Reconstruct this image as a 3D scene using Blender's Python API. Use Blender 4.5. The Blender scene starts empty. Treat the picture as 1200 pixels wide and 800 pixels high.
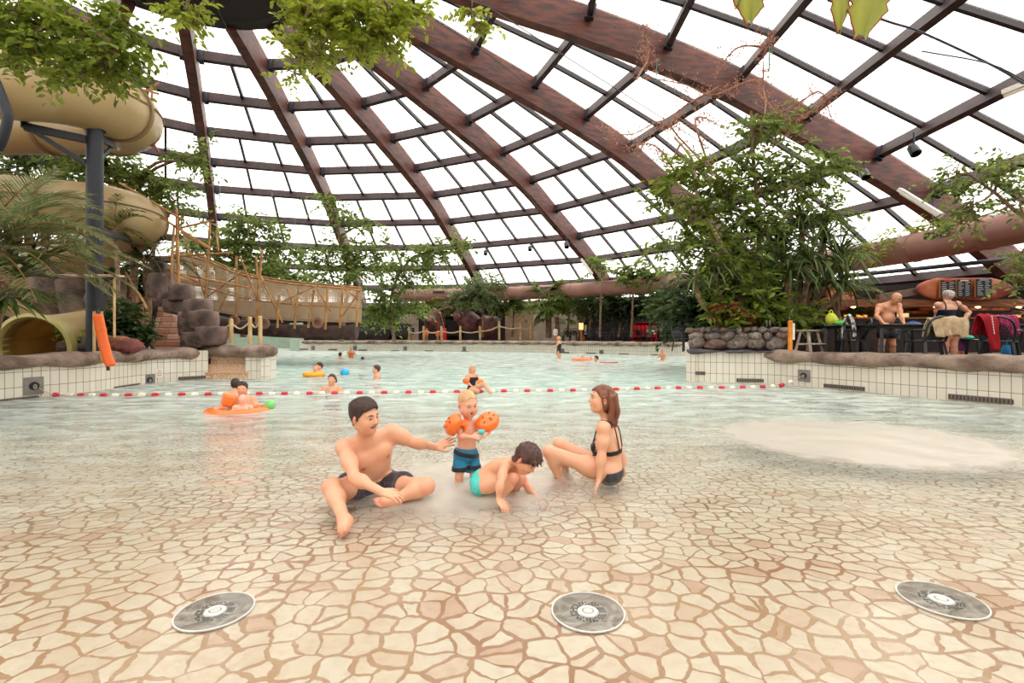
import bpy, bmesh, math, random
import numpy as np
from mathutils import Vector, Matrix, Euler, noise as mnoise
random.seed(7); RNG = np.random.default_rng(7)
SC = bpy.context.scene; COL = SC.collection
F = 580.0; HY = 392.0; CH = 1.15            # focal length in px, horizon row, eye height over the water
PI = math.pi
def at(x, y, Y):                             # the place at depth Y seen through a point of the frame
    return Vector(((x - 600) / F * Y, Y, CH + (HY - y) / F * Y))
# ---------------------------------------------------------------- materials
M = {}
def nt(name):
    m = bpy.data.materials.new(name); m.use_nodes = True
    n = m.node_tree.nodes; n.clear()
    return m, n, m.node_tree.links
def srgb(c):
    return tuple((v / 255 / 12.92) if v / 255 <= .04045 else ((v / 255 + .055) / 1.055) ** 2.4 for v in c) + (1,)
def mat(name, c, rough=.6, c2=None, scale=6, metal=0, bump=0, bscale=None, transl=0, emit=0, coat=0, stretch=None, spec=.5, alpha=1, detail=4):
    if name in M: return M[name]
    m, n, l = nt(name)
    out = n.new('ShaderNodeOutputMaterial'); p = n.new('ShaderNodeBsdfPrincipled')
    p.inputs['Roughness'].default_value = rough; p.inputs['Metallic'].default_value = metal
    p.inputs['Specular IOR Level'].default_value = spec
    p.inputs['Coat Weight'].default_value = coat; p.inputs['Alpha'].default_value = alpha
    p.inputs['Base Color'].default_value = srgb(c)
    if emit:
        p.inputs['Emission Color'].default_value = srgb(c); p.inputs['Emission Strength'].default_value = emit
    tc = n.new('ShaderNodeTexCoord'); mp = n.new('ShaderNodeMapping'); l.new(tc.outputs['Object'], mp.inputs[0])
    if stretch: mp.inputs['Scale'].default_value = stretch
    if c2 is not None:
        t = n.new('ShaderNodeTexNoise'); t.inputs['Scale'].default_value = scale; t.inputs['Detail'].default_value = detail
        r = n.new('ShaderNodeValToRGB'); r.color_ramp.elements[0].position = .35; r.color_ramp.elements[1].position = .65
        r.color_ramp.elements[0].color = srgb(c); r.color_ramp.elements[1].color = srgb(c2)
        l.new(mp.outputs[0], t.inputs['Vector']); l.new(t.outputs[0], r.inputs[0]); l.new(r.outputs[0], p.inputs['Base Color'])
    if bump:
        t2 = n.new('ShaderNodeTexNoise'); t2.inputs['Scale'].default_value = bscale or scale * 3; t2.inputs['Detail'].default_value = 6
        b = n.new('ShaderNodeBump'); b.inputs['Strength'].default_value = bump; b.inputs['Distance'].default_value = .05
        l.new(mp.outputs[0], t2.inputs['Vector']); l.new(t2.outputs[0], b.inputs['Height']); l.new(b.outputs[0], p.inputs['Normal'])
    last = p.outputs[0]
    if transl:
        tr = n.new('ShaderNodeBsdfTranslucent'); mx = n.new('ShaderNodeMixShader'); mx.inputs[0].default_value = transl
        if c2 is not None: l.new(r.outputs[0], tr.inputs[0])
        else: tr.inputs[0].default_value = srgb(c)
        l.new(p.outputs[0], mx.inputs[1]); l.new(tr.outputs[0], mx.inputs[2]); last = mx.outputs[0]
    l.new(last, out.inputs[0]); M[name] = m
    return m
def leafmat(name, c, c2, transl=.5, rough=.45):
    if name in M: return M[name]
    m, n, l = nt(name)
    out = n.new('ShaderNodeOutputMaterial'); p = n.new('ShaderNodeBsdfPrincipled'); p.inputs['Roughness'].default_value = rough
    at_ = n.new('ShaderNodeAttribute'); at_.attribute_name = 'tint'
    r = n.new('ShaderNodeValToRGB'); r.color_ramp.elements[0].color = srgb(c); r.color_ramp.elements[1].color = srgb(c2)
    tr = n.new('ShaderNodeBsdfTranslucent'); mx = n.new('ShaderNodeMixShader'); mx.inputs[0].default_value = transl
    l.new(at_.outputs['Fac'], r.inputs[0]); l.new(r.outputs[0], p.inputs['Base Color']); l.new(r.outputs[0], tr.inputs[0])
    l.new(p.outputs[0], mx.inputs[1]); l.new(tr.outputs[0], mx.inputs[2]); l.new(mx.outputs[0], out.inputs[0])
    M[name] = m; return m
def skinmat(name='skin'):
    if name in M: return M[name]
    m, n, l = nt(name)
    out = n.new('ShaderNodeOutputMaterial'); p = n.new('ShaderNodeBsdfPrincipled'); p.inputs['Roughness'].default_value = .42
    a = n.new('ShaderNodeAttribute'); a.attribute_name = 'Col'
    t = n.new('ShaderNodeTexNoise'); t.inputs['Scale'].default_value = 14; t.inputs['Detail'].default_value = 3
    mx = n.new('ShaderNodeMix'); mx.data_type = 'RGBA'; mx.blend_type = 'MULTIPLY'; mx.inputs[0].default_value = .35
    r = n.new('ShaderNodeValToRGB'); r.color_ramp.elements[0].color = (1, .84, .8, 1); r.color_ramp.elements[1].color = (1, 1, 1, 1)
    tc = n.new('ShaderNodeTexCoord'); l.new(tc.outputs['Object'], t.inputs['Vector'])
    l.new(t.outputs[0], r.inputs[0]); l.new(a.outputs['Color'], mx.inputs[6]); l.new(r.outputs[0], mx.inputs[7])
    l.new(mx.outputs[2], p.inputs['Base Color'])
    p.inputs['Subsurface Weight'].default_value = .12; p.inputs['Subsurface Radius'].default_value = (.02, .008, .004); p.inputs['Subsurface Scale'].default_value = .5
    l.new(p.outputs[0], out.inputs[0]); M[name] = m; return m
# ---------------------------------------------------------------- objects
def setp(o, label=None, cat=None, group=None, kind=None):
    if label: o['label'] = label
    if cat: o['category'] = cat
    if group: o['group'] = group
    if kind: o['kind'] = kind
    return o
def empty(name, loc=(0, 0, 0), rz=0, label=None, cat=None, group=None, kind=None):
    o = bpy.data.objects.new(name, None); COL.objects.link(o); o.location = loc; o.rotation_euler = (0, 0, rz)
    o.empty_display_size = .1
    return setp(o, label, cat, group, kind)
def link(name, me, m=None, parent=None, loc=None):
    o = bpy.data.objects.new(name, me); COL.objects.link(o)
    if m is not None:
        for q in (m if isinstance(m, (list, tuple)) else [m]): me.materials.append(q)
    if parent is not None: o.parent = parent
    if loc is not None: o.location = loc
    return o
def npmesh(name, V, Fq, m=None, parent=None, smooth=True, tint=None, col=None, uv=None):
    """V (n,3); Fq (m,k) array of equal-size faces, or a list of lists."""
    me = bpy.data.meshes.new(name); V = np.asarray(V, dtype=np.float32)
    if isinstance(Fq, list): me.from_pydata([tuple(map(float, v)) for v in V], [], [list(map(int, f)) for f in Fq])
    else:
        Fq = np.asarray(Fq, dtype=np.int32); k = Fq.shape[1]
        me.vertices.add(len(V)); me.vertices.foreach_set('co', V.ravel())
        me.loops.add(Fq.size); me.loops.foreach_set('vertex_index', Fq.ravel())
        me.polygons.add(len(Fq)); me.polygons.foreach_set('loop_start', np.arange(0, Fq.size, k, dtype=np.int32))
        try: me.polygons.foreach_set('loop_total', np.full(len(Fq), k, dtype=np.int32))
        except Exception: pass
        me.update(calc_edges=True); me.validate()
    if smooth: me.polygons.foreach_set('use_smooth', np.ones(len(me.polygons), dtype=bool))
    if tint is not None:
        a = me.attributes.new('tint', 'FLOAT', 'POINT'); a.data.foreach_set('value', np.asarray(tint, dtype=np.float32))
    if col is not None:
        a = me.attributes.new('Col', 'FLOAT_COLOR', 'POINT'); a.data.foreach_set('color', np.asarray(col, dtype=np.float32).ravel())
    if uv is not None:
        u = me.uv_layers.new(name='UVMap'); li = np.zeros(len(me.loops), dtype=np.int32); me.loops.foreach_get('vertex_index', li)
        u.data.foreach_set('uv', np.asarray(uv, dtype=np.float32)[li].ravel())
    me.update()
    return link(name, me, m, parent)
class MB:                                    # collects shapes of ONE part
    def __init__(s): s.v = []; s.f = []
    def add(s, V, Fs):
        o = len(s.v); s.v += [tuple(map(float, v)) for v in V]; s.f += [[i + o for i in f] for f in Fs]; return s
    def box(s, c, d, R=None, bev=0):
        x, y, z = d[0] / 2, d[1] / 2, d[2] / 2
        if bev:
            b = min(bev, x * .9, y * .9, z * .9); V = []
            for sx in (-1, 1):
                for sy in (-1, 1):
                    for sz in (-1, 1):
                        V += [(sx * x, sy * (y - b), sz * (z - b)), (sx * (x - b), sy * y, sz * (z - b)), (sx * (x - b), sy * (y - b), sz * z)]
            bm = bmesh.new(); vs = [bm.verts.new(v) for v in V]; r = bmesh.ops.convex_hull(bm, input=vs)
            bm.verts.index_update(); V = [v.co.copy() for v in bm.verts]; Fs = [[v.index for v in f.verts] for f in bm.faces]; bm.free()
        else:
            V = [(sx * x, sy * y, sz * z) for sx in (-1, 1) for sy in (-1, 1) for sz in (-1, 1)]
            Fs = [[0, 1, 3, 2], [4, 6, 7, 5], [0, 4, 5, 1], [2, 3, 7, 6], [0, 2, 6, 4], [1, 5, 7, 3]]
        c = Vector(c)
        if R is None: R = Matrix.Identity(3)
        elif not isinstance(R, Matrix): R = Euler(R).to_matrix()
        return s.add([R @ Vector(v) + c for v in V], Fs)
    def beam(s, a, b, w, h, up=(0, 0, 1)):   # a box from a to b
        a = Vector(a); b = Vector(b); d = b - a; L = d.length
        if L < 1e-6: return s
        t = d / L; u = Vector(up); sd = t.cross(u)
        if sd.length < 1e-4: sd = t.cross(Vector((0, 1, 0)))
        sd.normalize(); u = sd.cross(t)
        V = [a + sd * (sx * w / 2) + u * (sz * h / 2) + t * (L * e) for e in (0, 1) for sx in (-1, 1) for sz in (-1, 1)]
        return s.add(V, [[0, 1, 3, 2], [4, 6, 7, 5], [0, 4, 5, 1], [2, 3, 7, 6], [0, 2, 6, 4], [1, 5, 7, 3]])
    def tube(s, pts, r, n=8, caps=True, closed=False):
        pts = [Vector(p) for p in pts]; k = len(pts)
        if not hasattr(r, '__len__'): r = [r] * k
        V = []; prev = None
        for i, p in enumerate(pts):
            if closed: t = pts[(i + 1) % k] - pts[i - 1]
            else: t = pts[min(i + 1, k - 1)] - pts[max(i - 1, 0)]
            t = t.normalized() if t.length > 1e-9 else Vector((0, 0, 1))
            if prev is None: prev = t.orthogonal().normalized()
            prev = (prev - t * prev.dot(t)); prev = prev.normalized() if prev.length > 1e-6 else t.orthogonal().normalized()
            b = t.cross(prev)
            for j in range(n):
                a = 2 * PI * j / n; V.append(p + (prev * math.cos(a) + b * math.sin(a)) * r[i])
        Fs = []
        for i in range(k if closed else k - 1):
            i2 = (i + 1) % k
            for j in range(n): Fs.append([i * n + j, i * n + (j + 1) % n, i2 * n + (j + 1) % n, i2 * n + j])
        if caps and not closed: Fs.append(list(range(n))[::-1]); Fs.append([(k - 1) * n + j for j in range(n)])
        return s.add(V, Fs)
    def lathe(s, prof, c=(0, 0, 0), n=24, R=None, caps=True):   # prof: (r, z)
        c = Vector(c); V = []
        for r, z in prof:
            for j in range(n):
                a = 2 * PI * j / n; v = Vector((r * math.cos(a), r * math.sin(a), z))
                V.append((R @ v if R is not None else v) + c)
        Fs = [[i * n + j, i * n + (j + 1) % n, (i + 1) * n + (j + 1) % n, (i + 1) * n + j] for i in range(len(prof) - 1) for j in range(n)]
        if caps and prof[0][0] > 1e-4: Fs.append(list(range(n))[::-1])
        if caps and prof[-1][0] > 1e-4: Fs.append([(len(prof) - 1) * n + j for j in range(n)])
        return s.add(V, Fs)
    def ball(s, c, r, n=12, m=8, R=None, nz=0, seed=0):
        if not hasattr(r, '__len__'): r = (r, r, r)
        c = Vector(c); V = []
        for i in range(m + 1):
            th = PI * i / m
            for j in range(n):
                a = 2 * PI * j / n; v = Vector((r[0] * math.sin(th) * math.cos(a), r[1] * math.sin(th) * math.sin(a), r[2] * math.cos(th)))
                if nz: v *= 1 + nz * mnoise.noise(v * (1.3 / max(r)) + Vector((seed * 3.7, seed * 1.3, 0))) + nz * .5 * mnoise.noise(v * (3 / max(r)) + Vector((seed, 0, 5)))
                V.append((R @ v if R is not None else v) + c)
        Fs = [[i * n + j, (i + 1) * n + j, (i + 1) * n + (j + 1) % n, i * n + (j + 1) % n] for i in range(m) for j in range(n)]
        return s.add(V, Fs)
    def build(s, name, m=None, parent=None, smooth=False, weld=False):
        me = bpy.data.meshes.new(name); me.from_pydata(s.v, [], s.f)
        if smooth:
            me.polygons.foreach_set('use_smooth', np.ones(len(me.polygons), dtype=bool))
            try: me.set_sharp_from_angle(angle=math.radians(40))
            except Exception: pass
        me.update(); return link(name, me, m, parent)
def copy_tree(o, parent=None):
    c = o.copy(); COL.objects.link(c)
    if parent is not None: c.parent = parent
    for ch in list(o.children): copy_tree(ch, c)
    return c
def spline(pts, n):                          # Catmull-Rom through points
    P = [Vector(p) for p in pts]; P = [P[0] * 2 - P[1]] + P + [P[-1] * 2 - P[-2]]; out = []
    for i in range(1, len(P) - 2):
        for k in range(n):
            t = k / n; a, b, c, d = P[i - 1:i + 3]
            out.append(.5 * ((2 * b) + (c - a) * t + (2 * a - 5 * b + 4 * c - d) * t * t + (3 * b - a - 3 * c + d) * t ** 3))
    out.append(P[-2]); return out
# ---------------------------------------------------------------- camera, sky, view
cam = bpy.data.cameras.new('camera'); co = bpy.data.objects.new('camera', cam); COL.objects.link(co)
co.location = (0, 0, CH); co.rotation_euler = (PI / 2, 0, 0); cam.sensor_width = 36; cam.lens = F / 1200 * 36
cam.shift_y = (HY - 400) / 1200; cam.clip_start = .02; cam.clip_end = 500
SC.camera = co
w = bpy.data.worlds.new('overcast_sky'); SC.world = w; w.use_nodes = True
bg = w.node_tree.nodes['Background']; bg.inputs[0].default_value = (1, .974, .93, 1); bg.inputs[1].default_value = 2.3
SC.view_settings.view_transform = 'Standard'; SC.view_settings.look = 'None'; SC.view_settings.gamma = 1
SC.view_settings.use_curve_mapping = False; SC.view_settings.exposure = 0.5
SC.cycles.use_denoising = True; SC.cycles.max_bounces = 10; SC.cycles.transparent_max_bounces = 24
SC.cycles.diffuse_bounces = 4; SC.cycles.glossy_bounces = 3; SC.cycles.caustics_reflective = False; SC.cycles.caustics_refractive = False
SC.cycles.sample_clamp_indirect = 6
# ---------------------------------------------------------------- materials of the place
WOOD = mat('glulam', (112, 56, 42), .6, (58, 31, 27), 1.6, bump=.25, bscale=9, stretch=(1, 1, 5), detail=8)
PURL = mat('purlin_wood', (66, 34, 34), .6, (36, 22, 25), 3, bump=.1)
STEEL_D = mat('dark_steel', (52, 54, 64), .45, metal=.3)
MULL = mat('mullion', (44, 30, 36), .5)
CORE = mat('crown_dark', (34, 25, 28), .7)
COPE = mat('artificial_rock', (172, 150, 134), .8, (112, 90, 78), 2.6, bump=.9, bscale=14, detail=8)
ROCK = mat('dark_rock', (138, 112, 100), .75, (64, 50, 46), 1.7, bump=.8, bscale=7, detail=8)
STONE = mat('grey_stone', (142, 128, 118), .7, (92, 82, 80), 2.5, bump=.4, bscale=8)
BAMBOO = mat('bamboo', (196, 148, 84), .5, (150, 100, 56), 5)
BAMBOO_L = mat('pale_post', (216, 186, 134), .55, (186, 150, 98), 4)
DECKM = mat('deck', (120, 104, 92), .7, (92, 78, 70), 3)
DARKW = mat('dark_wall', (48, 36, 36), .8, (28, 22, 24), 1.5, bump=.2)
TUBE_IN = mat('slide_inner', (206, 172, 106), .3, (180, 146, 84), 1, transl=.5)
SLIDE = mat('slide_shell', (202, 176, 130), .38, (186, 158, 108), .7, coat=.2, transl=.25)
SEAM = mat('slide_seam', (128, 102, 70), .6)
BLUECOL = mat('blue_grey_steel', (17, 22, 32), .5, (14, 18, 26), 3)
DUCT = mat('duct_brown', (164, 118, 104), .5, (148, 104, 92), 1.2)
BLACKP = mat('black_plastic', (26, 26, 30), .4)
GREENP = mat('dark_green_plastic', (38, 44, 46), .35)
ORANGE = mat('orange_foam', (250, 112, 40), .45)
ORINF = mat('orange_vinyl', (250, 122, 40), .25, coat=.5)
REDP = mat('red_plastic', (200, 30, 40), .35)
REDM = mat('red_fabric', (196, 16, 40), .85, (150, 10, 30), 6, bump=.3)
WHITEP = mat('white_plastic', (238, 232, 224), .35)
ROPE = mat('rope', (214, 196, 164), .8, (186, 164, 128), 20)
STL = mat('brushed_steel', (196, 190, 184), .35, (150, 142, 136), 10, metal=.8)
GRILLE = mat('grille_metal', (128, 116, 108), .5, metal=.2)
BARK = mat('bark', (150, 122, 92), .8, (104, 82, 62), 8, bump=.4)
TOWEL_T = mat('tan_towel', (214, 190, 156), .95, (186, 160, 126), 8, bump=.4)
def tilemat():
    m, n, l = nt('white_wall_tile'); out = n.new('ShaderNodeOutputMaterial'); p = n.new('ShaderNodeBsdfPrincipled')
    uv = n.new('ShaderNodeUVMap'); b = n.new('ShaderNodeTexBrick'); b.offset = 0; b.squash = 1
    b.inputs['Scale'].default_value = 1; b.inputs['Brick Width'].default_value = .14; b.inputs['Row Height'].default_value = .27
    b.inputs['Mortar Size'].default_value = .005; b.inputs['Mortar Smooth'].default_value = .1; b.inputs['Bias'].default_value = 0
    b.inputs['Color1'].default_value = srgb((236, 230, 216)); b.inputs['Color2'].default_value = srgb((228, 220, 205)); b.inputs['Mortar'].default_value = srgb((132, 112, 98))
    l.new(uv.outputs[0], b.inputs[0]); l.new(b.outputs[0], p.inputs['Base Color']); p.inputs['Roughness'].default_value = .2
    l.new(p.outputs[0], out.inputs[0]); return m
TILE = tilemat()
def floormat():
    m, n, l = nt('crazy_paving'); out = n.new('ShaderNodeOutputMaterial'); p = n.new('ShaderNodeBsdfPrincipled')
    tc = n.new('ShaderNodeTexCoord')
    no = n.new('ShaderNodeTexNoise'); no.inputs['Scale'].default_value = 9; no.inputs['Detail'].default_value = 3
    l.new(tc.outputs['Object'], no.inputs['Vector'])
    mixv = n.new('ShaderNodeVectorMath'); mixv.operation = 'MULTIPLY_ADD'; mixv.inputs[1].default_value = (.075, .075, 0)
    l.new(no.outputs['Color'], mixv.inputs[0]); l.new(tc.outputs['Object'], mixv.inputs[2])
    S = 9.2
    v = n.new('ShaderNodeTexVoronoi'); v.voronoi_dimensions = '2D'; v.feature = 'DISTANCE_TO_EDGE'; v.inputs['Scale'].default_value = S; v.inputs['Randomness'].default_value = .92
    v2 = n.new('ShaderNodeTexVoronoi'); v2.voronoi_dimensions = '2D'; v2.feature = 'F1'; v2.inputs['Scale'].default_value = S; v2.inputs['Randomness'].default_value = .92
    l.new(mixv.outputs[0], v.inputs['Vector']); l.new(mixv.outputs[0], v2.inputs['Vector'])
    # joint width wanders
    n2 = n.new('ShaderNodeTexNoise'); n2.inputs['Scale'].default_value = 5; l.new(tc.outputs['Object'], n2.inputs['Vector'])
    wd = n.new('ShaderNodeMapRange'); wd.inputs['From Min'].default_value = .3; wd.inputs['From Max'].default_value = .7; wd.inputs['To Min'].default_value = .03; wd.inputs['To Max'].default_value = .13
    l.new(n2.outputs[0], wd.inputs['Value'])
    lt = n.new('ShaderNodeMath'); lt.operation = 'SUBTRACT'; l.new(v.outputs['Distance'], lt.inputs[0]); l.new(wd.outputs[0], lt.inputs[1])
    st = n.new('ShaderNodeMapRange'); st.inputs['From Min'].default_value = -.012; st.inputs['From Max'].default_value = .012; l.new(lt.outputs[0], st.inputs['Value'])
    # stone colours
    sep = n.new('ShaderNodeSeparateColor'); l.new(v2.outputs['Color'], sep.inputs[0])
    rs = n.new('ShaderNodeValToRGB'); e = rs.color_ramp.elements; e[0].color = srgb((226, 184, 154)); e[1].color = srgb((250, 234, 212))
    for pos, c in ((.1, (238, 206, 178)), (.25, (246, 224, 198)), (.6, (250, 232, 208)), (.85, (244, 218, 192))):
        q = rs.color_ramp.elements.new(pos); q.color = srgb(c)
    l.new(sep.outputs[0], rs.inputs[0])
    n3 = n.new('ShaderNodeTexNoise'); n3.inputs['Scale'].default_value = 26; n3.inputs['Detail'].default_value = 8; l.new(tc.outputs['Object'], n3.inputs['Vector'])
    mm = n.new('ShaderNodeMix'); mm.data_type = 'RGBA'; mm.blend_type = 'MULTIPLY'; mm.inputs[0].default_value = .5
    r3 = n.new('ShaderNodeValToRGB'); r3.color_ramp.elements[0].position = .32; r3.color_ramp.elements[1].position = .55; r3.color_ramp.elements[0].color = (.82, .72, .62, 1)
    l.new(n3.outputs[0], r3.inputs[0]); l.new(rs.outputs[0], mm.inputs[6]); l.new(r3.outputs[0], mm.inputs[7])
    # joints: sandy to rusty
    n4 = n.new('ShaderNodeTexNoise'); n4.inputs['Scale'].default_value = .9; n4.inputs['Detail'].default_value = 5; l.new(tc.outputs['Object'], n4.inputs['Vector'])
    rg = n.new('ShaderNodeValToRGB'); rg.color_ramp.elements[0].position = .38; rg.color_ramp.elements[1].position = .66; rg.color_ramp.elements[0].color = srgb((214, 172, 134)); rg.color_ramp.elements[1].color = srgb((176, 108, 60))
    l.new(n4.outputs[0], rg.inputs[0])
    mx = n.new('ShaderNodeMix'); mx.data_type = 'RGBA'; l.new(st.outputs[0], mx.inputs[0]); l.new(rg.outputs[0], mx.inputs[6]); l.new(mm.outputs[2], mx.inputs[7])
    # far floor of the pool: pale sea-green lining
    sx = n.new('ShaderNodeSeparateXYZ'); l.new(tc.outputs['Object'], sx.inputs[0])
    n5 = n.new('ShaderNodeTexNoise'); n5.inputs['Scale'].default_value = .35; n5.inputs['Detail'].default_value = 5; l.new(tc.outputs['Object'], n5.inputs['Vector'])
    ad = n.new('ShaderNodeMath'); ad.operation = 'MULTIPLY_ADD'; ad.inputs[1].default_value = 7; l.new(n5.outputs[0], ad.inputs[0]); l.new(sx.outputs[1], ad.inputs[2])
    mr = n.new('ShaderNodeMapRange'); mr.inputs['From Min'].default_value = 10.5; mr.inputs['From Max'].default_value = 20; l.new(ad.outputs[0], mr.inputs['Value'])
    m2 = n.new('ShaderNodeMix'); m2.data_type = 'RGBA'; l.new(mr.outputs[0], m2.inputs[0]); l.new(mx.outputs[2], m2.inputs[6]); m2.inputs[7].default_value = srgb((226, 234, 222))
    l.new(m2.outputs[2], p.inputs['Base Color'])
    rr = n.new('ShaderNodeMapRange'); rr.inputs['To Min'].default_value = .18; rr.inputs['To Max'].default_value = .5; l.new(st.outputs[0], rr.inputs['Value']); l.new(rr.outputs[0], p.inputs['Roughness'])
    bp = n.new('ShaderNodeBump'); bp.inputs['Strength'].default_value = .5; bp.inputs['Distance'].default_value = .01; l.new(st.outputs[0], bp.inputs['Height'])
    b2 = n.new('ShaderNodeBump'); b2.inputs['Strength'].default_value = .3; b2.inputs['Distance'].default_value = .004; l.new(n3.outputs[0], b2.inputs['Height']); l.new(bp.outputs[0], b2.inputs['Normal'])
    l.new(b2.outputs[0], p.inputs['Normal']); l.new(p.outputs[0], out.inputs[0]); return m
def watermat():
    m, n, l = nt('pool_water'); out = n.new('ShaderNodeOutputMaterial')
    tc = n.new('ShaderNodeTexCoord'); mp = n.new('ShaderNodeMapping'); mp.inputs['Scale'].default_value = (.7, 1.5, 1); l.new(tc.outputs['Object'], mp.inputs[0])
    a = n.new('ShaderNodeTexNoise'); a.inputs['Scale'].default_value = 2.6; a.inputs['Detail'].default_value = 6; a.inputs['Roughness'].default_value = .62; a.inputs['Distortion'].default_value = .8
    l.new(mp.outputs[0], a.inputs['Vector'])
    sx = n.new('ShaderNodeSeparateXYZ'); l.new(tc.outputs['Object'], sx.inputs[0])
    am = n.new('ShaderNodeMapRange'); am.inputs['From Min'].default_value = 2.2; am.inputs['From Max'].default_value = 8; am.inputs['To Min'].default_value = .05; am.inputs['To Max'].default_value = .9
    l.new(sx.outputs[1], am.inputs['Value'])
    b = n.new('ShaderNodeBump'); b.inputs['Distance'].default_value = .16; l.new(am.outputs[0], b.inputs['Strength']); l.new(a.outputs[0], b.inputs['Height'])
    fr = n.new('ShaderNodeFresnel'); fr.inputs[0].default_value = 1.33; l.new(b.outputs[0], fr.inputs['Normal'])
    gl = n.new('ShaderNodeBsdfGlossy'); gl.inputs['Roughness'].default_value = .06; l.new(b.outputs[0], gl.inputs['Normal'])
    tr = n.new('ShaderNodeBsdfTransparent'); tr.inputs[0].default_value = (.98, .995, .98, 1)
    mx = n.new('ShaderNodeMixShader'); l.new(fr.outputs[0], mx.inputs[0]); l.new(tr.outputs[0], mx.inputs[1]); l.new(gl.outputs[0], mx.inputs[2])
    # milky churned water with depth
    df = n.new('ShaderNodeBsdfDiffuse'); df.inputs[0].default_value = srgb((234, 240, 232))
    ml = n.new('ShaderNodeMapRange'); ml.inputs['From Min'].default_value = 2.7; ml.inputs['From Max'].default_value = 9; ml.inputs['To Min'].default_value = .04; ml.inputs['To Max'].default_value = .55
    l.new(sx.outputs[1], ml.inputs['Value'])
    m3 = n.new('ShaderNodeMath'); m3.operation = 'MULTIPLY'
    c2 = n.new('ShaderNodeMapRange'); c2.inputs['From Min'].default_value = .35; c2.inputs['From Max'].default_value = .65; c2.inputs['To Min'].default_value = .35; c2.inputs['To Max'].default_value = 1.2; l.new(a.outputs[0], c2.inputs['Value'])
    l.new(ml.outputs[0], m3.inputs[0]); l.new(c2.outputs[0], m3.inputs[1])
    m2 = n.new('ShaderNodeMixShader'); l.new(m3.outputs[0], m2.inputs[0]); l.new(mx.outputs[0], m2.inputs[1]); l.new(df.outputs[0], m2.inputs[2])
    l.new(m2.outputs[0], out.inputs[0])
    va = n.new('ShaderNodeVolumeAbsorption'); va.inputs[0].default_value = (.3, .88, .86, 1); va.inputs[1].default_value = .13
    l.new(va.outputs[0], out.inputs['Volume']); return m
# ---------------------------------------------------------------- floor and water
def fz(y):                                   # beach floor height
    pts = [(-10, -.012), (2.4, -.012), (3.2, -.07), (4.2, -.12), (9, -.42), (20, -.95), (50, -1.3)]
    for (a, za), (b, zb) in zip(pts, pts[1:]):
        if y <= b: return za + (zb - za) * (y - a) / (b - a)
    return -1.3
ys = np.concatenate([np.linspace(-7, 9, 60), np.linspace(9.5, 46, 50)]); xs = np.linspace(-30, 22, 30)
V = [(x, y, fz(y)) for y in ys for x in xs]; nx = len(xs)
Fq = np.array([[j * nx + i, j * nx + i + 1, (j + 1) * nx + i + 1, (j + 1) * nx + i] for j in range(len(ys) - 1) for i in range(nx - 1)])
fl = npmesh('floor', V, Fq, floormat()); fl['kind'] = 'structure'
POOL = [(-9.2, -6.5), (-9.0, 5), (-8.84, 8.55), (-8.5, 9.9), (-8.6, 11.7), (-7.85, 12.8), (-6.9, 12.8), (-6.3, 12.9), (-7, 14.4), (-12, 22), (-20, 33), (-25, 42), (-17.8, 42.5), (-16.4, 36.5), (-15, 35), (-7, 34.8),
        (0, 32.6), (2.7, 31), (5.1, 29.6), (9.2, 26.7), (12, 22.5), (9.5, 17), (5.6, 13.6), (4.33, 12.3), (5.1, 11.9), (6.05, 11.6), (6.45, 11.0), (6.97, 10.1), (7.6, 8.8), (8.1, 7.85), (8.8, 6), (9.3, 3), (9.5, -6.5)]
mb = MB(); k = len(POOL); WP = POOL[::-1]
mb.add([(x, y, 0) for x, y in WP] + [(x, y, -1.6) for x, y in WP], [list(range(k)), list(range(k, 2 * k))[::-1]] + [[i, i + k, (i + 1) % k + k, (i + 1) % k] for i in range(k)])
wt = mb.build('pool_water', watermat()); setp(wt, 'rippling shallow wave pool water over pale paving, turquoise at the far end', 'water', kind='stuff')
# ---------------------------------------------------------------- pool walls
def wall(name, pts, zt=.75, zb=-.9, th=.22, m=None):
    """strip of tiled wall along pts; inner face follows pts, thickness to the LEFT of the walk"""
    P = [Vector((x, y, 0)) for x, y in pts]; V = []; UV = []; u = 0
    for i, p in enumerate(P):
        t = (P[min(i + 1, len(P) - 1)] - P[max(i - 1, 0)]).normalized(); nrm = Vector((-t.y, t.x, 0)) * th
        if i: u += (p - P[i - 1]).length
        for q, z in ((p, zb), (p, zt), (p + nrm, zt), (p + nrm, zb)):
            V.append((q.x, q.y, z)); UV.append((u if q is p else u + th, z - zt))
    n = len(P); Fs = [[i * 4 + a, (i + 1) * 4 + a, (i + 1) * 4 + (a + 1) % 4, i * 4 + (a + 1) % 4] for i in range(n - 1) for a in range(3)] + [[0, 1, 2, 3], [n * 4 - 1, n * 4 - 2, n * 4 - 3, n * 4 - 4]]
    o = npmesh(name, V, Fs, m or TILE, smooth=False, uv=UV); o['kind'] = 'structure'; return o
def dense(pts, step):
    out = []
    for (a, b), (c, d) in zip(pts, pts[1:]):
        n = max(1, int(math.hypot(c - a, d - b) / step)); out += [(a + (c - a) * i / n, b + (d - b) * i / n) for i in range(n)]
    return out + [pts[-1]]
def smoothp(pts, n=6):
    return [(p.x, p.y) for p in spline([(x, y, 0) for x, y in pts], n)]
PL = smoothp(POOL[1:6], 5); PL = [POOL[0]] + PL
wall('wall_left', PL)
PR = smoothp(POOL[23:32], 5); wall('wall_right', PR + [POOL[32]])
wall('wall_right_back', POOL[19:24])
PF = smoothp(POOL[14:20], 5); wall('wall_far', PF)
wall('wall_far_left', [POOL[6], POOL[7]], th=.5)
wall('wall_left_back', POOL[7:11], zt=.6)
wall('wall_under_bridge', [(-25, 42), (-17.8, 42.5), (-16.4, 36.5), (-15, 35)], zt=2.0, m=mat('pale_green_tile', (176, 190, 172), .3, (160, 176, 160), 3))
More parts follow.
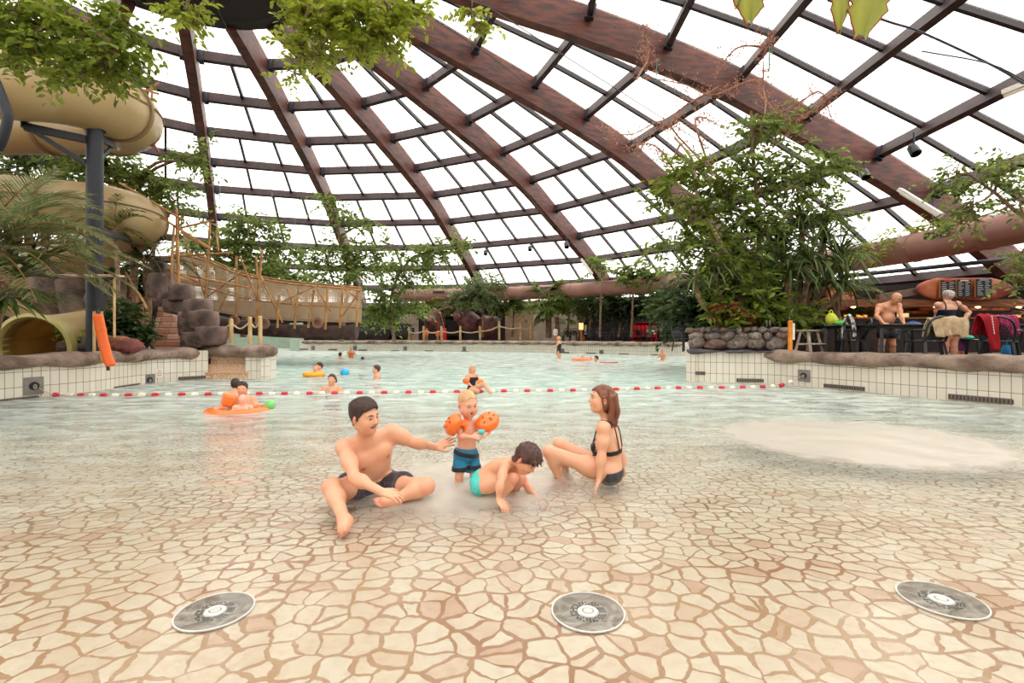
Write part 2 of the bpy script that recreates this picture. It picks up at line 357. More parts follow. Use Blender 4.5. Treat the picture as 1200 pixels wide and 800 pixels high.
def coping(name, pts, zt=.82, hh=.27, wd=.55, seed=0, off=.14, m=None):
    """lumpy rounded artificial rock lip"""
    pts = dense(pts, .12); P = [Vector((x, y, 0)) for x, y in pts]; n = 14; V = []
    for i, p in enumerate(P):
        t = (P[min(i + 1, len(P) - 1)] - P[max(i - 1, 0)]).normalized(); nr = Vector((-t.y, t.x, 0))
        end = min(1, min(i, len(P) - 1 - i) / 2.5 + .35)
        for j in range(n):
            a = 2 * PI * j / n; ca, sa = math.cos(a), math.sin(a)
            e = (abs(ca) ** 3 + abs(sa) ** 3) ** (-1 / 3)
            q = p + nr * (off + ca * e * wd / 2 * end) + Vector((0, 0, zt - hh / 2 + sa * e * hh / 2 * end))
            d = mnoise.noise(q * 1.7 + Vector((seed, 0, 0))) * .075 + mnoise.noise(q * 5.5 + Vector((seed, 2, 0))) * .028
            q += (nr * ca + Vector((0, 0, sa))) * d
            V.append(q)
    Fq = [[i * n + j, (i + 1) * n + j, (i + 1) * n + (j + 1) % n, i * n + (j + 1) % n] for i in range(len(P) - 1) for j in range(n)] + [list(range(n)), [(len(P) - 1) * n + j for j in range(n)][::-1]]
    o = npmesh(name, V, Fq, m or COPE); o['kind'] = 'structure'; return o
coping('trim_1', PL[:-1] + [(-7.95, 12.62)], zt=.80, seed=1)
PRr = [p for p in PR if p[0] > 5.75 and p[1] < 11.9] + [POOL[32]]
coping('trim_2', PRr, zt=.80, seed=4, hh=.3, wd=.6)
coping('trim_3', PF, zt=.74, seed=7, hh=.24, wd=.7)
coping('trim_4', [(-8.4, 13.25), (-7.3, 13.0), (-6.2, 12.95)], zt=.86, seed=9, hh=.3, wd=.6, off=.0)
# decks behind the walls
def slab(name, pts, z, m=DECKM, th=.15, kind='structure'):
    k = len(pts); mb = MB(); mb.add([(x, y, z) for x, y in pts] + [(x, y, z - th) for x, y in pts], [list(range(k)), list(range(k, 2 * k))[::-1]] + [[i, i + k, (i + 1) % k + k, (i + 1) % k] for i in range(k)])
    o = mb.build(name, m); o['kind'] = kind; return o
slab('ground_left', [(-9.25, -6.5), (-38, -6.5), (-38, 42), (-25.3, 42), (-20.3, 33), (-12.3, 22.1), (-7.3, 14.4), (-6.6, 13.2), (-8.0, 13.1), (-8.9, 11.8), (-8.8, 9.9), (-9.1, 8.5), (-9.2, 5)], .5)
slab('ground_right', [(9.7, -6.5), (9.5, 3), (9.0, 6), (8.3, 7.95), (7.8, 8.9), (7.2, 10.2), (6.6, 11.15), (6.2, 11.8), (5.1, 12.1), (4.6, 12.4), (5.8, 13.4), (9.7, 16.9), (12.2, 22.5), (9.4, 26.9), (5.2, 29.8), (2.8, 31.2), (0.1, 32.8), (-7, 35), (-15, 35.2), (-16.2, 36.5), (-17.6, 42.6), (-25, 42.2), (-38, 42), (-38, 60), (40, 60), (40, -6.5)], .62)
slab('ground_near', [(-38, -6.4), (-38, -22), (40, -22), (40, -6.4)], .1)
# ---------------------------------------------------------------- the dome
S = 1.1; DC = Vector((-9.35537 * S, 13.3506 * S, CH)); A0 = math.radians(15.529); DA = math.radians(21.658)
RR = [4.0, 6.82, 9.31, 11.92, 14.49, 17.01, 19.42, 22.11, 24.44, 26.5, 28.4]; HH = [11.4, 10.96, 10.40, 9.83, 9.16, 8.37, 7.30, 6.15, 5.0, 3.75, 2.45]
RR = [r * S for r in RR]; HH = [h * S for h in HH]
def dp(az, k, dr=0):                         # point on the shell; dr: along the outward normal
    r, h = RR[k], HH[k]
    if dr:
        k0, k1 = max(k - 1, 0), min(k + 1, len(RR) - 1); tr, th = RR[k1] - RR[k0], HH[k1] - HH[k0]; L = math.hypot(tr, th)
        r += -th / L * dr; h += tr / L * dr
    return DC + Vector((math.sin(az) * r, math.cos(az) * r, h))
NR = 16; AZ = [A0 + (i - 3) * DA for i in range(NR)] + [A0 + (-3) * DA + 2 * PI]
NK = len(RR)
pan = MB(); mul = MB()
for i in range(NR):
    a0, a1 = AZ[i], AZ[i + 1]
    rib = empty('roof_beam', DC + Vector((math.sin(a0) * RR[-1], math.cos(a0) * RR[-1], HH[-1])), kind='structure')
    inv = Vector(rib.location)
    # rib: smooth curved glulam member
    cu = spline([dp(a0, k) for k in range(NK)], 4); wv = Vector((math.cos(a0), -math.sin(a0), 0)) * .2; V = []
    for q, p in enumerate(cu):
        t = (cu[min(q + 1, len(cu) - 1)] - cu[max(q - 1, 0)]).normalized(); nrm = wv.normalized().cross(t).normalized()
        if nrm.z < 0: nrm = -nrm
        for sw, sn in ((-1, -.92), (1, -.92), (1, .24), (-1, .24)): V.append(p + wv * sw + nrm * sn - inv)
    L = len(cu); Fs = [[q * 4 + j, q * 4 + (j + 1) % 4, (q + 1) * 4 + (j + 1) % 4, (q + 1) * 4 + j] for q in range(L - 1) for j in range(4)] + [[3, 2, 1, 0], [L * 4 - 4, L * 4 - 3, L * 4 - 2, L * 4 - 1]]
    mb = MB(); mb.add(V, Fs); mb.build('glulam_rib', WOOD, rib)
    strip = MB()
    for k in range(1, NK):
        pa, pb = dp(a0, k), dp(a1, k); d = (pb - pa).normalized(); pa2, pb2 = pa + d * .15, pb - d * .15
        up = (dp((a0 + a1) / 2, k, 1) - dp((a0 + a1) / 2, k)).normalized()
        pu = MB().beam(pa2 - inv, pb2 - inv, .2, .46, up).build('purlin', PURL, rib)
        hg = MB()
        for e, q in ((pa2, 1), (pb2, -1)): hg.beam(e - inv - up * .05 + d * (.12 * q), e - inv - up * .05 + d * (.3 * q), .3, .5, up)
        hg.build('joist_hanger', STEEL_D, pu)
    for k in range(NK - 1):
        c = [dp(a0, k, .2), dp(a1, k, .2), dp(a1, k + 1, .2), dp(a0, k + 1, .2)]
        pan.add(c, [[0, 1, 2, 3]])
        chord = (c[2] - c[3]).length; nm = max(1, round(chord / 2.05) - 1) if k else 0
        for q in range(nm):
            f = (q + 1) / (nm + 1); mul.beam(c[0].lerp(c[1], f) - Vector((0, 0, .05)), c[3].lerp(c[2], f) - Vector((0, 0, .05)), .12, .18)
def glassmat():
    m, n, l = nt('glazing'); out = n.new('ShaderNodeOutputMaterial')
    tr = n.new('ShaderNodeBsdfTransparent'); tr.inputs[0].default_value = (.97, .97, .95, 1)
    df = n.new('ShaderNodeBsdfTranslucent'); df.inputs[0].default_value = (.9, .9, .87, 1)
    gl = n.new('ShaderNodeBsdfGlossy'); gl.inputs['Roughness'].default_value = .1
    mx = n.new('ShaderNodeMixShader'); mx.inputs[0].default_value = .1; l.new(tr.outputs[0], mx.inputs[1]); l.new(df.outputs[0], mx.inputs[2])
    m2 = n.new('ShaderNodeMixShader'); m2.inputs[0].default_value = .03; l.new(mx.outputs[0], m2.inputs[1]); l.new(gl.outputs[0], m2.inputs[2])
    l.new(m2.outputs[0], out.inputs[0]); return m
ce = pan.build('ceiling', glassmat()); ce['kind'] = 'structure'
mul.build('glazing_bars', MULL, ce)
cr = MB().lathe([(0.01, HH[0] + .3), (RR[0] + .1, HH[0] + .25), (RR[0] + .1, HH[0] - .75), (RR[0] - .5, HH[0] - .8), (0.01, HH[0] - .2)], DC, 32).build('ceiling_crown', CORE); cr['kind'] = 'structure'
# base ring wall below the glazing
mb = MB(); mb.lathe([(RR[-1] + .1, HH[-1] + .1), (RR[-1] + .1, -2.7), (RR[-1] + .4, -2.7), (RR[-1] + .4, HH[-1] + .1)], DC, 64, caps=False)
o = mb.build('wall_back', DARKW); o['kind'] = 'structure'
# ---------------------------------------------------------------- smooth implicit bodies -> one continuous mesh each
def V3(*a): return Vector(a if len(a) == 3 else a[0])
class Field:
    def __init__(s, lo, hi, h):
        s.lo = np.array(lo, dtype=np.float32); s.h = h; s.n = tuple(int(math.ceil((b - a) / h)) + 1 for a, b in zip(lo, hi))
        s.D = np.full(s.n, .3, dtype=np.float32)
    def clone(s, fill=None):
        c = Field.__new__(Field); c.lo = s.lo; c.h = s.h; c.n = s.n; c.D = s.D.copy() if fill is None else np.full(s.n, fill, dtype=np.float32); return c
    def _loc(s, lo, hi):
        a = [max(0, int((lo[i] - s.lo[i]) / s.h)) for i in range(3)]; b = [min(s.n[i], int((hi[i] - s.lo[i]) / s.h) + 2) for i in range(3)]
        if any(b[i] <= a[i] for i in range(3)): return None
        ax = [s.lo[i] + s.h * np.arange(a[i], b[i], dtype=np.float32) for i in range(3)]
        return (slice(a[0], b[0]), slice(a[1], b[1]), slice(a[2], b[2])), ax[0][:, None, None], ax[1][None, :, None], ax[2][None, None, :]
    def _op(s, sl, d, k, sub, clip, P):
        if clip:
            for pt, nr in clip:
                d = np.maximum(d, (P[0] - pt[0]) * nr[0] + (P[1] - pt[1]) * nr[1] + (P[2] - pt[2]) * nr[2])
        A = s.D[sl]
        if sub: d = -d; hh = np.maximum(k - np.abs(A - d), 0) / k; s.D[sl] = np.maximum(A, d) + hh * hh * k / 4
        else: hh = np.maximum(k - np.abs(A - d), 0) / k; s.D[sl] = np.minimum(A, d) - hh * hh * k / 4
    def cap(s, a, b, ra, rb=None, k=.02, sub=False, clip=None):
        rb = ra if rb is None else rb; m = max(ra, rb) + k + .02 + 2 * s.h
        q = s._loc([min(a[i], b[i]) - m for i in range(3)], [max(a[i], b[i]) + m for i in range(3)])
        if q is None: return s
        sl, X, Y, Z = q; d = [b[i] - a[i] for i in range(3)]; L = sum(v * v for v in d) + 1e-9
        t = np.clip(((X - a[0]) * d[0] + (Y - a[1]) * d[1] + (Z - a[2]) * d[2]) / L, 0, 1)
        dd = np.sqrt((X - a[0] - t * d[0]) ** 2 + (Y - a[1] - t * d[1]) ** 2 + (Z - a[2] - t * d[2]) ** 2) - (ra + (rb - ra) * t)
        s._op(sl, dd, k, sub, clip, (X, Y, Z)); return s
    def ell(s, c, r, ax=None, k=.02, sub=False, clip=None):
        m = max(r) + k + .02 + 2 * s.h; q = s._loc([c[i] - m for i in range(3)], [c[i] + m for i in range(3)])
        if q is None: return s
        sl, X, Y, Z = q; ax = ax or (V3(1, 0, 0), V3(0, 1, 0), V3(0, 0, 1)); k0 = 0; k1 = 0
        for a, rr in zip(ax, r):
            u = (X - c[0]) * a[0] + (Y - c[1]) * a[1] + (Z - c[2]) * a[2]; k0 = k0 + (u / rr) ** 2; k1 = k1 + (u / rr ** 2) ** 2
        k0 = np.sqrt(k0); d = k0 * (k0 - 1) / (np.sqrt(k1) + 1e-6)
        s._op(sl, d, k, sub, clip, (X, Y, Z)); return s
    def mesh(s):                              # naive surface nets
        D = s.D; I = D < 0; nx, ny, nz = s.n
        c = I[:-1, :-1, :-1].astype(np.int8)
        for dx in (0, 1):
            for dy in (0, 1):
                for dz in (0, 1):
                    if dx + dy + dz: c = c + I[dx:nx - 1 + dx, dy:ny - 1 + dy, dz:nz - 1 + dz]
        act = np.argwhere((c > 0) & (c < 8)); idx = np.full((nx - 1, ny - 1, nz - 1), -1, dtype=np.int32)
        idx[act[:, 0], act[:, 1], act[:, 2]] = np.arange(len(act))
        acc = np.zeros((len(act), 3)); cnt = np.zeros(len(act)); cs = [(0, 0, 0), (1, 0, 0), (0, 1, 0), (1, 1, 0), (0, 0, 1), (1, 0, 1), (0, 1, 1), (1, 1, 1)]
        val = [D[act[:, 0] + a, act[:, 1] + b, act[:, 2] + e] for a, b, e in cs]
        for i in range(8):
            for j in range(i + 1, 8):
                if sum(abs(cs[i][q] - cs[j][q]) for q in range(3)) != 1: continue
                a, b = val[i], val[j]; m = (a < 0) != (b < 0); t = np.where(m, a / np.where(m, a - b, 1), 0)
                p = np.array(cs[i])[None] + t[:, None] * (np.array(cs[j]) - np.array(cs[i]))[None]
                acc += p * m[:, None]; cnt += m
        V = (act + acc / cnt[:, None]) * s.h + s.lo[None]; Fq = []
        for ax in range(3):
            A = [slice(None)] * 3; B = [slice(None)] * 3; A[ax] = slice(0, -1); B[ax] = slice(1, None)
            o1, o2 = [q for q in range(3) if q != ax]
            for q in (o1, o2): A[q] = B[q] = slice(1, -1)
            a, b = I[tuple(A)], I[tuple(B)]; e = np.argwhere(a != b); sg = a[a != b]
            e[:, o1] += 1; e[:, o2] += 1
            def g(d1, d2):
                r = e.copy(); r[:, o1] -= d1; r[:, o2] -= d2; return idx[r[:, 0], r[:, 1], r[:, 2]]
            q4 = np.stack([g(1, 1), g(0, 1), g(0, 0), g(1, 0)], 1); fl = sg if ax != 1 else ~sg
            q4[~fl] = q4[~fl][:, ::-1]; Fq.append(q4)
        Fq = np.concatenate(Fq); Fq = Fq[(Fq >= 0).all(1)]
        return V, Fq
SKIN = skinmat()
TONE = (226, 168, 134)
def paintcol(V, base, spots):
    c = np.tile(np.array(srgb(base), dtype=np.float32), (len(V), 1))
    for p, r, colr, st in spots:
        d = np.linalg.norm(V - np.array(p)[None], axis=1); w_ = np.clip((1.25 - d / r) * 2.2, 0, 1)[:, None] * st
        c = c * (1 - w_) + np.array(srgb(colr))[None] * w_
    return c
def frame(f, u):
    f = V3(f).normalized(); u = V3(u); u = (u - f * u.dot(f)).normalized(); return f, u, f.cross(u)   # forward, up, right-hand side
def hand(fd, wr, d, n, s=1, curl=.35, mirror=1, spread=.0, k=.006):
    """wr wrist, d towards the fingers, n out of the back of the hand, mirror picks the thumb side"""
    d = V3(d).normalized(); n = V3(n); n = (n - d * n.dot(d)).normalized(); sd = d.cross(n) * mirror
    fd.ell(wr + d * .047 * s, (.05 * s, .041 * s, .017 * s), (d, sd, n), k=.018 * s)
    for i, (o, L) in enumerate(((.031, .068), (.0105, .077), (-.0105, .071), (-.031, .056))):
        p = wr + d * (.083 - abs(o) * .25) * s + sd * o * s; dr = (d + sd * (o * 6 * spread)).normalized(); a = curl * .55
        for sg, (fr, r0, r1) in enumerate(((.42, .0098, .0088), (.32, .0088, .008), (.26, .008, .0068))):
            dr2 = (dr * math.cos(a) - n * math.sin(a)).normalized(); q = p + dr2 * L * fr * s
            fd.cap(p, q, r0 * s, r1 * s, k=k * s if sg == 0 else .003); p = q; a += curl
    p = wr + d * .022 * s + sd * .03 * s; q = p + (d * .65 + sd * .7 - n * .15).normalized() * .042 * s; fd.cap(p, q, .014 * s, .011 * s, k=.012 * s)
    r_ = q + (d * .9 + sd * .3 - n * .25).normalized() * .032 * s; fd.cap(q, r_, .0105 * s, .0085 * s, k=.004)
def head(fd, hc, f, u, s=1, child=0, mouth=0, spots=None, nose=1):
    """adult head about .235 tall at s=1"""
    f, u, r = frame(f, u)
    def P(a, b, c): return hc + (f * a + r * b + u * c) * s
    fd.ell(P(-.012, 0, .028), (.098 * s, .077 * s, .094 * s), (f, r, u), k=.02)
    fd.ell(P(.028, 0, -.035), (.066 * s, .062 * s, .078 * s), (f, r, u), k=.045 * s)
    jw = .9 if child else 1
    fd.ell(P(.052, 0, -.092 * jw), (.026 * s, .028 * s, .018 * s), (f, r, u), k=.03 * s)
    for b in (-1, 1):
        fd.cap(P(.0, b * .05, -.055), P(.045, b * .026, -.09 * jw), .018 * s, .014 * s, k=.04 * s)
        fd.ell(P(.06, b * .036, -.028), (.025 * s, .024 * s, .022 * s), (f, r, u), k=.03 * s)
        fd.ell(P(.093, b * .031, .008), (.018 * s, .0155 * s, .0058 * s), (f, r, u), k=.008 * s, sub=True)
        fd.ell(P(-.008, b * .08, -.008), (.018 * s, .0115 * s, .031 * s), ((f - u * .2).normalized(), (r + f * b * -.45).normalized(), (u + f * .2).normalized()), k=.006)
        fd.ell(P(-.002, b * .086, -.006), (.008 * s, .005 * s, .014 * s), (f, r, u), k=.004, sub=True)
        fd.cap(P(.083, b * .014, .029), P(.076, b * .046, .03), .009 * s, .006 * s, k=.016 * s)
    nn = nose * (.8 if child else 1)
    fd.cap(P(.086, 0, .02), P(.086 + .022 * nn, 0, -.018), .0075 * s, .0115 * s, k=.014 * s)
    for b in (-1, 1): fd.ell(P(.09 + .005 * nn, b * .0125, -.022), (.011 * s, .008 * s, .008 * s), (f, r, u), k=.008 * s)
    sp = []
    for b, z in ((1, .004), (-1, -.005)):
        fd.cap(P(.086, -.018, -.052 + z), P(.0935, 0, -.05 + z), .005 * s, .0065 * s, k=.006 * s); fd.cap(P(.086, .018, -.052 + z), P(.0935, 0, -.05 + z), .005 * s, .0065 * s, k=.006 * s)
    if mouth:
        fd.ell(P(.092, 0, -.053), (.02 * s, (.012 + (.016 if mouth == 2 else 0)) * s, (.013 if mouth == 2 else .0095) * s), (f, r, u), k=.003, sub=True)
        sp.append((P(.076 if mouth == 2 else .088, 0, -.055), .0115 * s, (110, 30, 32), .9))
        if mouth == 2:
            for b in (-1, 1): sp.append((P(.074, b * .014, -.055), .0105 * s, (110, 30, 32), .8))
    for b in (-1, 0, 1):
        sp.append((P(.092, b * .012, -.045), .005 * s, (206, 112, 102), .5)); sp.append((P(.092, b * .012, -.061), .006 * s, (206, 112, 102), .55))
    for b in (-1, 1):
        sp.append((P(.07, b * .042, -.03), .024 * s, (238, 148, 124), .4)); sp.append((P(-.008, b * .085, -.008), .025 * s, (230, 138, 118), .45))
        sp.append((P(.088, b * .031, .008), .013 * s, (186, 120, 98), .55))
    if spots is not None: spots += sp
    return P, f, u, r
def eyes(parent, P, f, u, r, s, iris=(80, 60, 44), brow=(88, 60, 44)):
    mats = [mat('eye_white', (212, 194, 184), .25), mat('iris%d' % iris[0], iris, .15), mat('brow%d' % brow[0], brow, .8)]
    for b in (-1, 1):
        e = MB().ball(P(.0775, b * .031, .008), .0108 * s, 14, 10).build('eyeball', mats[0], parent, smooth=True)
        MB().ball(P(.085, b * .031, .008), .0062 * s, 10, 6).build('iris', mats[1], e, smooth=True)
        MB().tube([P(.096, b * .014, .031), P(.096, b * .03, .037), P(.08, b * .048, .032)], [.0028 * s, .0038 * s, .0018 * s], 6).build('eyebrow', mats[2], parent, smooth=True)
def hairmesh(fd, m, parent, disp=.004, sc=60, st=(1, 1, .3), name='hair'):
    V, Fq = fd.mesh()
    if len(V) == 0: return None
    o = npmesh(name, V, Fq, m, parent); me = o.data
    N = np.zeros(len(V) * 3, dtype=np.float32); me.vertices.foreach_get('normal', N); N = N.reshape(-1, 3)
    d = np.array([mnoise.noise(Vector((v[0] * sc * st[0], v[1] * sc * st[1], v[2] * sc * st[2]))) for v in V])
    V2 = V + N * (d * disp)[:, None]; me.vertices.foreach_set('co', V2.astype(np.float32).ravel()); me.update(); return o
HLX = [-.13, -.04, -.022, -.012, .002, .014, .03, .05, .08, .12]
def skull_hair(fd, P, f, u, r, s, t=.008, hl=(-.075, -.066, -.03, .02, .0, -.02, .03, .066, .078, .09), up=0.0, top=.0, front=None):
    """hair grown out of the scalp: the head's own surface pushed out by t, kept above a hairline"""
    H = fd.clone(); c0 = P(0, 0, 0); ax = [H.lo[i] + H.h * np.arange(H.n[i]).reshape([-1 if j == i else 1 for j in range(3)]) for i in range(3)]
    a = sum((ax[i] - c0[i]) * f[i] for i in range(3)) / s; b = sum((ax[i] - c0[i]) * r[i] for i in range(3)) / s; c = sum((ax[i] - c0[i]) * u[i] for i in range(3)) / s
    th = t + top * np.clip((c - .03) / .06, 0, 1); line = np.interp(a, HLX, hl) + up; line = line - np.abs(b) * .0 + np.where(a > .03, -np.abs(b) * .25, 0)
    H.D = np.maximum(H.D - (th * s).astype(np.float32), ((line - c) * s).astype(np.float32)); H.D = np.maximum(H.D, ((np.sqrt(a * a + b * b + c * c) - .137) * s).astype(np.float32))
    ear = (((a + .006) / .026) ** 2 + ((c + .008) / .036) ** 2) < 1
    H.D = np.where(ear & (np.abs(b) > .083), np.maximum(H.D, .004), H.D).astype(np.float32); return H
LIMB = dict(ua=(.047, .038), fa=(.041, .026), th=(.086, .056), ca=(.05, .034))
def human(J, s=1, h=.0065, build=1, muscle=1, headkw=None, hands=True, feet=True, tone=TONE, pad=.14, sex='m', spots=None, belly=0, lo=None, hi=None, legs=True):
    """J: dict of joints (Vectors): pelvis, chest, neck, head, hf(forward), hu(up), shL shR elL elR wrL wrR, hip.. kn.. an.. to.. ; hdL,hnL hand direction/normal"""
    pts = [v for k, v in J.items() if k not in ('hf', 'hu', 'hdL', 'hdR', 'hnL', 'hnR', 'tf') and isinstance(v, Vector)]
    lo = lo or [min(p[i] for p in pts) - pad for i in range(3)]; hi = hi or [max(p[i] for p in pts) + pad for i in range(3)]
    fd = Field(lo, hi, h); sp = spots if spots is not None else []
    pel, ch, nk = J['pelvis'], J['chest'], J['neck']; b = s * build
    sd = (J['shL'] - J['shR'])
    def tri(up, side):
        up = up.normalized(); side = (side - up * side.dot(up)).normalized(); return side, side.cross(up) * -1, up   # side(L), ?, up
    up2 = (nk - ch).normalized(); up1 = (ch - pel).normalized()
    S2, Fw, U2 = tri(up2, sd); hs = (J['hiL'] - J['hiR']) if 'hiL' in J else sd
    S1, Fp, U1 = tri(up1, hs.normalized() + sd.normalized()); S0, F0, U0 = tri(up1, hs)
    if (tf := J.get('tf')) is not None:
        if Fw.dot(tf) < 0: Fw = -Fw
        if Fp.dot(tf) < 0: Fp = -Fp
        if F0.dot(tf) < 0: F0 = -F0
    f_ = 1 if sex == 'm' else .88
    fd.ell(ch + U2 * .02 * s, (.152 * b * f_, .108 * b, .17 * s), (S2, Fw, U2), k=.05)
    mid = pel.lerp(ch, .5); fd.ell(mid + Fp * belly * .5, ((.132 if sex == 'm' else .112) * b + belly * .4, .092 * b + belly, .15 * s), (S1, Fp, U1), k=.07 * s)
    fd.ell(pel, ((.15 if sex == 'm' else .158) * b, .105 * b, .1 * s), (S0, F0, U0), k=.07 * s)
    if sex == 'm' and muscle:
        for q in (-1, 1):
            c = ch + S2 * q * .068 * b + Fw * .07 * b + U2 * .055 * s
            fd.ell(c, (.072 * b, .035 * b, .055 * s), (S2, Fw, U2), k=.03 * s)
            np_ = ch + S2 * q * .095 * b + Fw * .098 * b + U2 * .02 * s; sp.append((np_, .016 * s, (176, 104, 88), .75))
            fd.ell(ch - Fw * .075 * b + S2 * q * .075 * b + U2 * .06 * s, (.06 * b, .03 * b, .075 * s), (S2, Fw, U2), k=.04 * s)
        sp.append((mid + Fp * (.092 * b + belly) - U1 * .04 * s, .012, (150, 88, 70), .8))
    fd.cap(nk - U2 * .03 * s, J['head'] - V3(J['hu']) * .03 * s, .058 * b * f_, .05 * b * f_, k=.04 * s)
    for q, n_ in ((1, 'L'), (-1, 'R')):
        sh = J['sh' + n_]
        fd.cap(nk - U2 * .035 * s, sh + U2 * .005 * s, .045 * b, .042 * b, k=.05 * s)
        fd.cap(ch + S2 * q * .07 * b, sh - U2 * .02 * s, .07 * b, .05 * b, k=.05 * s)
        fd.ell(sh, (.056 * b,) * 3, k=.03 * s)
        if 'el' + n_ in J:
            el, wr = J['el' + n_], J['wr' + n_]
            fd.cap(sh, el, .048 * b, .037 * b, k=.03 * s)
            m_ = sh.lerp(el, .5); fd.ell(m_, (.05 * b, .05 * b, .05 * b), k=.05 * s)
            fd.cap(el, wr, .038 * b, .0255 * b, k=.022 * s); fd.ell(el.lerp(wr, .25), (.042 * b,) * 3, k=.04 * s)
            if hands and 'hd' + n_ in J:
                n2 = J.get('hn' + n_, V3(0, 0, 1)); hand(fd, wr, J['hd' + n_], n2, s, curl=J.get('curl' + n_, .3), mirror=(1 if n_ == 'L' else -1) * J.get('mir', 1), spread=.9)
            sp.append((el, .05 * s, (232, 150, 122), .25))
        if legs and 'hi' + n_ in J:
            hp, kn, an = J['hi' + n_], J['kn' + n_], J['an' + n_]
            fd.cap(hp, kn, .088 * b, .056 * b, k=.05 * s); fd.ell(hp.lerp(kn, .3), (.086 * b,) * 3, k=.07 * s)
            fd.cap(kn, an, .053 * b, .034 * b, k=.03 * s); bk = (hp - kn).cross(an - kn).cross(an - kn); bk = bk.normalized() if bk.length > 1e-6 else V3(0, 1, 0)
            if bk.dot(hp - kn) < 0: bk = -bk
            fd.ell(kn.lerp(an, .3) + bk * .014 * b, (.05 * b,) * 3, k=.06 * s)
            fd.ell(kn - bk * .012 * b, (.05 * b,) * 3, k=.03 * s); sp.append((kn - bk * .05 * b, .06 * s, (234, 140, 116), .35))
            if feet and 'to' + n_ in J:
                to = J['to' + n_]; d = (to - an); heel = an - d.normalized() * .03 * s + (an - kn).normalized() * .035 * s
                fd.cap(heel, to - d.normalized() * .05 * s, .03 * s, .026 * s, k=.04 * s); fd.cap(an, to - d.normalized() * .05 * s, .034 * s, .022 * s, k=.04 * s)
                sx = d.normalized().cross((an - kn).normalized()); sx = sx.normalized() if sx.length > 1e-5 else V3(1, 0, 0)
                for t_, (o_, L_, r_) in enumerate(((-.028, .05, .013), (-.01, .05, .0095), (.005, .045, .009), (.018, .038, .0085), (.029, .03, .008))):
                    o_ *= (1 if n_ == 'L' else -1); c_ = to - d.normalized() * .055 * s + sx * o_ * s
                    fd.cap(c_, c_ + d.normalized() * L_ * s, r_ * s * 1.1, r_ * s, k=.006)
                sp.append((to, .05 * s, (236, 150, 130), .5)); sp.append((heel, .04 * s, (236, 150, 130), .4))
    hk = dict(s=s, spots=sp); hk.update(headkw or {})
    hd = head(fd, J['head'], J['hf'], J['hu'], **hk)
    return fd, hd, sp, dict(S2=S2, F2=Fw, U2=U2, S1=S1, F1=Fp, U1=U1, F0=F0, S0=S0, U0=U0, mid=mid)
def skin_mesh(fd, parent, sp, tone=TONE, name='body'):
    V, Fq = fd.mesh(); return npmesh(name, V, Fq, SKIN, parent, col=paintcol(V, tone, sp))
def region(fd, off, *planes):                # a garment: the body grown by off, kept where every plane test holds
    G = fd.clone(); G.D = G.D - off
    X = G.lo[0] + G.h * np.arange(G.n[0])[:, None, None]; Y = G.lo[1] + G.h * np.arange(G.n[1])[None, :, None]; Z = G.lo[2] + G.h * np.arange(G.n[2])[None, None, :]
    for p in planes:
        if callable(p): G.D = np.maximum(G.D, p(X, Y, Z).astype(np.float32))
        else:
            pt, nr = p; G.D = np.maximum(G.D, ((X - pt[0]) * nr[0] + (Y - pt[1]) * nr[1] + (Z - pt[2]) * nr[2]).astype(np.float32))
    return G
def gmesh(G, name, m, parent):
    V, Fq = G.mesh(); return npmesh(name, V, Fq, m, parent) if len(V) else None
# ---------------------------------------------------------------- the family in the shallow water
HAIR_D = mat('dark_brown_hair', (66, 42, 34), .6, (44, 28, 24), 40, stretch=(1, 1, .2)); HAIR_R = mat('auburn_hair', (142, 84, 56), .45, (100, 54, 38), 30, stretch=(1, 1, .12))
HAIR_B = mat('blond_hair', (222, 182, 132), .5, (196, 150, 104), 40, stretch=(1, 1, .2)); HAIR_K = mat('brown_hair', (92, 56, 44), .5, (60, 36, 32), 30, stretch=(1, 1, .3)); HAIR_G = mat('grey_hair', (206, 198, 190), .7, (170, 160, 152), 30)
SH_D = mat('dark_print_shorts', (42, 38, 46), .55, (84, 78, 88), 26, bump=.4, bscale=40)
TEAL = mat('turquoise_fabric', (84, 208, 196), .6, (60, 186, 178), 12, bump=.3, bscale=30)
BLUEF = mat('blue_fabric', (26, 128, 168), .6, (20, 110, 150), 9, bump=.4, bscale=24)
BLACKF = mat('black_fabric', (22, 22, 28), .55, bump=.15, bscale=60)
PURPF = mat('purple_fabric', (96, 34, 92), .7)
NAVYF = mat('navy_fabric', (20, 26, 52), .6)
def top(name, loc, label, cat='person', group=None): return empty(name, loc, 0, label, cat, group)
def reparent0(e):                            # children are given in world coordinates
    for c in e.children:
        c.matrix_parent_inverse = Matrix.Translation(-Vector(e.location))
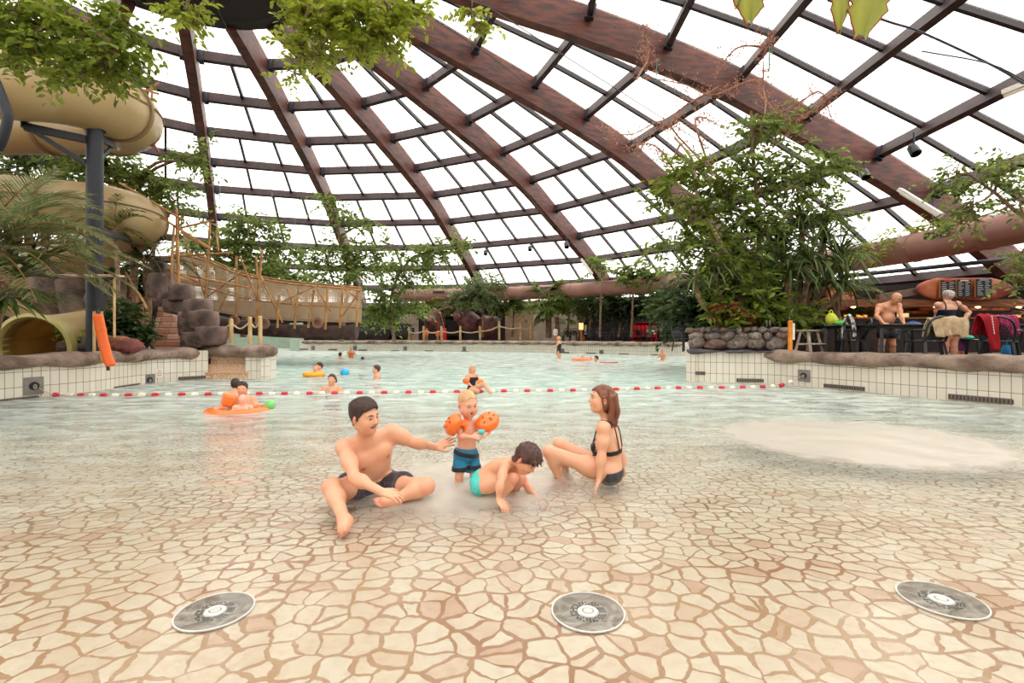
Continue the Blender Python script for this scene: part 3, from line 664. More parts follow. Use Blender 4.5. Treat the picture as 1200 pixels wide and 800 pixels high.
def man():
    e = top('person', at(432, 583, 3.5), 'man with short brown hair sitting cross-legged in dark swim shorts, one arm stretched out')
    J = dict(pelvis=at(438, 567, 3.68), chest=at(434, 536, 3.6), neck=at(428, 510, 3.5), head=at(427, 488, 3.4),
             hf=V3(.86, -.48, -.14), hu=V3(-.02, -.12, 1), shR=at(404, 524, 3.42), shL=at(459, 506, 3.64),
             elR=at(416, 560, 3.24), wrR=at(447, 576, 3.1), hdR=V3(.9, -.1, -.2), hnR=V3(.1, -.25, 1), elL=at(484, 518, 3.7), wrL=at(511, 524, 3.86), hdL=V3(.85, .1, .38), hnL=V3(-.35, -.75, .55),
             hiR=at(424, 572, 3.62), knR=at(389, 571, 3.28), anR=at(404, 611, 2.98), toR=at(401, 627, 2.84),
             hiL=at(452, 572, 3.7), knL=at(499, 569, 3.42), anL=at(461, 586, 3.34), toL=at(440, 590, 3.26), tf=V3(.6, -.8, 0))
    J['mir'] = 1; J['curlL'] = .12; J['curlR'] = .35
    # paler shaved chin and cheeks are stubble-dark
    sp = []
    fd, hd, sp, fr = human(J, 1.0, .0062, 1.0, headkw=dict(mouth=2, nose=1.1, s=1.02), spots=sp, pad=.15)
    P, f, u, r = hd
    for b in (-1, 0, 1): sp.append((P(.06, b * .035, -.085), .03, (186, 128, 100), .45))
    for q in range(14): sp.append((fr['mid'] + fr['U2'] * (.12 + .012 * q) + fr['F2'] * .12 + fr['S2'] * (.03 * math.sin(q * 2.1)), .02, (196, 138, 108), .28))
    # folds of the belly
    m = fr['mid']; 
    for dz in (-.02, -.055): fd.cap(m + fr['F1'] * .105 + fr['S1'] * .09 + fr['U1'] * dz, m + fr['F1'] * .105 - fr['S1'] * .09 + fr['U1'] * dz, .006, k=.02, sub=True)
    skin_mesh(fd, e, sp, (228, 172, 138)); eyes(e, P, f, u, r, 1.02, brow=(70, 46, 36))
    H = skull_hair(fd, P, f, u, r, 1.02, .007, top=.012)
    hairmesh(H, HAIR_D, e, .003, 120)
    # teeth
    MB().tube([P(.073, -.02, -.046), P(.085, 0, -.046), P(.073, .02, -.046)], .0045, 6).build('teeth', WHITEP, e, smooth=True)
    # shorts
    G = fd.clone(.3); b = 1.0; pel = J['pelvis']
    G.ell(pel, (.178, .14, .12), (fr['S0'], fr['F0'], fr['U0']), k=.03, clip=[(pel + fr['U0'] * .055, fr['U0'])])
    for n_ in 'LR':
        hp, kn = J['hi' + n_], J['kn' + n_]; d = (kn - hp).normalized(); L = (kn - hp).length
        G.cap(hp, hp + d * L * .62, .116, .112, k=.05, clip=[(hp + d * L * (.5 if n_ == 'R' else .48), d)])
    o = gmesh(G, 'swim_shorts', SH_D, e); reparent0(e)
    for c in e.children: pass
def woman():
    e = top('person', at(714, 560, 3.97), 'woman with wet auburn hair and black bikini sitting with knees up, leaning on her arm')
    J = dict(pelvis=at(716, 553, 4.0), chest=at(714, 522, 4.0), neck=at(712, 494, 3.99), head=at(705, 468, 3.97), hf=V3(-.97, -.1, .1), hu=V3(.03, 0, 1),
             shL=at(707, 501, 3.84), shR=at(716, 502, 4.15), elL=at(705, 534, 3.8), wrL=at(702, 562, 3.78), hdL=V3(-.45, -.3, -.75), hnL=V3(-.7, .1, .5), elR=at(728, 534, 4.22), wrR=at(730, 556, 4.2),
             hiL=at(711, 554, 3.93), knL=at(644, 529, 3.9), anL=at(657, 566, 3.98), toL=at(636, 572, 3.98), hiR=at(715, 551, 4.09), knR=at(656, 520, 4.16), anR=at(664, 558, 4.22), toR=at(644, 562, 4.22), tf=V3(-1, .15, .1))
    fd, hd, sp, fr = human(J, .94, .0062, .9, sex='f', headkw=dict(nose=.9, s=.92), pad=.14)
    P, f, u, r = hd
    for q in (-1, 1): fd.ell(J['chest'] + fr['S2'] * q * .062 + fr['F2'] * .085 + fr['U2'] * .0, (.052, .05, .052), (fr['S2'], fr['F2'], fr['U2']), k=.03)
    skin_mesh(fd, e, sp, (230, 176, 142)); eyes(e, P, f, u, r, .92, brow=(120, 76, 52))
    H = skull_hair(fd, P, f, u, r, .92, .012, hl=(-.12, -.11, -.1, -.09, -.07, -.03, .03, .07, .08, .09))
    rr = random.Random(3)
    for i in range(34):
        a = -1.15 + 2.3 * i / 33; x0 = P(-.02 - .09 * math.cos(a), .085 * math.sin(a), .02 + .03 * math.cos(a)); L = .17 + .05 * rr.random() + .05 * math.cos(a)
        p1 = x0 + V3(.02 * rr.uniform(-1, 1), .015 * rr.uniform(-1, 1), -L * .5) - f * .012; p2 = x0 + V3(.02 * rr.uniform(-1, 1) - .012, .02 * rr.uniform(-1, 1), -L)
        H.cap(x0, p1, .019, .016, k=.006); H.cap(p1, p2, .016, .005, k=.005)
    hairmesh(H, HAIR_R, e, .007, 70, (1, 1, .18))
    U = fr['U2']; c = J['chest']; Fv = fr['F2']
    # bikini top: band round the chest, cups, straps
    bz = -.035; G = region(fd, .0045, (c + U * (bz + .02), U), (c + U * (bz - .018), -U))
    G2 = fd.clone(.3)
    for q in (-1, 1): G2.ell(c + fr['S2'] * q * .062 + Fv * .088 + U * .0, (.056, .052, .054), (fr['S2'], fr['F2'], U), k=.01)
    G2.D = np.maximum(G2.D, -(fd.D - .0)); G2.D = np.minimum(G2.D, .3)
    xg = lambda X, Y, Z: ((X - c[0]) ** 2 + (Y - c[1]) ** 2 + (Z - c[2]) ** 2) ** .5 - .17
    G.D = np.maximum(G.D, xg(*[G.lo[i] + G.h * np.arange(G.n[i]).reshape([-1 if j == i else 1 for j in range(3)]) for i in range(3)]).astype(np.float32))
    G.D = np.minimum(G.D, G2.D); tp = gmesh(G, 'bikini_top', BLACKF, e)
    for q in (1, -1):
        sh = J['shL'] if q == 1 else J['shR']; a = c + fr['S2'] * q * .06 + Fv * .12 + U * .03
        mb = MB(); t_ = nk_ = sh.lerp(J['neck'], .42) + U * .035
        mb.tube(spline([a, sh.lerp(J['neck'], .4) + Fv * .05 + U * .012, t_, sh.lerp(J['neck'], .4) - Fv * .07 - U * .01, c + fr['S2'] * q * .07 - Fv * .1 * .92 + U * (bz + .01)], 5), .0055, 6)
        mb.build('shoulder_strap', BLACKF, tp, smooth=True)
    pel = J['pelvis']; G = region(fd, .006, (pel + fr['U0'] * .03, fr['U0']), (pel + fr['F0'] * .16, fr['F0']))
    for n_ in 'LR':
        hp, kn = J['hi' + n_], J['kn' + n_]; d = (kn - hp).normalized(); xs_ = [G.lo[i] + G.h * np.arange(G.n[i]).reshape([-1 if j == i else 1 for j in range(3)]) for i in range(3)]
        G.D = np.maximum(G.D, ((xs_[0] - hp[0]) * d[0] + (xs_[1] - hp[1]) * d[1] + (xs_[2] - hp[2]) * d[2] - .045).astype(np.float32))
    G.D = np.maximum(G.D, (((xs_[0] - pel[0]) ** 2 + (xs_[1] - pel[1]) ** 2 + (xs_[2] - pel[2]) ** 2) ** .5 - .19).astype(np.float32)); gmesh(G, 'bikini_bottom', SH_D, e); reparent0(e)
def boy():
    e = top('person', at(585, 585, 3.5), 'boy with brown hair in turquoise swim trunks crouching with hands in the water')
    J = dict(pelvis=at(563, 563, 3.6), chest=at(583, 549, 3.58), neck=at(600, 541, 3.55), head=at(617, 538, 3.5), hf=V3(.62, -.5, -.75), hu=V3(.5, -.28, .8),
             shR=at(591, 546, 3.42), shL=at(604, 549, 3.68), elR=at(586, 568, 3.28), wrR=at(584, 585, 3.26), hdR=V3(.5, -.5, -.45), hnR=V3(.3, -.3, .8), elL=at(618, 570, 3.62), wrL=at(629, 583, 3.52), hdL=V3(.5, -.5, -.45), hnL=V3(.3, -.3, .8),
             hiR=at(562, 571, 3.5), knR=at(601, 560, 3.46), anR=at(586, 590, 3.5), toR=at(597, 596, 3.4), hiL=at(568, 568, 3.67), knL=at(608, 562, 3.6), anL=at(597, 586, 3.68), toL=at(609, 590, 3.6), tf=V3(.3, -.2, -1))
    fd, hd, sp, fr = human(J, .74, .0055, .8, muscle=0, headkw=dict(child=1, s=.88), pad=.14)
    P, f, u, r = hd
    skin_mesh(fd, e, sp, (226, 168, 134)); eyes(e, P, f, u, r, .88, brow=(80, 50, 40))
    H = skull_hair(fd, P, f, u, r, .88, .014, top=.012, hl=(-.075, -.066, -.03, .02, -.005, -.02, .01, .04, .055, .07)); rr = random.Random(5)
    for i in range(60):
        a = rr.uniform(-PI, PI); el_ = rr.uniform(.1, 1.3); x0 = P(.1 * math.cos(a) * math.cos(el_) - .012, .085 * math.sin(a) * math.cos(el_), .03 + .1 * math.sin(el_))
        d_ = (f * .6 + r * rr.uniform(-.7, .7) - u * .25); x1 = x0 + d_.normalized() * rr.uniform(.02, .045)
        if (x1 - P(.1, 0, -.01)).length > .06: H.cap(x0, x1, .014, .004, k=.005)
    for i in range(9): 
        q = -.06 + .015 * i; x0 = P(.085, q, .075); H.cap(x0, x0 + (f * .35 - u * (.8 + .3 * (i % 3))).normalized() * .03, .011, .003, k=.005)
    hairmesh(H, HAIR_K, e, .007, 60)
    pel = J['pelvis']; G = region(fd, .007, (pel + fr['U0'] * .04, fr['U0'])); xs_ = [G.lo[i] + G.h * np.arange(G.n[i]).reshape([-1 if j == i else 1 for j in range(3)]) for i in range(3)]
    for n_ in 'LR':
        hp, kn = J['hi' + n_], J['kn' + n_]; d = (kn - hp).normalized()
        G.D = np.maximum(G.D, ((xs_[0] - hp[0]) * d[0] + (xs_[1] - hp[1]) * d[1] + (xs_[2] - hp[2]) * d[2] - .045).astype(np.float32))
    gmesh(G, 'swim_trunks', TEAL, e); reparent0(e)
def armband_sdf(fd_like, a, b, sd, R=.07, t=.03, L=.1):
    pass
def armband(parent_name, label, c, ax, out, loc=None, s=1, group='orange inflatable armbands'):
    """inflated sleeve: two puffed flat chambers round the arm, seam flange below"""
    ax = V3(ax).normalized(); out = V3(out); out = (out - ax * out.dot(ax)).normalized(); sd = ax.cross(out); c = V3(c)
    e = empty(parent_name, c, 0, label, 'armband', group)
    G = Field([c[i] - .17 * s for i in range(3)], [c[i] + .17 * s for i in range(3)], .006 * s)
    G.ell(c + out * .055 * s, (.075 * s, .052 * s, .095 * s), (ax, out, sd), k=.02); G.ell(c - out * .02 * s, (.055 * s, .022 * s, .065 * s), (ax, out, sd), k=.03)
    G.cap(c + ax * -.2, c + ax * .2, .03 * s, k=.015, sub=True); gmesh(G, 'air_chamber', ORINF, e)
    V = []; 
    mb = MB()
    for q in range(25):
        a = 2 * PI * q / 24; V.append(c + out * .04 * s + sd * math.cos(a) * .094 * s + ax * math.sin(a) * .074 * s)
    mb.tube(V[:-1], .0035 * s, 5, closed=True); mb.build('seam', ORINF, e, smooth=True)
    mb = MB().tube([c + out * .1 * s + ax * .02, c + out * .125 * s + ax * .02], .009 * s, 8); mb.build('valve', ORINF, e, smooth=True)
    for q in range(5): MB().ball(c + out * (.1 * s) + ax * (.03 * math.cos(q * 1.3)) * s + sd * (.05 * math.sin(q * 1.3)) * s, (.008 * s,) * 3, 6, 4).build('printed_dot', mat('armband_print', (150, 60, 40), .5), e, smooth=True)
    reparent0(e); return e
def toddler():
    e = top('person', at(546, 565, 3.87), 'toddler with wispy blond hair standing in blue and black swim shorts, holding a toy')
    J = dict(pelvis=at(546, 531, 3.88), chest=at(548, 508, 3.88), neck=at(549, 493, 3.87), head=at(548, 473, 3.84), hf=V3(.5, -.8, -.3), hu=V3(.05, -.25, 1),
             shR=at(539, 496, 3.83), shL=at(559, 495, 3.93), elR=at(539, 511, 3.76), wrR=at(553, 512, 3.66), hdR=V3(.9, -.25, .05), hnR=V3(-.1, -.9, .3), elL=at(572, 505, 3.88), wrL=at(566, 511, 3.72), hdL=V3(-.65, -.5, -.05), hnL=V3(.3, -.7, .6),
             hiR=at(540, 538, 3.86), knR=at(538, 558, 3.84), anR=at(537, 579, 3.87), toR=at(538, 584, 3.78), hiL=at(553, 538, 3.92), knL=at(556, 558, 3.9), anL=at(557, 578, 3.93), toL=at(562, 583, 3.84), tf=V3(.5, -.8, 0))
    J['curlL'] = .6; J['curlR'] = .6
    fd, hd, sp, fr = human(J, .52, .005, 1.05, muscle=0, headkw=dict(child=1, s=.86, mouth=1.5, nose=.7), pad=.14, belly=.012)
    P, f, u, r = hd
    for b in (-1, 1): fd.ell(P(.055, b * .038, -.045), (.024 * .84, .024 * .84, .024 * .84), (f, r, u), k=.03)
    skin_mesh(fd, e, sp, (234, 178, 148)); eyes(e, P, f, u, r, .84, iris=(70, 84, 96), brow=(186, 136, 100))
    H = skull_hair(fd, P, f, u, r, .84, .004, hl=(-.05, -.045, -.02, .02, .02, .02, .05, .078, .088, .095))
    hairmesh(H, HAIR_B, e, .003, 90)
    G = fd.clone(.3); pel = J['pelvis']
    G.ell(pel, (.1, .085, .075), (fr['S0'], fr['F0'], fr['U0']), k=.03, clip=[(pel + fr['U0'] * .045, fr['U0'])])
    for n_ in 'LR':
        hp, kn = J['hi' + n_], J['kn' + n_]; d = (kn - hp).normalized(); L = (kn - hp).length; G.cap(hp + V3(0, 0, .02), hp + d * L * .9, .056, .06, k=.012, clip=[(hp + d * L * .72, d)])
    o = gmesh(G, 'swim_shorts', BLUEF, e); V = np.array([v.co for v in o.data.vertices]); zb = pel.z
    # black waist sash and black hems as cloth of their own
    for nm_, z0, z1 in (('waist_sash', -.012, .022), ('hem', -.125, -.092)):
        G2 = G.clone(); G2.D = G2.D - .004; zz = (G2.lo[2] + G2.h * np.arange(G2.n[2]))[None, None, :]; xx = (G2.lo[0] + G2.h * np.arange(G2.n[0]))[:, None, None]
        off = (xx - pel.x) * (.25 if nm_ == 'waist_sash' else 0)
        G2.D = np.maximum(G2.D, np.maximum(zz + off - (zb + z1), (zb + z0) - zz - off).astype(np.float32)); gmesh(G2, nm_, BLACKF, o)
    for c in o.children: pass
    reparent0(e)
    armband('armband', 'orange inflatable armband on the toddler\'s arm nearer the man', at(539.5, 499, 3.8), J['elR'] - J['shR'], V3(-.8, -.5, .1), s=1.08)
    armband('armband', 'orange inflatable armband on the toddler\'s arm that reaches out with the toy', at(571, 499, 3.9), J['elL'] - J['shL'], V3(.3, -.75, .55), s=1.08)
    t = empty('water_toy', at(564, 506, 3.7), 0, 'small turquoise plastic toy held in the toddler\'s hand', 'toy')
    c = at(564, 506, 3.69); TQ = mat('turquoise_plastic', (70, 200, 205), .3)
    MB().lathe([(.0, -.016), (.02, -.016), (.03, 0), (.026, .014), (.018, .016), (0, .016)], c, 14).build('cup', TQ, t, smooth=True)
    MB().tube([c + V3(-.01, 0, -.012), c + V3(-.022, -.005, -.075)], [.008, .006], 8).build('grip', TQ, t, smooth=True); reparent0(t)
man(); woman(); boy(); toddler()
# ---------------------------------------------------------------- the two-loop tube slide
def slide():
    sc = .86
    pts = [(-260, 60, 9.2), (-110, 84, 9.2), (0, 97, 9.5), (60, 104, 10.0), (110, 116, 10.5), (146, 133, 11.4), (150, 146, 12.5), (118, 152, 13.4), (50, 152, 13.8), (-60, 158, 13.6), (-150, 200, 12.8), (-90, 226, 12.1),
           (20, 238, 12.2), (80, 243, 12.5), (130, 248, 13.1), (160, 257, 14), (160, 268, 15.4), (120, 290, 16.4), (50, 315, 16.8), (10, 340, 17.2), (60, 366, 17.4), (125, 378, 16.8), (135, 386, 14.6), (106, 394, 12.5), (80, 401, 11.3), (41, 407.5, 10.35)]
    e = empty('water_slide', at(50, 400, 11), 0, 'beige tube water slide curling in two loops above the palms with a round exit', 'slide')
    c = spline([at(x, y, Y) for x, y, Y in pts], 7); R = .66
    outer = MB().tube(c, R, 28, caps=False).build('slide_tube', SLIDE, e, smooth=True)
    MB().tube(c, R - .05, 28, caps=False).build('inner_surface', TUBE_IN, outer, smooth=True)
    n = len(c)
    # bolted flanges every few metres, lengthwise seams
    acc = 0; nxt = .9
    for i in range(1, n - 2):
        acc += (c[i] - c[i - 1]).length
        if acc > nxt:
            nxt += 2.5; t = (c[i + 1] - c[i - 1]).normalized(); q = t.to_track_quat('Z', 'Y').to_matrix()
            fb = MB().lathe([(R - .02, -.045), (R + .055, -.045), (R + .055, .045), (R - .02, .045)], c[i], 28, R=q, caps=False)
            fl_ = fb.build('flange', SEAM, e, smooth=False)
    for sgn, nm in ((1, 'seam'), (-1, 'seam')):
        P = []
        for i in range(n):
            t = (c[min(i + 1, n - 1)] - c[max(i - 1, 0)]).normalized(); s_ = t.cross(V3(0, 0, 1)).normalized() * sgn; P.append(c[i] + s_ * (R + .005) + V3(0, 0, .12))
        MB().tube(P, .018, 5).build(nm, SEAM, e, smooth=True)
    t = (c[-1] - c[-2]).normalized(); q = t.to_track_quat('Z', 'Y').to_matrix()
    MB().lathe([(R - .05, -.3), (R + .0, -.3), (R + .07, -.02), (R + .07, .06), (R - .0, .08), (R - .05, .02), (R - .05, -.3)], c[-1], 36, R=q, caps=False).build('exit_rim', mat('olive_rim', (184, 172, 104), .4, (168, 158, 96), 2), e, smooth=True)
    reparent0(e)
    # the column and its cantilever arms
    b = at(111, 400, 10.55); b.z = .5; tz = at(111, 150, 10.55).z
    k = empty('steel_column', b, 0, 'thick blue-grey steel column holding up the beige tube slide', 'column')
    MB().lathe([(.15, b.z), (.15, tz - .05), (.19, tz - .05), (.19, tz)], (b.x, b.y, 0), 28).build('post', BLUECOL, k, smooth=True)
    MB().lathe([(.26, b.z), (.26, b.z + .03), (.15, b.z + .035)], (b.x, b.y, 0), 24).build('base_plate', BLUECOL, k)
    def up(x, y): p = at(x, y, 10.55); return p
    arm = MB(); arm.beam(up(108, 165), at(28, 148, 9.9), .12, .14); arm.build('cantilever_arm', BLUECOL, k)
    MB().beam(up(108, 196), at(38, 153, 9.95), .06, .08).build('brace', BLUECOL, k)
    MB().beam(up(114, 160), at(133, 171, 11.3), .1, .12).build('cantilever_arm', BLUECOL, k)
    MB().beam(up(114, 188), at(131, 172, 11.3), .05, .06).build('brace', BLUECOL, k)
    MB().beam(up(112, 270), at(160, 282, 14.6), .12, .14).build('cantilever_arm', BLUECOL, k)
    for x, y, Y in ((28, 140, 9.9), (131, 165, 11.35)):
        p = at(x, y, Y); MB().lathe([(.05, -.16), (.05, .1), (.13, .1), (.13, .14)], p, 14).build('saddle', BLUECOL, k, smooth=False)
    reparent0(k)
    # dark bent hoop at the far left edge
    g = empty('stair_rail_hoop', at(2, 160, 8.2), 0, 'dark blue-grey bent steel hoop at the left edge before the tube slide', 'rail')
    MB().tube(spline([at(-30, 60, 8.2), at(-8, 90, 8.2), at(7, 128, 8.2), at(9, 140, 8.2), at(2, 165, 8.2), at(-12, 190, 8.2)], 6), .07, 10).build('bent_rail', BLUECOL, g, smooth=True)
    reparent0(g)
slide()
# ---------------------------------------------------------------- rescue tube on its post
def rescue():
    b = at(115, 409, 10.0); b.z = .62
    e = empty('rescue_tube_stand', b, 0, 'pale timber stand by the left pool wall that holds the orange rescue tube', 'stand')
    z1 = at(115, 362, 10.0).z
    for dx in (-.13, .02): MB().box((b.x + dx, b.y + .06, (b.z + z1) / 2), (.045, .045, z1 - b.z), bev=.008).build('post', BAMBOO_L, e)
    MB().box((b.x - .01, b.y + .03, z1 - .02), (.24, .04, .04)).build('crossbar', BLACKP, e); reparent0(e)
    t = empty('rescue_tube', at(121, 395, 9.75), 0, 'long orange foam rescue tube hanging over the left coping', 'rescue tube')
    c = [at(x, y, 9.72 + .0 * y) for x, y in ((113, 371), (116, 386), (120, 405), (125, 422), (127, 426))]
    G = Field([c[0].x - .3, 9.4, c[-1].z - .2], [c[-1].x + .2, 10.05, c[0].z + .2], .009)
    for a, b_ in zip(c, c[1:]): G.cap(a, b_, .06, .06, k=.02); G.cap(a + V3(.05, .03, .0), b_ + V3(.05, .03, 0), .055, .055, k=.03)
    gmesh(G, 'foam_float', ORANGE, t)
    MB().tube([at(117, 362, 9.8), at(114, 371, 9.75)], .02, 6).build('strap', BLACKP, t); MB().tube([at(126, 425, 9.72), at(127, 434, 9.72)], .028, 8).build('clip', BLACKP, t)
    reparent0(t)
rescue()
e = empty('shelf_board', at(107, 323, 10.0), 0, 'narrow pale pinkish board fixed level across the steel column', 'board'); MB().box(at(106, 323, 10.05), (1.2, .25, .03)).build('plank', mat('pink_board', (214, 176, 160), .6), e); MB().tube([at(134, 324, 10.1), at(134, 395, 10.1)], .022, 8).build('support', BAMBOO_L, e, smooth=True); reparent0(e)
# ---------------------------------------------------------------- boulders, brick steps
def boulder(name, c, r, label, seed, m=ROCK, group=None, cat='rock', nz=.35, n=18):
    e = MB().ball((0, 0, 0), r, n, n // 2 + 3, nz=nz, seed=seed).build(name, m, smooth=True)
    # flatten the facets a little so the blocks read as cut rock
    e.location = c; setp(e, label, cat, group); return e
def blockrock(name, c, d, label, seed, m=ROCK, group=None):
    V = []; n = 7; bm = bmesh.new(); bmesh.ops.create_cube(bm, size=1); bmesh.ops.subdivide_edges(bm, edges=bm.edges, cuts=5, use_grid_fill=True)
    for v in bm.verts:
        p = v.co.copy(); q = p.normalized() * .62; p = p.lerp(q, .38); p = Vector((p.x * d[0], p.y * d[1], p.z * d[2]))
        w_ = p + Vector((seed * 3.1, seed, 0)); p += p.normalized() * (mnoise.noise(w_ * 2.2) * .16 * min(d) + mnoise.noise(w_ * 6) * .05 * min(d)); v.co = p
    me = bpy.data.meshes.new(name); bm.to_mesh(me); bm.free(); me.polygons.foreach_set('use_smooth', np.ones(len(me.polygons), dtype=bool))
    o = link(name, me, m); o.location = c; return setp(o, label, 'rock', group)
BR = [(213, 344, 13.4, .4, .36, 'dark boulder block topping the middle of the pile beside the brick steps'), (189, 334, 14.2, .42, .62, 'tall dark boulder at the top of the brick steps under the palm'),
      (233, 362, 13.1, .5, .42, 'squarish reddish boulder at upper right of the pile beside the rope posts'), (209, 359, 13.5, .5, .36, 'dark boulder in the row edging the brick steps, upper middle'),
      (240, 376, 12.95, .46, .44, 'dark boulder in the pile right beside the first rope post, middle height'), (225, 380, 13.1, .42, .6, 'narrow dark boulder in the row edging the brick steps, lower middle'),
      (248, 393, 12.9, .56, .42, 'rounded dark boulder where the coping meets the rope posts'), (231, 398, 12.95, .5, .4, 'dark boulder lowest beside the brick steps, on the left coping'), (198, 350, 13.9, .3, .3, 'small dark boulder edging the upper brick steps'), (190, 318, 14.6, .4, .4, 'dark boulder stacked highest above the brick steps')]
for i, (x, y, Y, w_, h_, lb) in enumerate(BR):
    blockrock('boulder', at(x, y, Y), (w_ * 1.12, .55, h_ * 1.15), lb, i * 1.7 + 1, group='dark boulders beside the brick steps')
for i, (x, y, w_, m_, lb) in enumerate([(105, 405, .5, STONE, 'grey boulder beside the exit of the slide'), (133, 403, .42, mat('ochre_stone', (176, 112, 70), .7, (120, 76, 54), 3, bump=.4), 'ochre boulder in the shrubs left of the steps'),
        (148, 405, .4, mat('red_stone', (136, 66, 54), .7, (90, 50, 46), 3, bump=.4), 'reddish boulder in the shrubs left of the steps'), (88, 404, .45, ROCK, 'dark boulder between the slide exit and the column'), (62, 345, .9, ROCK, 'dark rock face left of the column below the palm'), (90, 350, .8, ROCK, 'dark rock face directly left of the column'), (128, 352, .7, ROCK, 'dark rock face behind the shrub right of the column')]):
    Y = 10.9 if y > 390 else 14.5; p = at(x, y, Y); boulder('boulder', p, (w_ * .7, w_ * .6, w_ * (.42 if y > 390 else .9)), lb, i + 20, m_, 'boulders of the left planting bed')
def stairs():
    e = empty('brick_steps', at(205, 398, 12.6), 0, 'flight of reddish brick steps climbing between the boulders at left', 'steps')
    BRK = None
    m, n, l = nt('step_brick'); out = n.new('ShaderNodeOutputMaterial'); p = n.new('ShaderNodeBsdfPrincipled'); b = n.new('ShaderNodeTexBrick'); tc = n.new('ShaderNodeTexCoord')
    mp = n.new('ShaderNodeMapping'); mp.inputs['Rotation'].default_value = (PI / 2, 0, 0); l.new(tc.outputs['Object'], mp.inputs[0]); l.new(mp.outputs[0], b.inputs[0])
    b.inputs['Scale'].default_value = 1; b.inputs['Brick Width'].default_value = .34; b.inputs['Row Height'].default_value = .17; b.inputs['Mortar Size'].default_value = .008
    b.inputs['Color1'].default_value = srgb((172, 112, 90)); b.inputs['Color2'].default_value = srgb((210, 182, 158)); b.inputs['Mortar'].default_value = srgb((110, 80, 68)); p.inputs['Roughness'].default_value = .7
    l.new(b.outputs[0], p.inputs[0]); l.new(p.outputs[0], out.inputs[0])
    z = .45; N = 9
    for i in range(N):
        Y = 12.7 + i * .32; z1 = .62 + i * .17; xl = at(174 + 1.3 * i, 0, Y).x; xr = at(233 - 4.3 * i, 0, Y).x
        st = MB().box(((xl + xr) / 2, Y + .6, z1 / 2 + .2), (xr - xl, 1.2, z1 - .35), bev=.02); st.build('step', m, e)
    # timber railing left of the steps
    r = empty('step_railing', at(172, 398, 12.4), 0, 'weathered vertical board railing left of the brick steps', 'railing')
    tops = [(147, 322, 15.2), (152, 330, 14.8), (157, 340, 14.3), (162, 346, 13.9), (167, 354, 13.3), (172, 364, 12.7)]
    for x, y, Y in tops: p1 = at(x, y, Y); MB().box((p1.x, p1.y, (p1.z + .5) / 2), (.07, .04, p1.z - .5)).build('board', mat('weathered_board', (158, 118, 88), .8, (120, 86, 66), 9), r)
    MB().tube([at(x, y - 3, Y) for x, y, Y in tops], .03, 6).build('handrail', BAMBOO, r, smooth=True); reparent0(e); reparent0(r)
    # mosaic steps down into the water in the gap of the left wall
    s = empty('mosaic_steps', at(268, 440, 12.8), 0, 'low steps with patterned mosaic risers in the gap of the left pool wall', 'steps')
    MOS = mat('mosaic', (206, 150, 110), .4, (238, 218, 190), 34, detail=1); TRD = mat('step_tread', (214, 176, 142), .6)
    for i in range(3):
        z0 = -.02 + .2 * i; MB().box((-7.37, 12.9 + i * .13, z0 + .085), (1.1, .3, .17)).build('riser', MOS, s); MB().box((-7.37, 12.88 + i * .13, z0 + .185), (1.12, .32, .03)).build('tread', TRD, s)
    reparent0(s)
stairs()
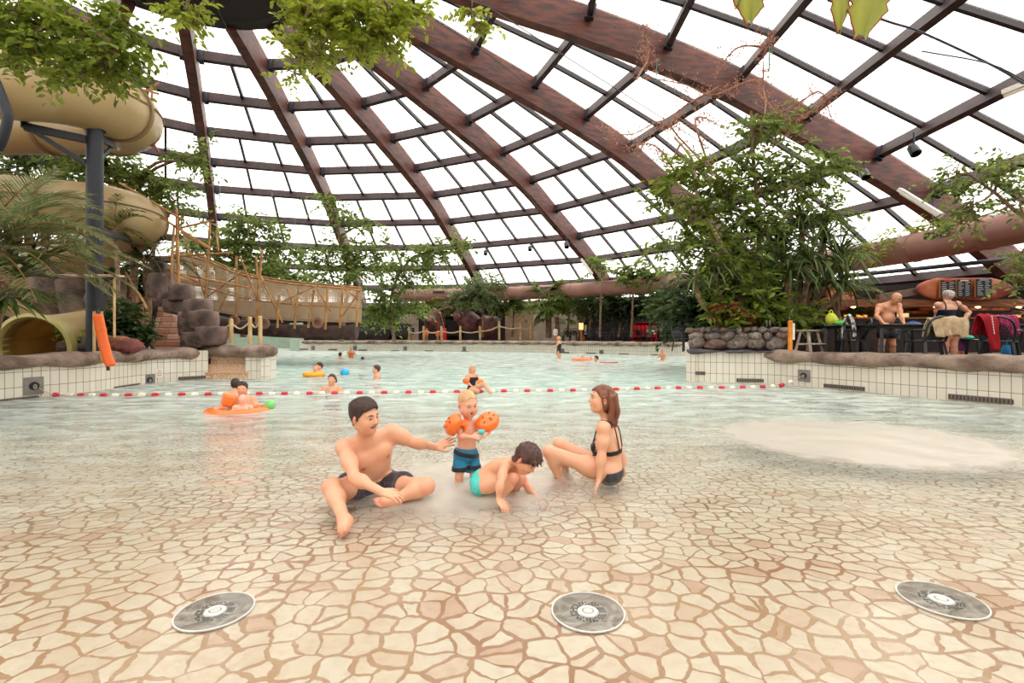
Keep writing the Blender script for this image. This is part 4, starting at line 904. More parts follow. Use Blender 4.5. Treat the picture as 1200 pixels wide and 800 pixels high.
# ---------------------------------------------------------------- bamboo rope bridge
def bridge():
    D = 19.0
    e = empty('rope_bridge', at(320, 375, D), 0, 'bamboo pole and net footbridge over dark log supports behind the left wall', 'bridge')
    net, n, l = nt('bridge_net'); out = n.new('ShaderNodeOutputMaterial'); p = n.new('ShaderNodeBsdfPrincipled'); tr = n.new('ShaderNodeBsdfTransparent'); mx = n.new('ShaderNodeMixShader')
    tc = n.new('ShaderNodeTexCoord'); b = n.new('ShaderNodeTexBrick'); b.offset = 0; b.inputs['Scale'].default_value = 1; b.inputs['Brick Width'].default_value = .05; b.inputs['Row Height'].default_value = .05; b.inputs['Mortar Size'].default_value = .011
    mp = n.new('ShaderNodeMapping'); mp.inputs['Rotation'].default_value = (PI / 2, 0, 0); l.new(tc.outputs['Object'], mp.inputs[0]); l.new(mp.outputs[0], b.inputs[0])
    p.inputs[0].default_value = srgb((196, 172, 140)); l.new(b.outputs['Fac'], mx.inputs[0]); l.new(tr.outputs[0], mx.inputs[1]); l.new(p.outputs[0], mx.inputs[2]); l.new(mx.outputs[0], out.inputs[0])
    def side(D, nm, yo=0):
        tp = [(200, 297), (240, 305), (280, 321), (330, 331), (380, 336), (424, 340)]; bt = [(200, 350), (240, 362), (280, 370), (330, 375), (380, 377), (424, 378)]
        A = spline([at(x, y + yo, D) for x, y in tp], 5); B_ = spline([at(x, y + yo, D) for x, y in bt], 5)
        V = [v for ab in zip(A, B_) for v in ab]; V += [v + V3(0, .012, 0) for v in V]; k = len(A); Fs = [[2 * i, 2 * i + 1, 2 * i + 3, 2 * i + 2] for i in range(k - 1)]; Fs += [[q + 2 * k for q in f[::-1]] for f in Fs]
        mb = MB(); mb.add(V, Fs); mb.build('net_panel', net, e); MB().tube(A, .035, 7).build('top_rail', BAMBOO, e, smooth=True); MB().tube([a.lerp(b, .55) for a, b in zip(A, B_)], .025, 6).build('middle_rail', BAMBOO, e, smooth=True)
    side(D, 'a'); side(D + 1.5, 'b', -3)
    A = spline([at(x, y, D + .75) for x, y in ((196, 352), (240, 368), (280, 376), (330, 381), (380, 383), (426, 384))], 5)
    V = [];  mb = MB(); w_ = V3(0, .9, 0)
    for a, b_ in zip(A, A[1:]): mb.beam(a - V3(0, 0, .05), b_ - V3(0, 0, .05), 1.7, .12)
    mb.build('walkway', DARKW, e)
    lg = MB().tube([a - V3(0, .85, .2) for a in A], .26, 14); lg.build('log_beam', mat('dark_log', (82, 58, 50), .8, (48, 34, 32), 3, bump=.5), e, smooth=True)
    for x, y in ((310, 379), (373, 378), (275, 376)): p0 = at(x, y, D - .9); MB().lathe([(0.01, 0), (.12, 0), (.12, .1), (.2, .1), (.2, 0)], p0, 14, R=Matrix.Rotation(PI / 2, 3, 'X'), caps=False).build('log_end', mat('log_cut', (140, 104, 84), .8), e, smooth=True)
    # upright and slanting poles
    PO = [((207, 248), (208, 345), 19), ((211, 262), (242, 352), 18.8), ((246, 262), (241, 352), 18.7), ((277, 300), (277, 382), 18.5), ((307, 292), (300, 380), 18.5), ((300, 300), (305, 380), 19.1), ((327, 345), (325, 384), 18.3), ((350, 335), (345, 385), 18.3), ((368, 340), (361, 384), 18.3),
          ((384, 337), (381, 386), 18.3), ((402, 335), (398, 384), 18.3), ((419, 340), (418, 383), 18.3), ((281, 300), (302, 352), 18.6), ((243, 347), (292, 313), 18.6), ((334, 352), (370, 335), 18.3), ((371, 338), (388, 365), 18.3), ((396, 378), (424, 338), 18.3), ((404, 338), (420, 350), 18.3), ((337, 338), (349, 372), 18.3), ((303, 318), (331, 378), 18.5), ((268, 340), (253, 372), 18.5)]
    for a, b_, d in PO: q0 = at(*a, d); q1 = at(*b_, d); MB().tube([q0, q1], .045 if abs(a[0] - b_[0]) < 10 else .032, 7).build('bamboo_pole', BAMBOO, e, smooth=True)
    reparent0(e)
    # bamboo frame on the slide side
    g = empty('bamboo_scaffold', at(195, 300, 13.5), 0, 'loose bamboo poles lashed together beside the lower slide loop', 'frame')
    for a, b_, d in [((140, 214), (215, 258), 13.8), ((141, 225), (247, 291), 14), ((196, 301), (272, 296), 15), ((207, 244), (210, 336), 14), ((190, 245), (172, 338), 15), ((160, 300), (232, 330), 14.5), ((207, 268), (250, 258), 15), ((212, 272), (246, 292), 14.6), ((205, 320), (292, 337), 15.5), ((253, 270), (256, 294), 15.5), ((204, 264), (200, 330), 14.2), ((131, 218), (166, 240), 13.6)]:
        MB().tube([at(*a, d), at(*b_, d)], .032, 7).build('bamboo_pole', BAMBOO, g, smooth=True)
    reparent0(g)
    g = empty('bamboo_scaffold', at(172, 150, 12.5), 0, 'crossed bamboo sticks standing at the end of the upper slide loop', 'frame')
    for a, b_ in [((178, 100), (177, 172)), ((150, 92), (174, 124)), ((163, 114), (186, 97)), ((142, 98), (186, 110)), ((171, 155), (186, 178)), ((178, 172), (188, 158)), ((79, 48), (80, 66))]: MB().tube([at(*a, 12.2), at(*b_, 12.2)], .028, 6).build('bamboo_pole', mat('reddish_cane', (170, 108, 84), .6), g, smooth=True)
    reparent0(g)
bridge()
# posts with rope beside the steps
def roped(name, label, posts, D, r=.05, ext=None, top=.06, rope_r=.022, sag=6):
    e = empty(name, at(posts[0][0], posts[0][2], D), 0, label, 'rope barrier')
    for x, y0, y1 in posts: q0 = at(x, y0, D); q1 = at(x, y1, D); MB().lathe([(r, q1.z), (r, q0.z - .02), (r * .6, q0.z)], (q0.x, q0.y, 0), 10).build('post', BAMBOO_L, e, smooth=True)
    ps = ([ext] if ext else []) + [(x, y0 + 6) for x, y0, y1 in posts]
    for a, b_ in zip(ps, ps[1:]): MB().tube(spline([at(*a, D), at((a[0] + b_[0]) / 2, (a[1] + b_[1]) / 2 + sag, D), at(*b_, D)], 5), rope_r, 6).build('rope', ROPE, e, smooth=True)
    reparent0(e)
roped('rope_barrier', 'three pale round posts with slung rope on the coping beside the boulders', [(271, 373, 402), (293, 371, 403), (305, 370, 404)], 13.1, ext=(247, 379), sag=7)
roped('rope_barrier', 'long row of pale posts with slung rope on the far deck before the rocks', [(456, 382, 398), (479, 383, 398), (496.5, 382, 398), (517.5, 382, 398), (539.5, 382, 398), (562.5, 382, 398), (585, 376, 398), (610, 378, 398), (622, 378, 398)], 36.6, r=.09, sag=2, rope_r=.05)
# ---------------------------------------------------------------- float line across the pool
def floatline():
    e = empty('float_line', at(500, 461, 9.7), 0, 'red and white float line strung across the pool', 'float line')
    px = [(42, 452, 9.12), (58, 461, 9.05), (75, 463.5, 9.33), (135, 464, 9.26), (193, 463.5, 9.33), (270, 462.6, 9.45), (355, 462, 9.53), (445, 461, 9.66), (530, 460, 9.81), (600, 459, 9.95), (680, 458, 10.1), (780, 455.5, 10.5), (860, 455, 10.6), (909, 452.2, 10.75), (927, 447, 10.85), (940, 440, 10.95)]
    P = [at(x, y, Y) for x, y, Y in px]
    for p in P[2:-3]: p.z = .015
    c = spline(P, 6); MB().tube(c, .008, 5).build('line', ROPE, e, smooth=True)
    L = [0]; 
    for a, b_ in zip(c, c[1:]): L.append(L[-1] + (b_ - a).length)
    def pos(s_):
        for i in range(len(c) - 1):
            if L[i + 1] >= s_: t = (s_ - L[i]) / (L[i + 1] - L[i] + 1e-9); return c[i].lerp(c[i + 1], t), (c[i + 1] - c[i]).normalized()
        return c[-1], (c[-1] - c[-2]).normalized()
    s_ = .55; k = 0; RF = mat('red_float', (206, 34, 50), .35); WF = mat('white_float', (240, 232, 222), .4)
    prot = {}
    while s_ < L[-1] - .2:
        p, t = pos(s_); key = 'r' if k % 2 == 0 else 'w'
        if key not in prot:
            mb = MB().lathe([(.012, -.062), (.038, -.05), (.046, 0), (.038, .05), (.012, .062)], (0, 0, 0), 12); o = mb.build('float', RF if key == 'r' else WF, e, smooth=True); prot[key] = o
        else: o = prot[key].copy(); COL.objects.link(o)
        o.parent = e; o.matrix_parent_inverse = Matrix.Translation(-Vector(e.location)); o.rotation_mode = 'QUATERNION'; o.rotation_quaternion = t.to_track_quat('Z', 'Y'); o.location = p
        if key == 'r': o['label'] = 'red float'
        else: o['label'] = 'white float'
        s_ += .235; k += 1
    for c_ in e.children:
        if c_.name.startswith('line'): c_.matrix_parent_inverse = Matrix.Translation(-Vector(e.location))
floatline()
# ---------------------------------------------------------------- fittings on the pool walls
def wallspot(px, py, walls):                 # point and outward direction of the wall under a point of the frame
    best = None
    for a, b_ in zip(walls, walls[1:]):
        dx = (px - 600) / F; A_ = Vector(a); B_ = Vector(b_); d = B_ - A_
        den = d.x - dx * d.y
        if abs(den) < 1e-9: continue
        t = (dx * A_.y - A_.x) / den
        if -.001 <= t <= 1.001:
            q = A_ + d * t
            if q.y > 0 and (best is None or q.y < best[0].y): best = (q, d.normalized())
    if best is None: return None
    q, d = best; return at(px, py, q.y), Vector((d.x, d.y, 0))
def fit(kind, px, py, walls, w_, h_, label, group=None):
    r = wallspot(px, py, walls)
    if r is None: print('no wall', px); return
    p, d = r; nr = Vector((d.y, -d.x, 0))
    if nr.dot(Vector((-p.x, -p.y, 0))) < 0: nr = -nr
    if d.cross(nr).z < 0: d = -d
    R = Matrix((d, nr, Vector((0, 0, 1)))).transposed()
    e = empty(kind, p + nr * .012, 0, label, {'anchor_plate': 'plate', 'inlet_grille': 'grille', 'wall_notice': 'notice'}[kind], group)
    def bx(c, dim, name, m): 
        o = MB().box(c, dim).build(name, m, e); o.matrix_parent_inverse = Matrix.Identity(4); o.rotation_euler = R.to_euler(); return o
    if kind == 'inlet_grille':
        bx((0, 0, 0), (w_, .02, h_), 'frame', GRILLE); mb = MB(); n_ = max(5, int(w_ / .05))
        for i in range(n_): mb.box((-w_ / 2 + (i + .5) * w_ / n_, .014, 0), (w_ / n_ * .45, .01, h_ * .7))
        o = mb.build('slats', mat('grille_dark', (70, 60, 56), .6), e); o.rotation_euler = R.to_euler()
    elif kind == 'anchor_plate':
        bx((0, 0, 0), (w_, .02, h_), 'plate', mat('plate_metal', (150, 142, 136), .45, (128, 120, 114), 5, metal=.3))
        o = MB().lathe([(.25 * w_, 0), (.25 * w_, .03), (.1 * w_, .03)], (0, 0, 0), 16, R=Matrix.Rotation(-PI / 2, 3, 'X')).build('socket', BLACKP, e); o.rotation_euler = R.to_euler()
        o = MB().tube([Vector((math.cos(a) * .07 * w_, .035 + 0 * a, math.sin(a) * .13 * w_ - .05 * w_)) for a in np.linspace(0, 2 * PI, 13)[:-1]], .012, 5, closed=True).build('ring', STL, e); o.rotation_euler = R.to_euler()
    else:
        bx((0, 0, 0), (w_, .012, h_), 'panel', WHITEP); mb = MB()
        for i in range(4): mb.box((0, .008, h_ * (.32 - .2 * i)), (w_ * (.7 if i else .4), .004, h_ * .07))
        o = mb.build('lettering', mat('red_print', (190, 90, 70), .6), e); o.rotation_euler = R.to_euler()
WL = PL; WR = PR + [POOL[32]]
fit('anchor_plate', 39, 452, WL, .3, .32, 'square metal plate with a black socket where the float line starts, left wall', 'metal anchor plates on the near walls')
fit('anchor_plate', 174.5, 445, WL, .26, .26, 'square metal plate with a steel ring on the left wall beside a small notice', 'metal anchor plates on the near walls')
fit('anchor_plate', 942.5, 440, WR, .26, .26, 'square metal plate where the float line ends on the right wall', 'metal anchor plates on the near walls')
for x, y, w_, lb, W_ in [(18, 469, .75, 'grey inlet grille at the water line of the left wall, nearest', WL), (148, 453, .85, 'grey inlet grille on the left wall below the orange rescue tube', WL), (225, 442.5, .6, 'grey inlet grille on the left wall, last before the mosaic steps', WL),
                       (819, 437, .3, 'grey inlet grille under the grey stones near the corner of the right wall', WR), (879, 445.5, .6, 'grey inlet grille on the right wall before the coping starts', WR), (989, 453.5, .8, 'grey inlet grille on the right wall under the patterned towel chair', WR), (1149, 467.5, .85, 'grey inlet grille nearest on the right wall', WR)]:
    fit('inlet_grille', x, y, W_, w_, .085 if y < 460 else .1, lb, 'inlet grilles on the near walls')
fit('wall_notice', 186, 437, WL, .17, .2, 'small white notice with red print on the left wall')
WF_ = PF
for i, (x, y) in enumerate([(367, 407.5), (416, 407.5), (475, 408), (544, 408.5), (659, 411), (705, 412.5)]): fit('anchor_plate', x, y, WF_, .28, .3, 'small metal plate on the far tiled wall', 'plates on the far pool wall')
for x, y in [(356, 409), (390, 409.5), (425, 410), (463, 411), (503, 411), (545, 412), (662, 413), (693, 414), (731, 415), (769, 416)]: fit('inlet_grille', x, y, WF_, .62, .09, 'narrow dark inlet grille on the far tiled wall', 'inlet grilles of the far pool wall')
for x, y in [(439, 406), (595, 408.5), (643, 409.5), (722, 410)]: fit('wall_notice', x, y, WF_, .22, .25, 'small notice on the far tiled wall', 'notices on the far pool wall')
# ---------------------------------------------------------------- floor outlets and bubbling springs
def drain(x, y, label):
    Y = CH * F / (y - HY); c = at(x, y, Y); R_ = 41 / F * Y * (1.02 if x > 500 else 1)
    e = empty('floor_outlet', (c.x, c.y, fz(c.y)), 0, label, 'floor outlet', 'round steel floor outlets')
    m, n, l = nt('outlet_metal') if 'outlet_metal' not in M else (M['outlet_metal'], None, None)
    if n is not None:
        M['outlet_metal'] = m; out = n.new('ShaderNodeOutputMaterial'); p = n.new('ShaderNodeBsdfPrincipled'); tc = n.new('ShaderNodeTexCoord'); t = n.new('ShaderNodeTexNoise'); t.inputs['Scale'].default_value = 9; t.inputs['Detail'].default_value = 6; t.inputs['Distortion'].default_value = 2
        r = n.new('ShaderNodeValToRGB'); r.color_ramp.elements[0].position = .35; r.color_ramp.elements[1].position = .62; r.color_ramp.elements[0].color = srgb((138, 116, 98)); r.color_ramp.elements[1].color = srgb((214, 202, 190))
        l.new(tc.outputs['Object'], t.inputs[0]); l.new(t.outputs[0], r.inputs[0]); l.new(r.outputs[0], p.inputs[0]); p.inputs['Metallic'].default_value = .3; p.inputs['Roughness'].default_value = .35; l.new(p.outputs[0], out.inputs[0])
    MB().lathe([(.001, .006), (R_ * .97, .006)], (0, 0, 0), 48, caps=False).build('cover_plate', m, e)
    MB().tube([(R_ * math.cos(a), R_ * math.sin(a), .009) for a in np.linspace(0, 2 * PI, 65)[:-1]], .004, 6, closed=True).build('edge_ring', WHITEP, e, smooth=True)
    MB().lathe([(R_ * .17, .012), (R_ * .2, .013), (R_ * .26, .012), (R_ * .3, .008)], (0, 0, 0), 32, caps=False).build('inner_ring', WHITEP, e, smooth=True)
    MB().lathe([(.001, .016), (R_ * .13, .014), (R_ * .15, .01)], (0, 0, 0), 24, caps=False).build('cap', mat('cap_grey', (206, 198, 190), .4), e, smooth=True)
    mb = MB()
    for rr_, n_ in ((.34, 24), (.41, 28), (.48, 32)):
        for i in range(n_):
            if i % 4 == 3: continue
            a = 2 * PI * i / n_; mb.box((math.cos(a) * rr_ * R_, math.sin(a) * rr_ * R_, .0065), (.008, R_ * 2 * PI * rr_ / n_ * .55, .003), R=(0, 0, a))
    mb.build('slots', mat('slot_dark', (84, 74, 68), .5), e)
drain(252, 714.5, 'round steel floor outlet with white edge, in the paving left of the man\'s foot'); drain(689, 715, 'round steel floor outlet with white edge, in the paving straight below the boy'); drain(1103, 701, 'round steel floor outlet with white edge, in the paving at the right')
def foammat(name, dens):
    m, n, l = nt(name); out = n.new('ShaderNodeOutputMaterial'); p = n.new('ShaderNodeBsdfPrincipled'); p.inputs[0].default_value = srgb((226, 216, 204)); p.inputs['Roughness'].default_value = .3
    tr = n.new('ShaderNodeBsdfTransparent'); mx = n.new('ShaderNodeMixShader'); tc = n.new('ShaderNodeTexCoord'); t = n.new('ShaderNodeTexNoise'); t.inputs['Scale'].default_value = 5; t.inputs['Detail'].default_value = 6
    ln = n.new('ShaderNodeVectorMath'); ln.operation = 'LENGTH'; l.new(tc.outputs['Object'], ln.inputs[0]); l.new(tc.outputs['Object'], t.inputs[0])
    a = n.new('ShaderNodeMath'); a.operation = 'MULTIPLY_ADD'; a.inputs[1].default_value = .3 if dens < .65 else .7; l.new(t.outputs[0], a.inputs[0]); l.new(ln.outputs['Value'], a.inputs[2])
    mr = n.new('ShaderNodeMapRange'); mr.inputs['From Min'].default_value = .95 if dens < .65 else .5; mr.inputs['From Max'].default_value = 1.15 if dens < .65 else 1.25; mr.inputs['To Min'].default_value = dens; mr.inputs['To Max'].default_value = 0; l.new(a.outputs[0], mr.inputs['Value'])
    b = n.new('ShaderNodeBump'); b.inputs['Strength'].default_value = .6; b.inputs['Distance'].default_value = .03; l.new(t.outputs[0], b.inputs['Height']); l.new(b.outputs[0], p.inputs['Normal'])
    l.new(mr.outputs[0], mx.inputs[0]); l.new(tr.outputs[0], mx.inputs[1]); l.new(p.outputs[0], mx.inputs[2]); l.new(mx.outputs[0], out.inputs[0]); return m
def spring(x, y, rx, ry, label, dens, name='bubbling_water', bump=.03):
    Y = CH * F / (y - HY); c = at(x, y, Y); n = 40; V = []; rings = 14
    for i in range(rings + 1):
        for j in range(n):
            a = 2 * PI * j / n; r_ = i / rings; q = Vector((math.cos(a) * r_, math.sin(a) * r_, 0)); z = .006 + bump * max(0, 1 - r_ ** 2) * (.6 + .8 * mnoise.noise(q * 4)); V.append((q.x, q.y, z))
    Fs = [[i * n + j, i * n + (j + 1) % n, (i + 1) * n + (j + 1) % n, (i + 1) * n + j] for i in range(rings) for j in range(n)]
    o = npmesh(name, V, Fs, foammat('foam_%d' % int(x), dens)); o.location = (c.x, c.y, 0); o.scale = (rx, ry, 1); setp(o, label, 'water', kind='stuff')
spring(1003, 515, 1.52, 1.38, 'round patch of white bubbling water at the right of the pool', .64)
spring(545, 566, 1.3, 1.25, 'milky swirl of aerated water around the seated family', .68, bump=.012)
# ---------------------------------------------------------------- plants
LG = dict(lime=((112, 132, 34), (196, 204, 84)), fig=((72, 94, 26), (160, 176, 66)), mid=((78, 104, 46), (166, 182, 92)), deep=((50, 72, 40), (126, 146, 76)), dark=((30, 48, 28), (78, 102, 50)), palm=((58, 76, 44), (150, 158, 104)), grey=((86, 108, 66), (168, 182, 128)), yel=((132, 140, 44), (206, 206, 96)), red=((130, 62, 48), (196, 130, 84)), dry=((168, 112, 92), (206, 160, 132)), straw=((170, 140, 90), (216, 194, 144)))
def lm(k): c, d = LG[k]; return leafmat('leaf_' + k, c, d)
def unit(A): return A / (np.linalg.norm(A, axis=-1, keepdims=True) + 1e-9)
def leafpts(P, Dr, L, asp=.42, rng=RNG, up=(0, 0, 1), hexa=True):
    """P base points, Dr directions, L lengths -> vertices, faces, tints"""
    n = len(P); Dr = unit(Dr); side = unit(np.cross(Dr, unit(np.array(up)[None] + rng.normal(0, .45, (n, 3))))); nr = np.cross(side, Dr); L = L[:, None]
    fr = ((0, 0, 0), (.3, .42, .1), (.65, .4, .08), (1, 0, -.08), (.65, -.4, .08), (.3, -.42, .1)) if hexa else ((0, 0, 0), (.45, .5, .1), (1, 0, -.05), (.45, -.5, .1))
    V = np.stack([P + Dr * L * a + side * L * asp * b * 1.2 + nr * L * c for a, b, c in fr], 1); k = len(fr)
    return V.reshape(-1, 3), np.arange(n * k).reshape(n, k), np.repeat(np.clip(rng.beta(2, 2.2, n), 0, 1), k)
def sprigs(clusters, rng, leaf, per=11, length=.5, droop=.35, flat=.6):
    """clusters: (centre, radius xyz, number of sprigs). returns leaf bases, dirs, lengths and the twig lines"""
    P = []; D = []; L = []; tw = []
    for c, r, n in clusters:
        r = np.array(r if hasattr(r, '__len__') else (r, r, r)); q = rng.normal(0, 1, (n, 3)); q = unit(q) * (rng.random((n, 1)) ** .45); s0 = np.array(c)[None] + q * r[None] * .8
        d = unit(q + rng.normal(0, .6, (n, 3)) + np.array([0, 0, -droop])[None]); d[:, 2] *= flat; d = unit(d); ln = length * rng.uniform(.6, 1.3, n)
        t = (np.arange(per) + .5) / per
        base = s0[:, None] + d[:, None] * (ln[:, None] * t[None])[..., None] + np.array([0, 0, -1])[None, None] * (droop * ln[:, None] * t[None] ** 2 * .4)[..., None]
        sd = unit(np.cross(d, np.array([0, 0, 1.0])[None] + rng.normal(0, .2, (n, 3)))); sg = np.where(np.arange(per) % 2 == 0, 1, -1)
        ld = d[:, None] * .55 + sd[:, None] * (sg[None, :, None] * .9) + rng.normal(0, .25, (n, per, 3)) + np.array([0, 0, -.15])
        P.append(base.reshape(-1, 3)); D.append(ld.reshape(-1, 3)); L.append(leaf * rng.uniform(.6, 1.25, n * per))
        tw += [(s0[i], d[i], ln[i], c) for i in range(0, n)]
    return np.concatenate(P), np.concatenate(D), np.concatenate(L), tw
DEN = 1.5
def tree(name, label, base, clusters, leaf, key, trunkpts=None, tr=.08, per=11, length=.5, droop=.35, seed=0, cat='tree', group=None, twigr=.006, asp=.42, flat=.6, bark=BARK, branches=True, hexa=True, ntw=.35, fol='foliage'):
    rng = np.random.default_rng(seed + 11); e = empty(name, base, 0, label, cat, group); clusters = [(c, r, max(2, int(n * DEN))) for c, r, n in clusters]; leaf *= 1.12
    P, D, L, tw = sprigs(clusters, rng, leaf, per, length, droop, flat); V, Fq, T = leafpts(P, D, L, asp, rng, hexa=hexa)
    npmesh(fol, V, Fq, lm(key), e, smooth=False, tint=T)
    mb = MB(); tp = [V3(*p) for p in (trunkpts or [base, clusters[0][0]])]; tc = spline(tp, 6) if len(tp) > 2 else tp
    if tr: mb.tube(tc, [tr * (1 - .65 * i / (len(tc) - 1)) for i in range(len(tc))], 8)
    if branches:
        for c, r, n in clusters:
            c = V3(*c); j = min(range(len(tc)), key=lambda i: (tc[i] - c).length + .3 * abs(tc[i].z - c.z + .5)); s0 = tc[max(0, j - 1)]
            mid = s0.lerp(c, .5) + V3(*rng.normal(0, .08, 3)) * (c - s0).length; mb.tube(spline([s0, mid, c], 4), [tr * .5 * (1 - .6 * i / 8) if tr else .02 for i in range(9)], 5, caps=False)
    for i, (s0, d, ln, c) in enumerate(tw):
        if rng.random() > ntw: continue
        a = V3(*c); b = V3(*s0); m_ = a.lerp(b, .5) + V3(*rng.normal(0, .05, 3)); mb.tube([a, m_, b, b + V3(*d) * ln * .9], [twigr * 1.6, twigr * 1.3, twigr, twigr * .5], 4, caps=False)
    mb.build('trunk' if tr else 'branch', bark, e, smooth=True); reparent0(e); return e
def blades(P, D, L, W, droop, rng, seg=5, tint=None):
    """long arching strap leaves"""
    n = len(P); D = unit(D); side = unit(np.cross(D, np.array([[0, 0, 1.0]]) + rng.normal(0, .12, (n, 3)))); V = np.zeros((n, seg + 1, 2, 3)); p = P.copy(); d = D.copy()
    for i in range(seg + 1):
        t = i / seg; w = W * (np.sin(PI * min(t * .85 + .12, 1)) ** .8 if t < 1 else .05)
        V[:, i, 0] = p + side * np.reshape(w, (-1, 1)); V[:, i, 1] = p - side * np.reshape(w, (-1, 1)); p = p + d * (L / seg)[:, None]; d = unit(d + np.array([[0, 0, -1.0]]) * (droop / seg)[:, None])
    V = V.reshape(-1, 3); b = (np.arange(n) * (seg + 1) * 2)[:, None, None]; i = np.arange(seg)[None, :, None] * 2; Fq = (b + i + np.array([0, 1, 3, 2])[None, None]).reshape(-1, 4)
    return V, Fq, np.repeat(rng.beta(2, 2, n) if tint is None else tint, (seg + 1) * 2)
def merge(parts):
    V = []; Fq = []; T = []; o = 0
    for v, f, t in parts: V.append(v); Fq.append(f + o); T.append(t); o += len(v)
    return np.concatenate(V), np.concatenate(Fq), np.concatenate(T)
def frond(base, d, L, rng, droop=1.0, leaflet=.32, n=34, w=.012):
    """feather frond: rachis points and leaflet blades"""
    pts = [np.array(base)]; dd = np.array(d) / np.linalg.norm(d); S_ = 12
    for i in range(S_): pts.append(pts[-1] + dd * L / S_); dd = dd + np.array([0, 0, -droop / S_]); dd /= np.linalg.norm(dd)
    pts = np.array(pts); t = np.linspace(.14, .99, n); idx = t * S_; i0 = np.minimum(idx.astype(int), S_ - 1); fr = (idx - i0)[:, None]; Q = pts[i0] * (1 - fr) + pts[i0 + 1] * fr; tg = unit(pts[i0 + 1] - pts[i0]); sd = unit(np.cross(tg, np.array([[0, 0, 1.0]]))); up = np.cross(sd, tg)
    P = np.concatenate([Q, Q]); D = np.concatenate([tg * .75 + sd * .85 + up * .22, tg * .75 - sd * .85 + up * .22]) + rng.normal(0, .08, (2 * n, 3)); ll = leaflet * np.sin(PI * np.clip(t * .82 + .14, 0, 1)) ** .6; Ls = np.concatenate([ll, ll]) * rng.uniform(.85, 1.1, 2 * n)
    V = blades(P, D, Ls, w, np.full(2 * n, .55), rng, seg=3); return pts, V
def feather_palm(name, label, base, crown, specs, key, seed=0, tr=.12, group=None, leaflet=.32, n=34, w=.012, trunk=True, cat='palm'):
    rng = np.random.default_rng(seed + 5); e = empty(name, base, 0, label, cat, group)
    if trunk:
        mb = MB(); c = spline([base, V3(base).lerp(V3(crown), .5) + V3(.05, .05, 0), crown], 6); mb.tube(c, [tr * (1.15 - .3 * i / 12 + (.06 if i % 2 else 0)) for i in range(13)], 10); mb.build('trunk', BARK, e, smooth=True)
    for d, L, dr in specs:
        pts, V = frond(crown, d, L, rng, dr, leaflet * L / 2 if leaflet > 1 else leaflet, n, w); rc = MB().tube([V3(*p) for p in pts], [.014 * (1 - .7 * i / 12) + .003 for i in range(13)], 5).build('frond', lm('straw'), e, smooth=True)
        npmesh('leaflets', *V[:2], lm(key), rc, smooth=False, tint=V[2])
    reparent0(e); return e
def fan_leaf(c, d, R_, rng, n=26, spread=2.6, w=.028, cup=.25, droop=.5):
    d = unit(np.array(d)[None])[0]; s = np.cross(d, [0, 0, 1.0]); s /= np.linalg.norm(s) + 1e-9; a = np.linspace(-spread / 2, spread / 2, n); nr = np.cross(s, d)
    D = np.cos(a)[:, None] * d[None] + np.sin(a)[:, None] * s[None] + nr[None] * cup * rng.uniform(.3, 1.6, (n, 1)) + rng.normal(0, .06, (n, 3)); P = np.repeat(np.array(c)[None], n, 0)
    return blades(P, D, R_ * rng.uniform(.85, 1.05, n), w, np.full(n, droop), rng, seg=4)
def fan_palm(name, label, base, crown, leaves, key, seed=0, R_=.6, group=None, w=.028, pet=.5, tr=.1, droop=.5, cat='palm'):
    rng = np.random.default_rng(seed + 3); e = empty(name, base, 0, label, cat, group); MB().tube([base, crown], tr, 9).build('trunk', BARK, e, smooth=True)
    for d in leaves:
        dn = V3(*d).normalized(); c = V3(crown) + dn * pet; st = MB().tube([crown, c], [.016, .01], 5).build('leaf_stalk', lm('straw'), e); V = fan_leaf(c, d, R_, rng, w=w, droop=droop); npmesh('fan_blade', V[0], V[1], lm(key), st, smooth=False, tint=V[2])
    reparent0(e); return e
def strap_plant(name, label, base, heads, key, seed=0, L=1.1, W=.03, n=60, droop=1.4, tr=.06, group=None, cat='plant', up=.5, seg=6):
    rng = np.random.default_rng(seed + 9); e = empty(name, base, 0, label, cat, group); parts = []; mb = MB()
    for h_ in heads:
        h_ = V3(*h_); mb.tube(spline([V3(base) + V3(*rng.normal(0, .1, 3) * np.array([1, 1, 0])), V3(base).lerp(h_, .6) + V3(*rng.normal(0, .08, 3)), h_], 4), tr, 7); D = rng.normal(0, 1, (n, 3)); D[:, 2] = np.abs(D[:, 2]) * .8 + up - .3 * rng.random(n); parts.append(blades(np.array(h_)[None] + rng.normal(0, .03, (n, 3)), D, L * rng.uniform(.7, 1.2, n), W, droop * rng.uniform(.7, 1.4, n), rng, seg=seg))
    V = merge(parts); npmesh('foliage', V[0], V[1], lm(key), e, smooth=False, tint=V[2]); mb.build('stem', BARK, e, smooth=True); reparent0(e); return e
def cl(*a):                                  # clusters given as (x, y, Y, radius in px, number)
    return [(at(x, y, Y), (r / F * Y, r / F * Y * .8, r / F * Y * .75), n) for x, y, Y, r, n in a]
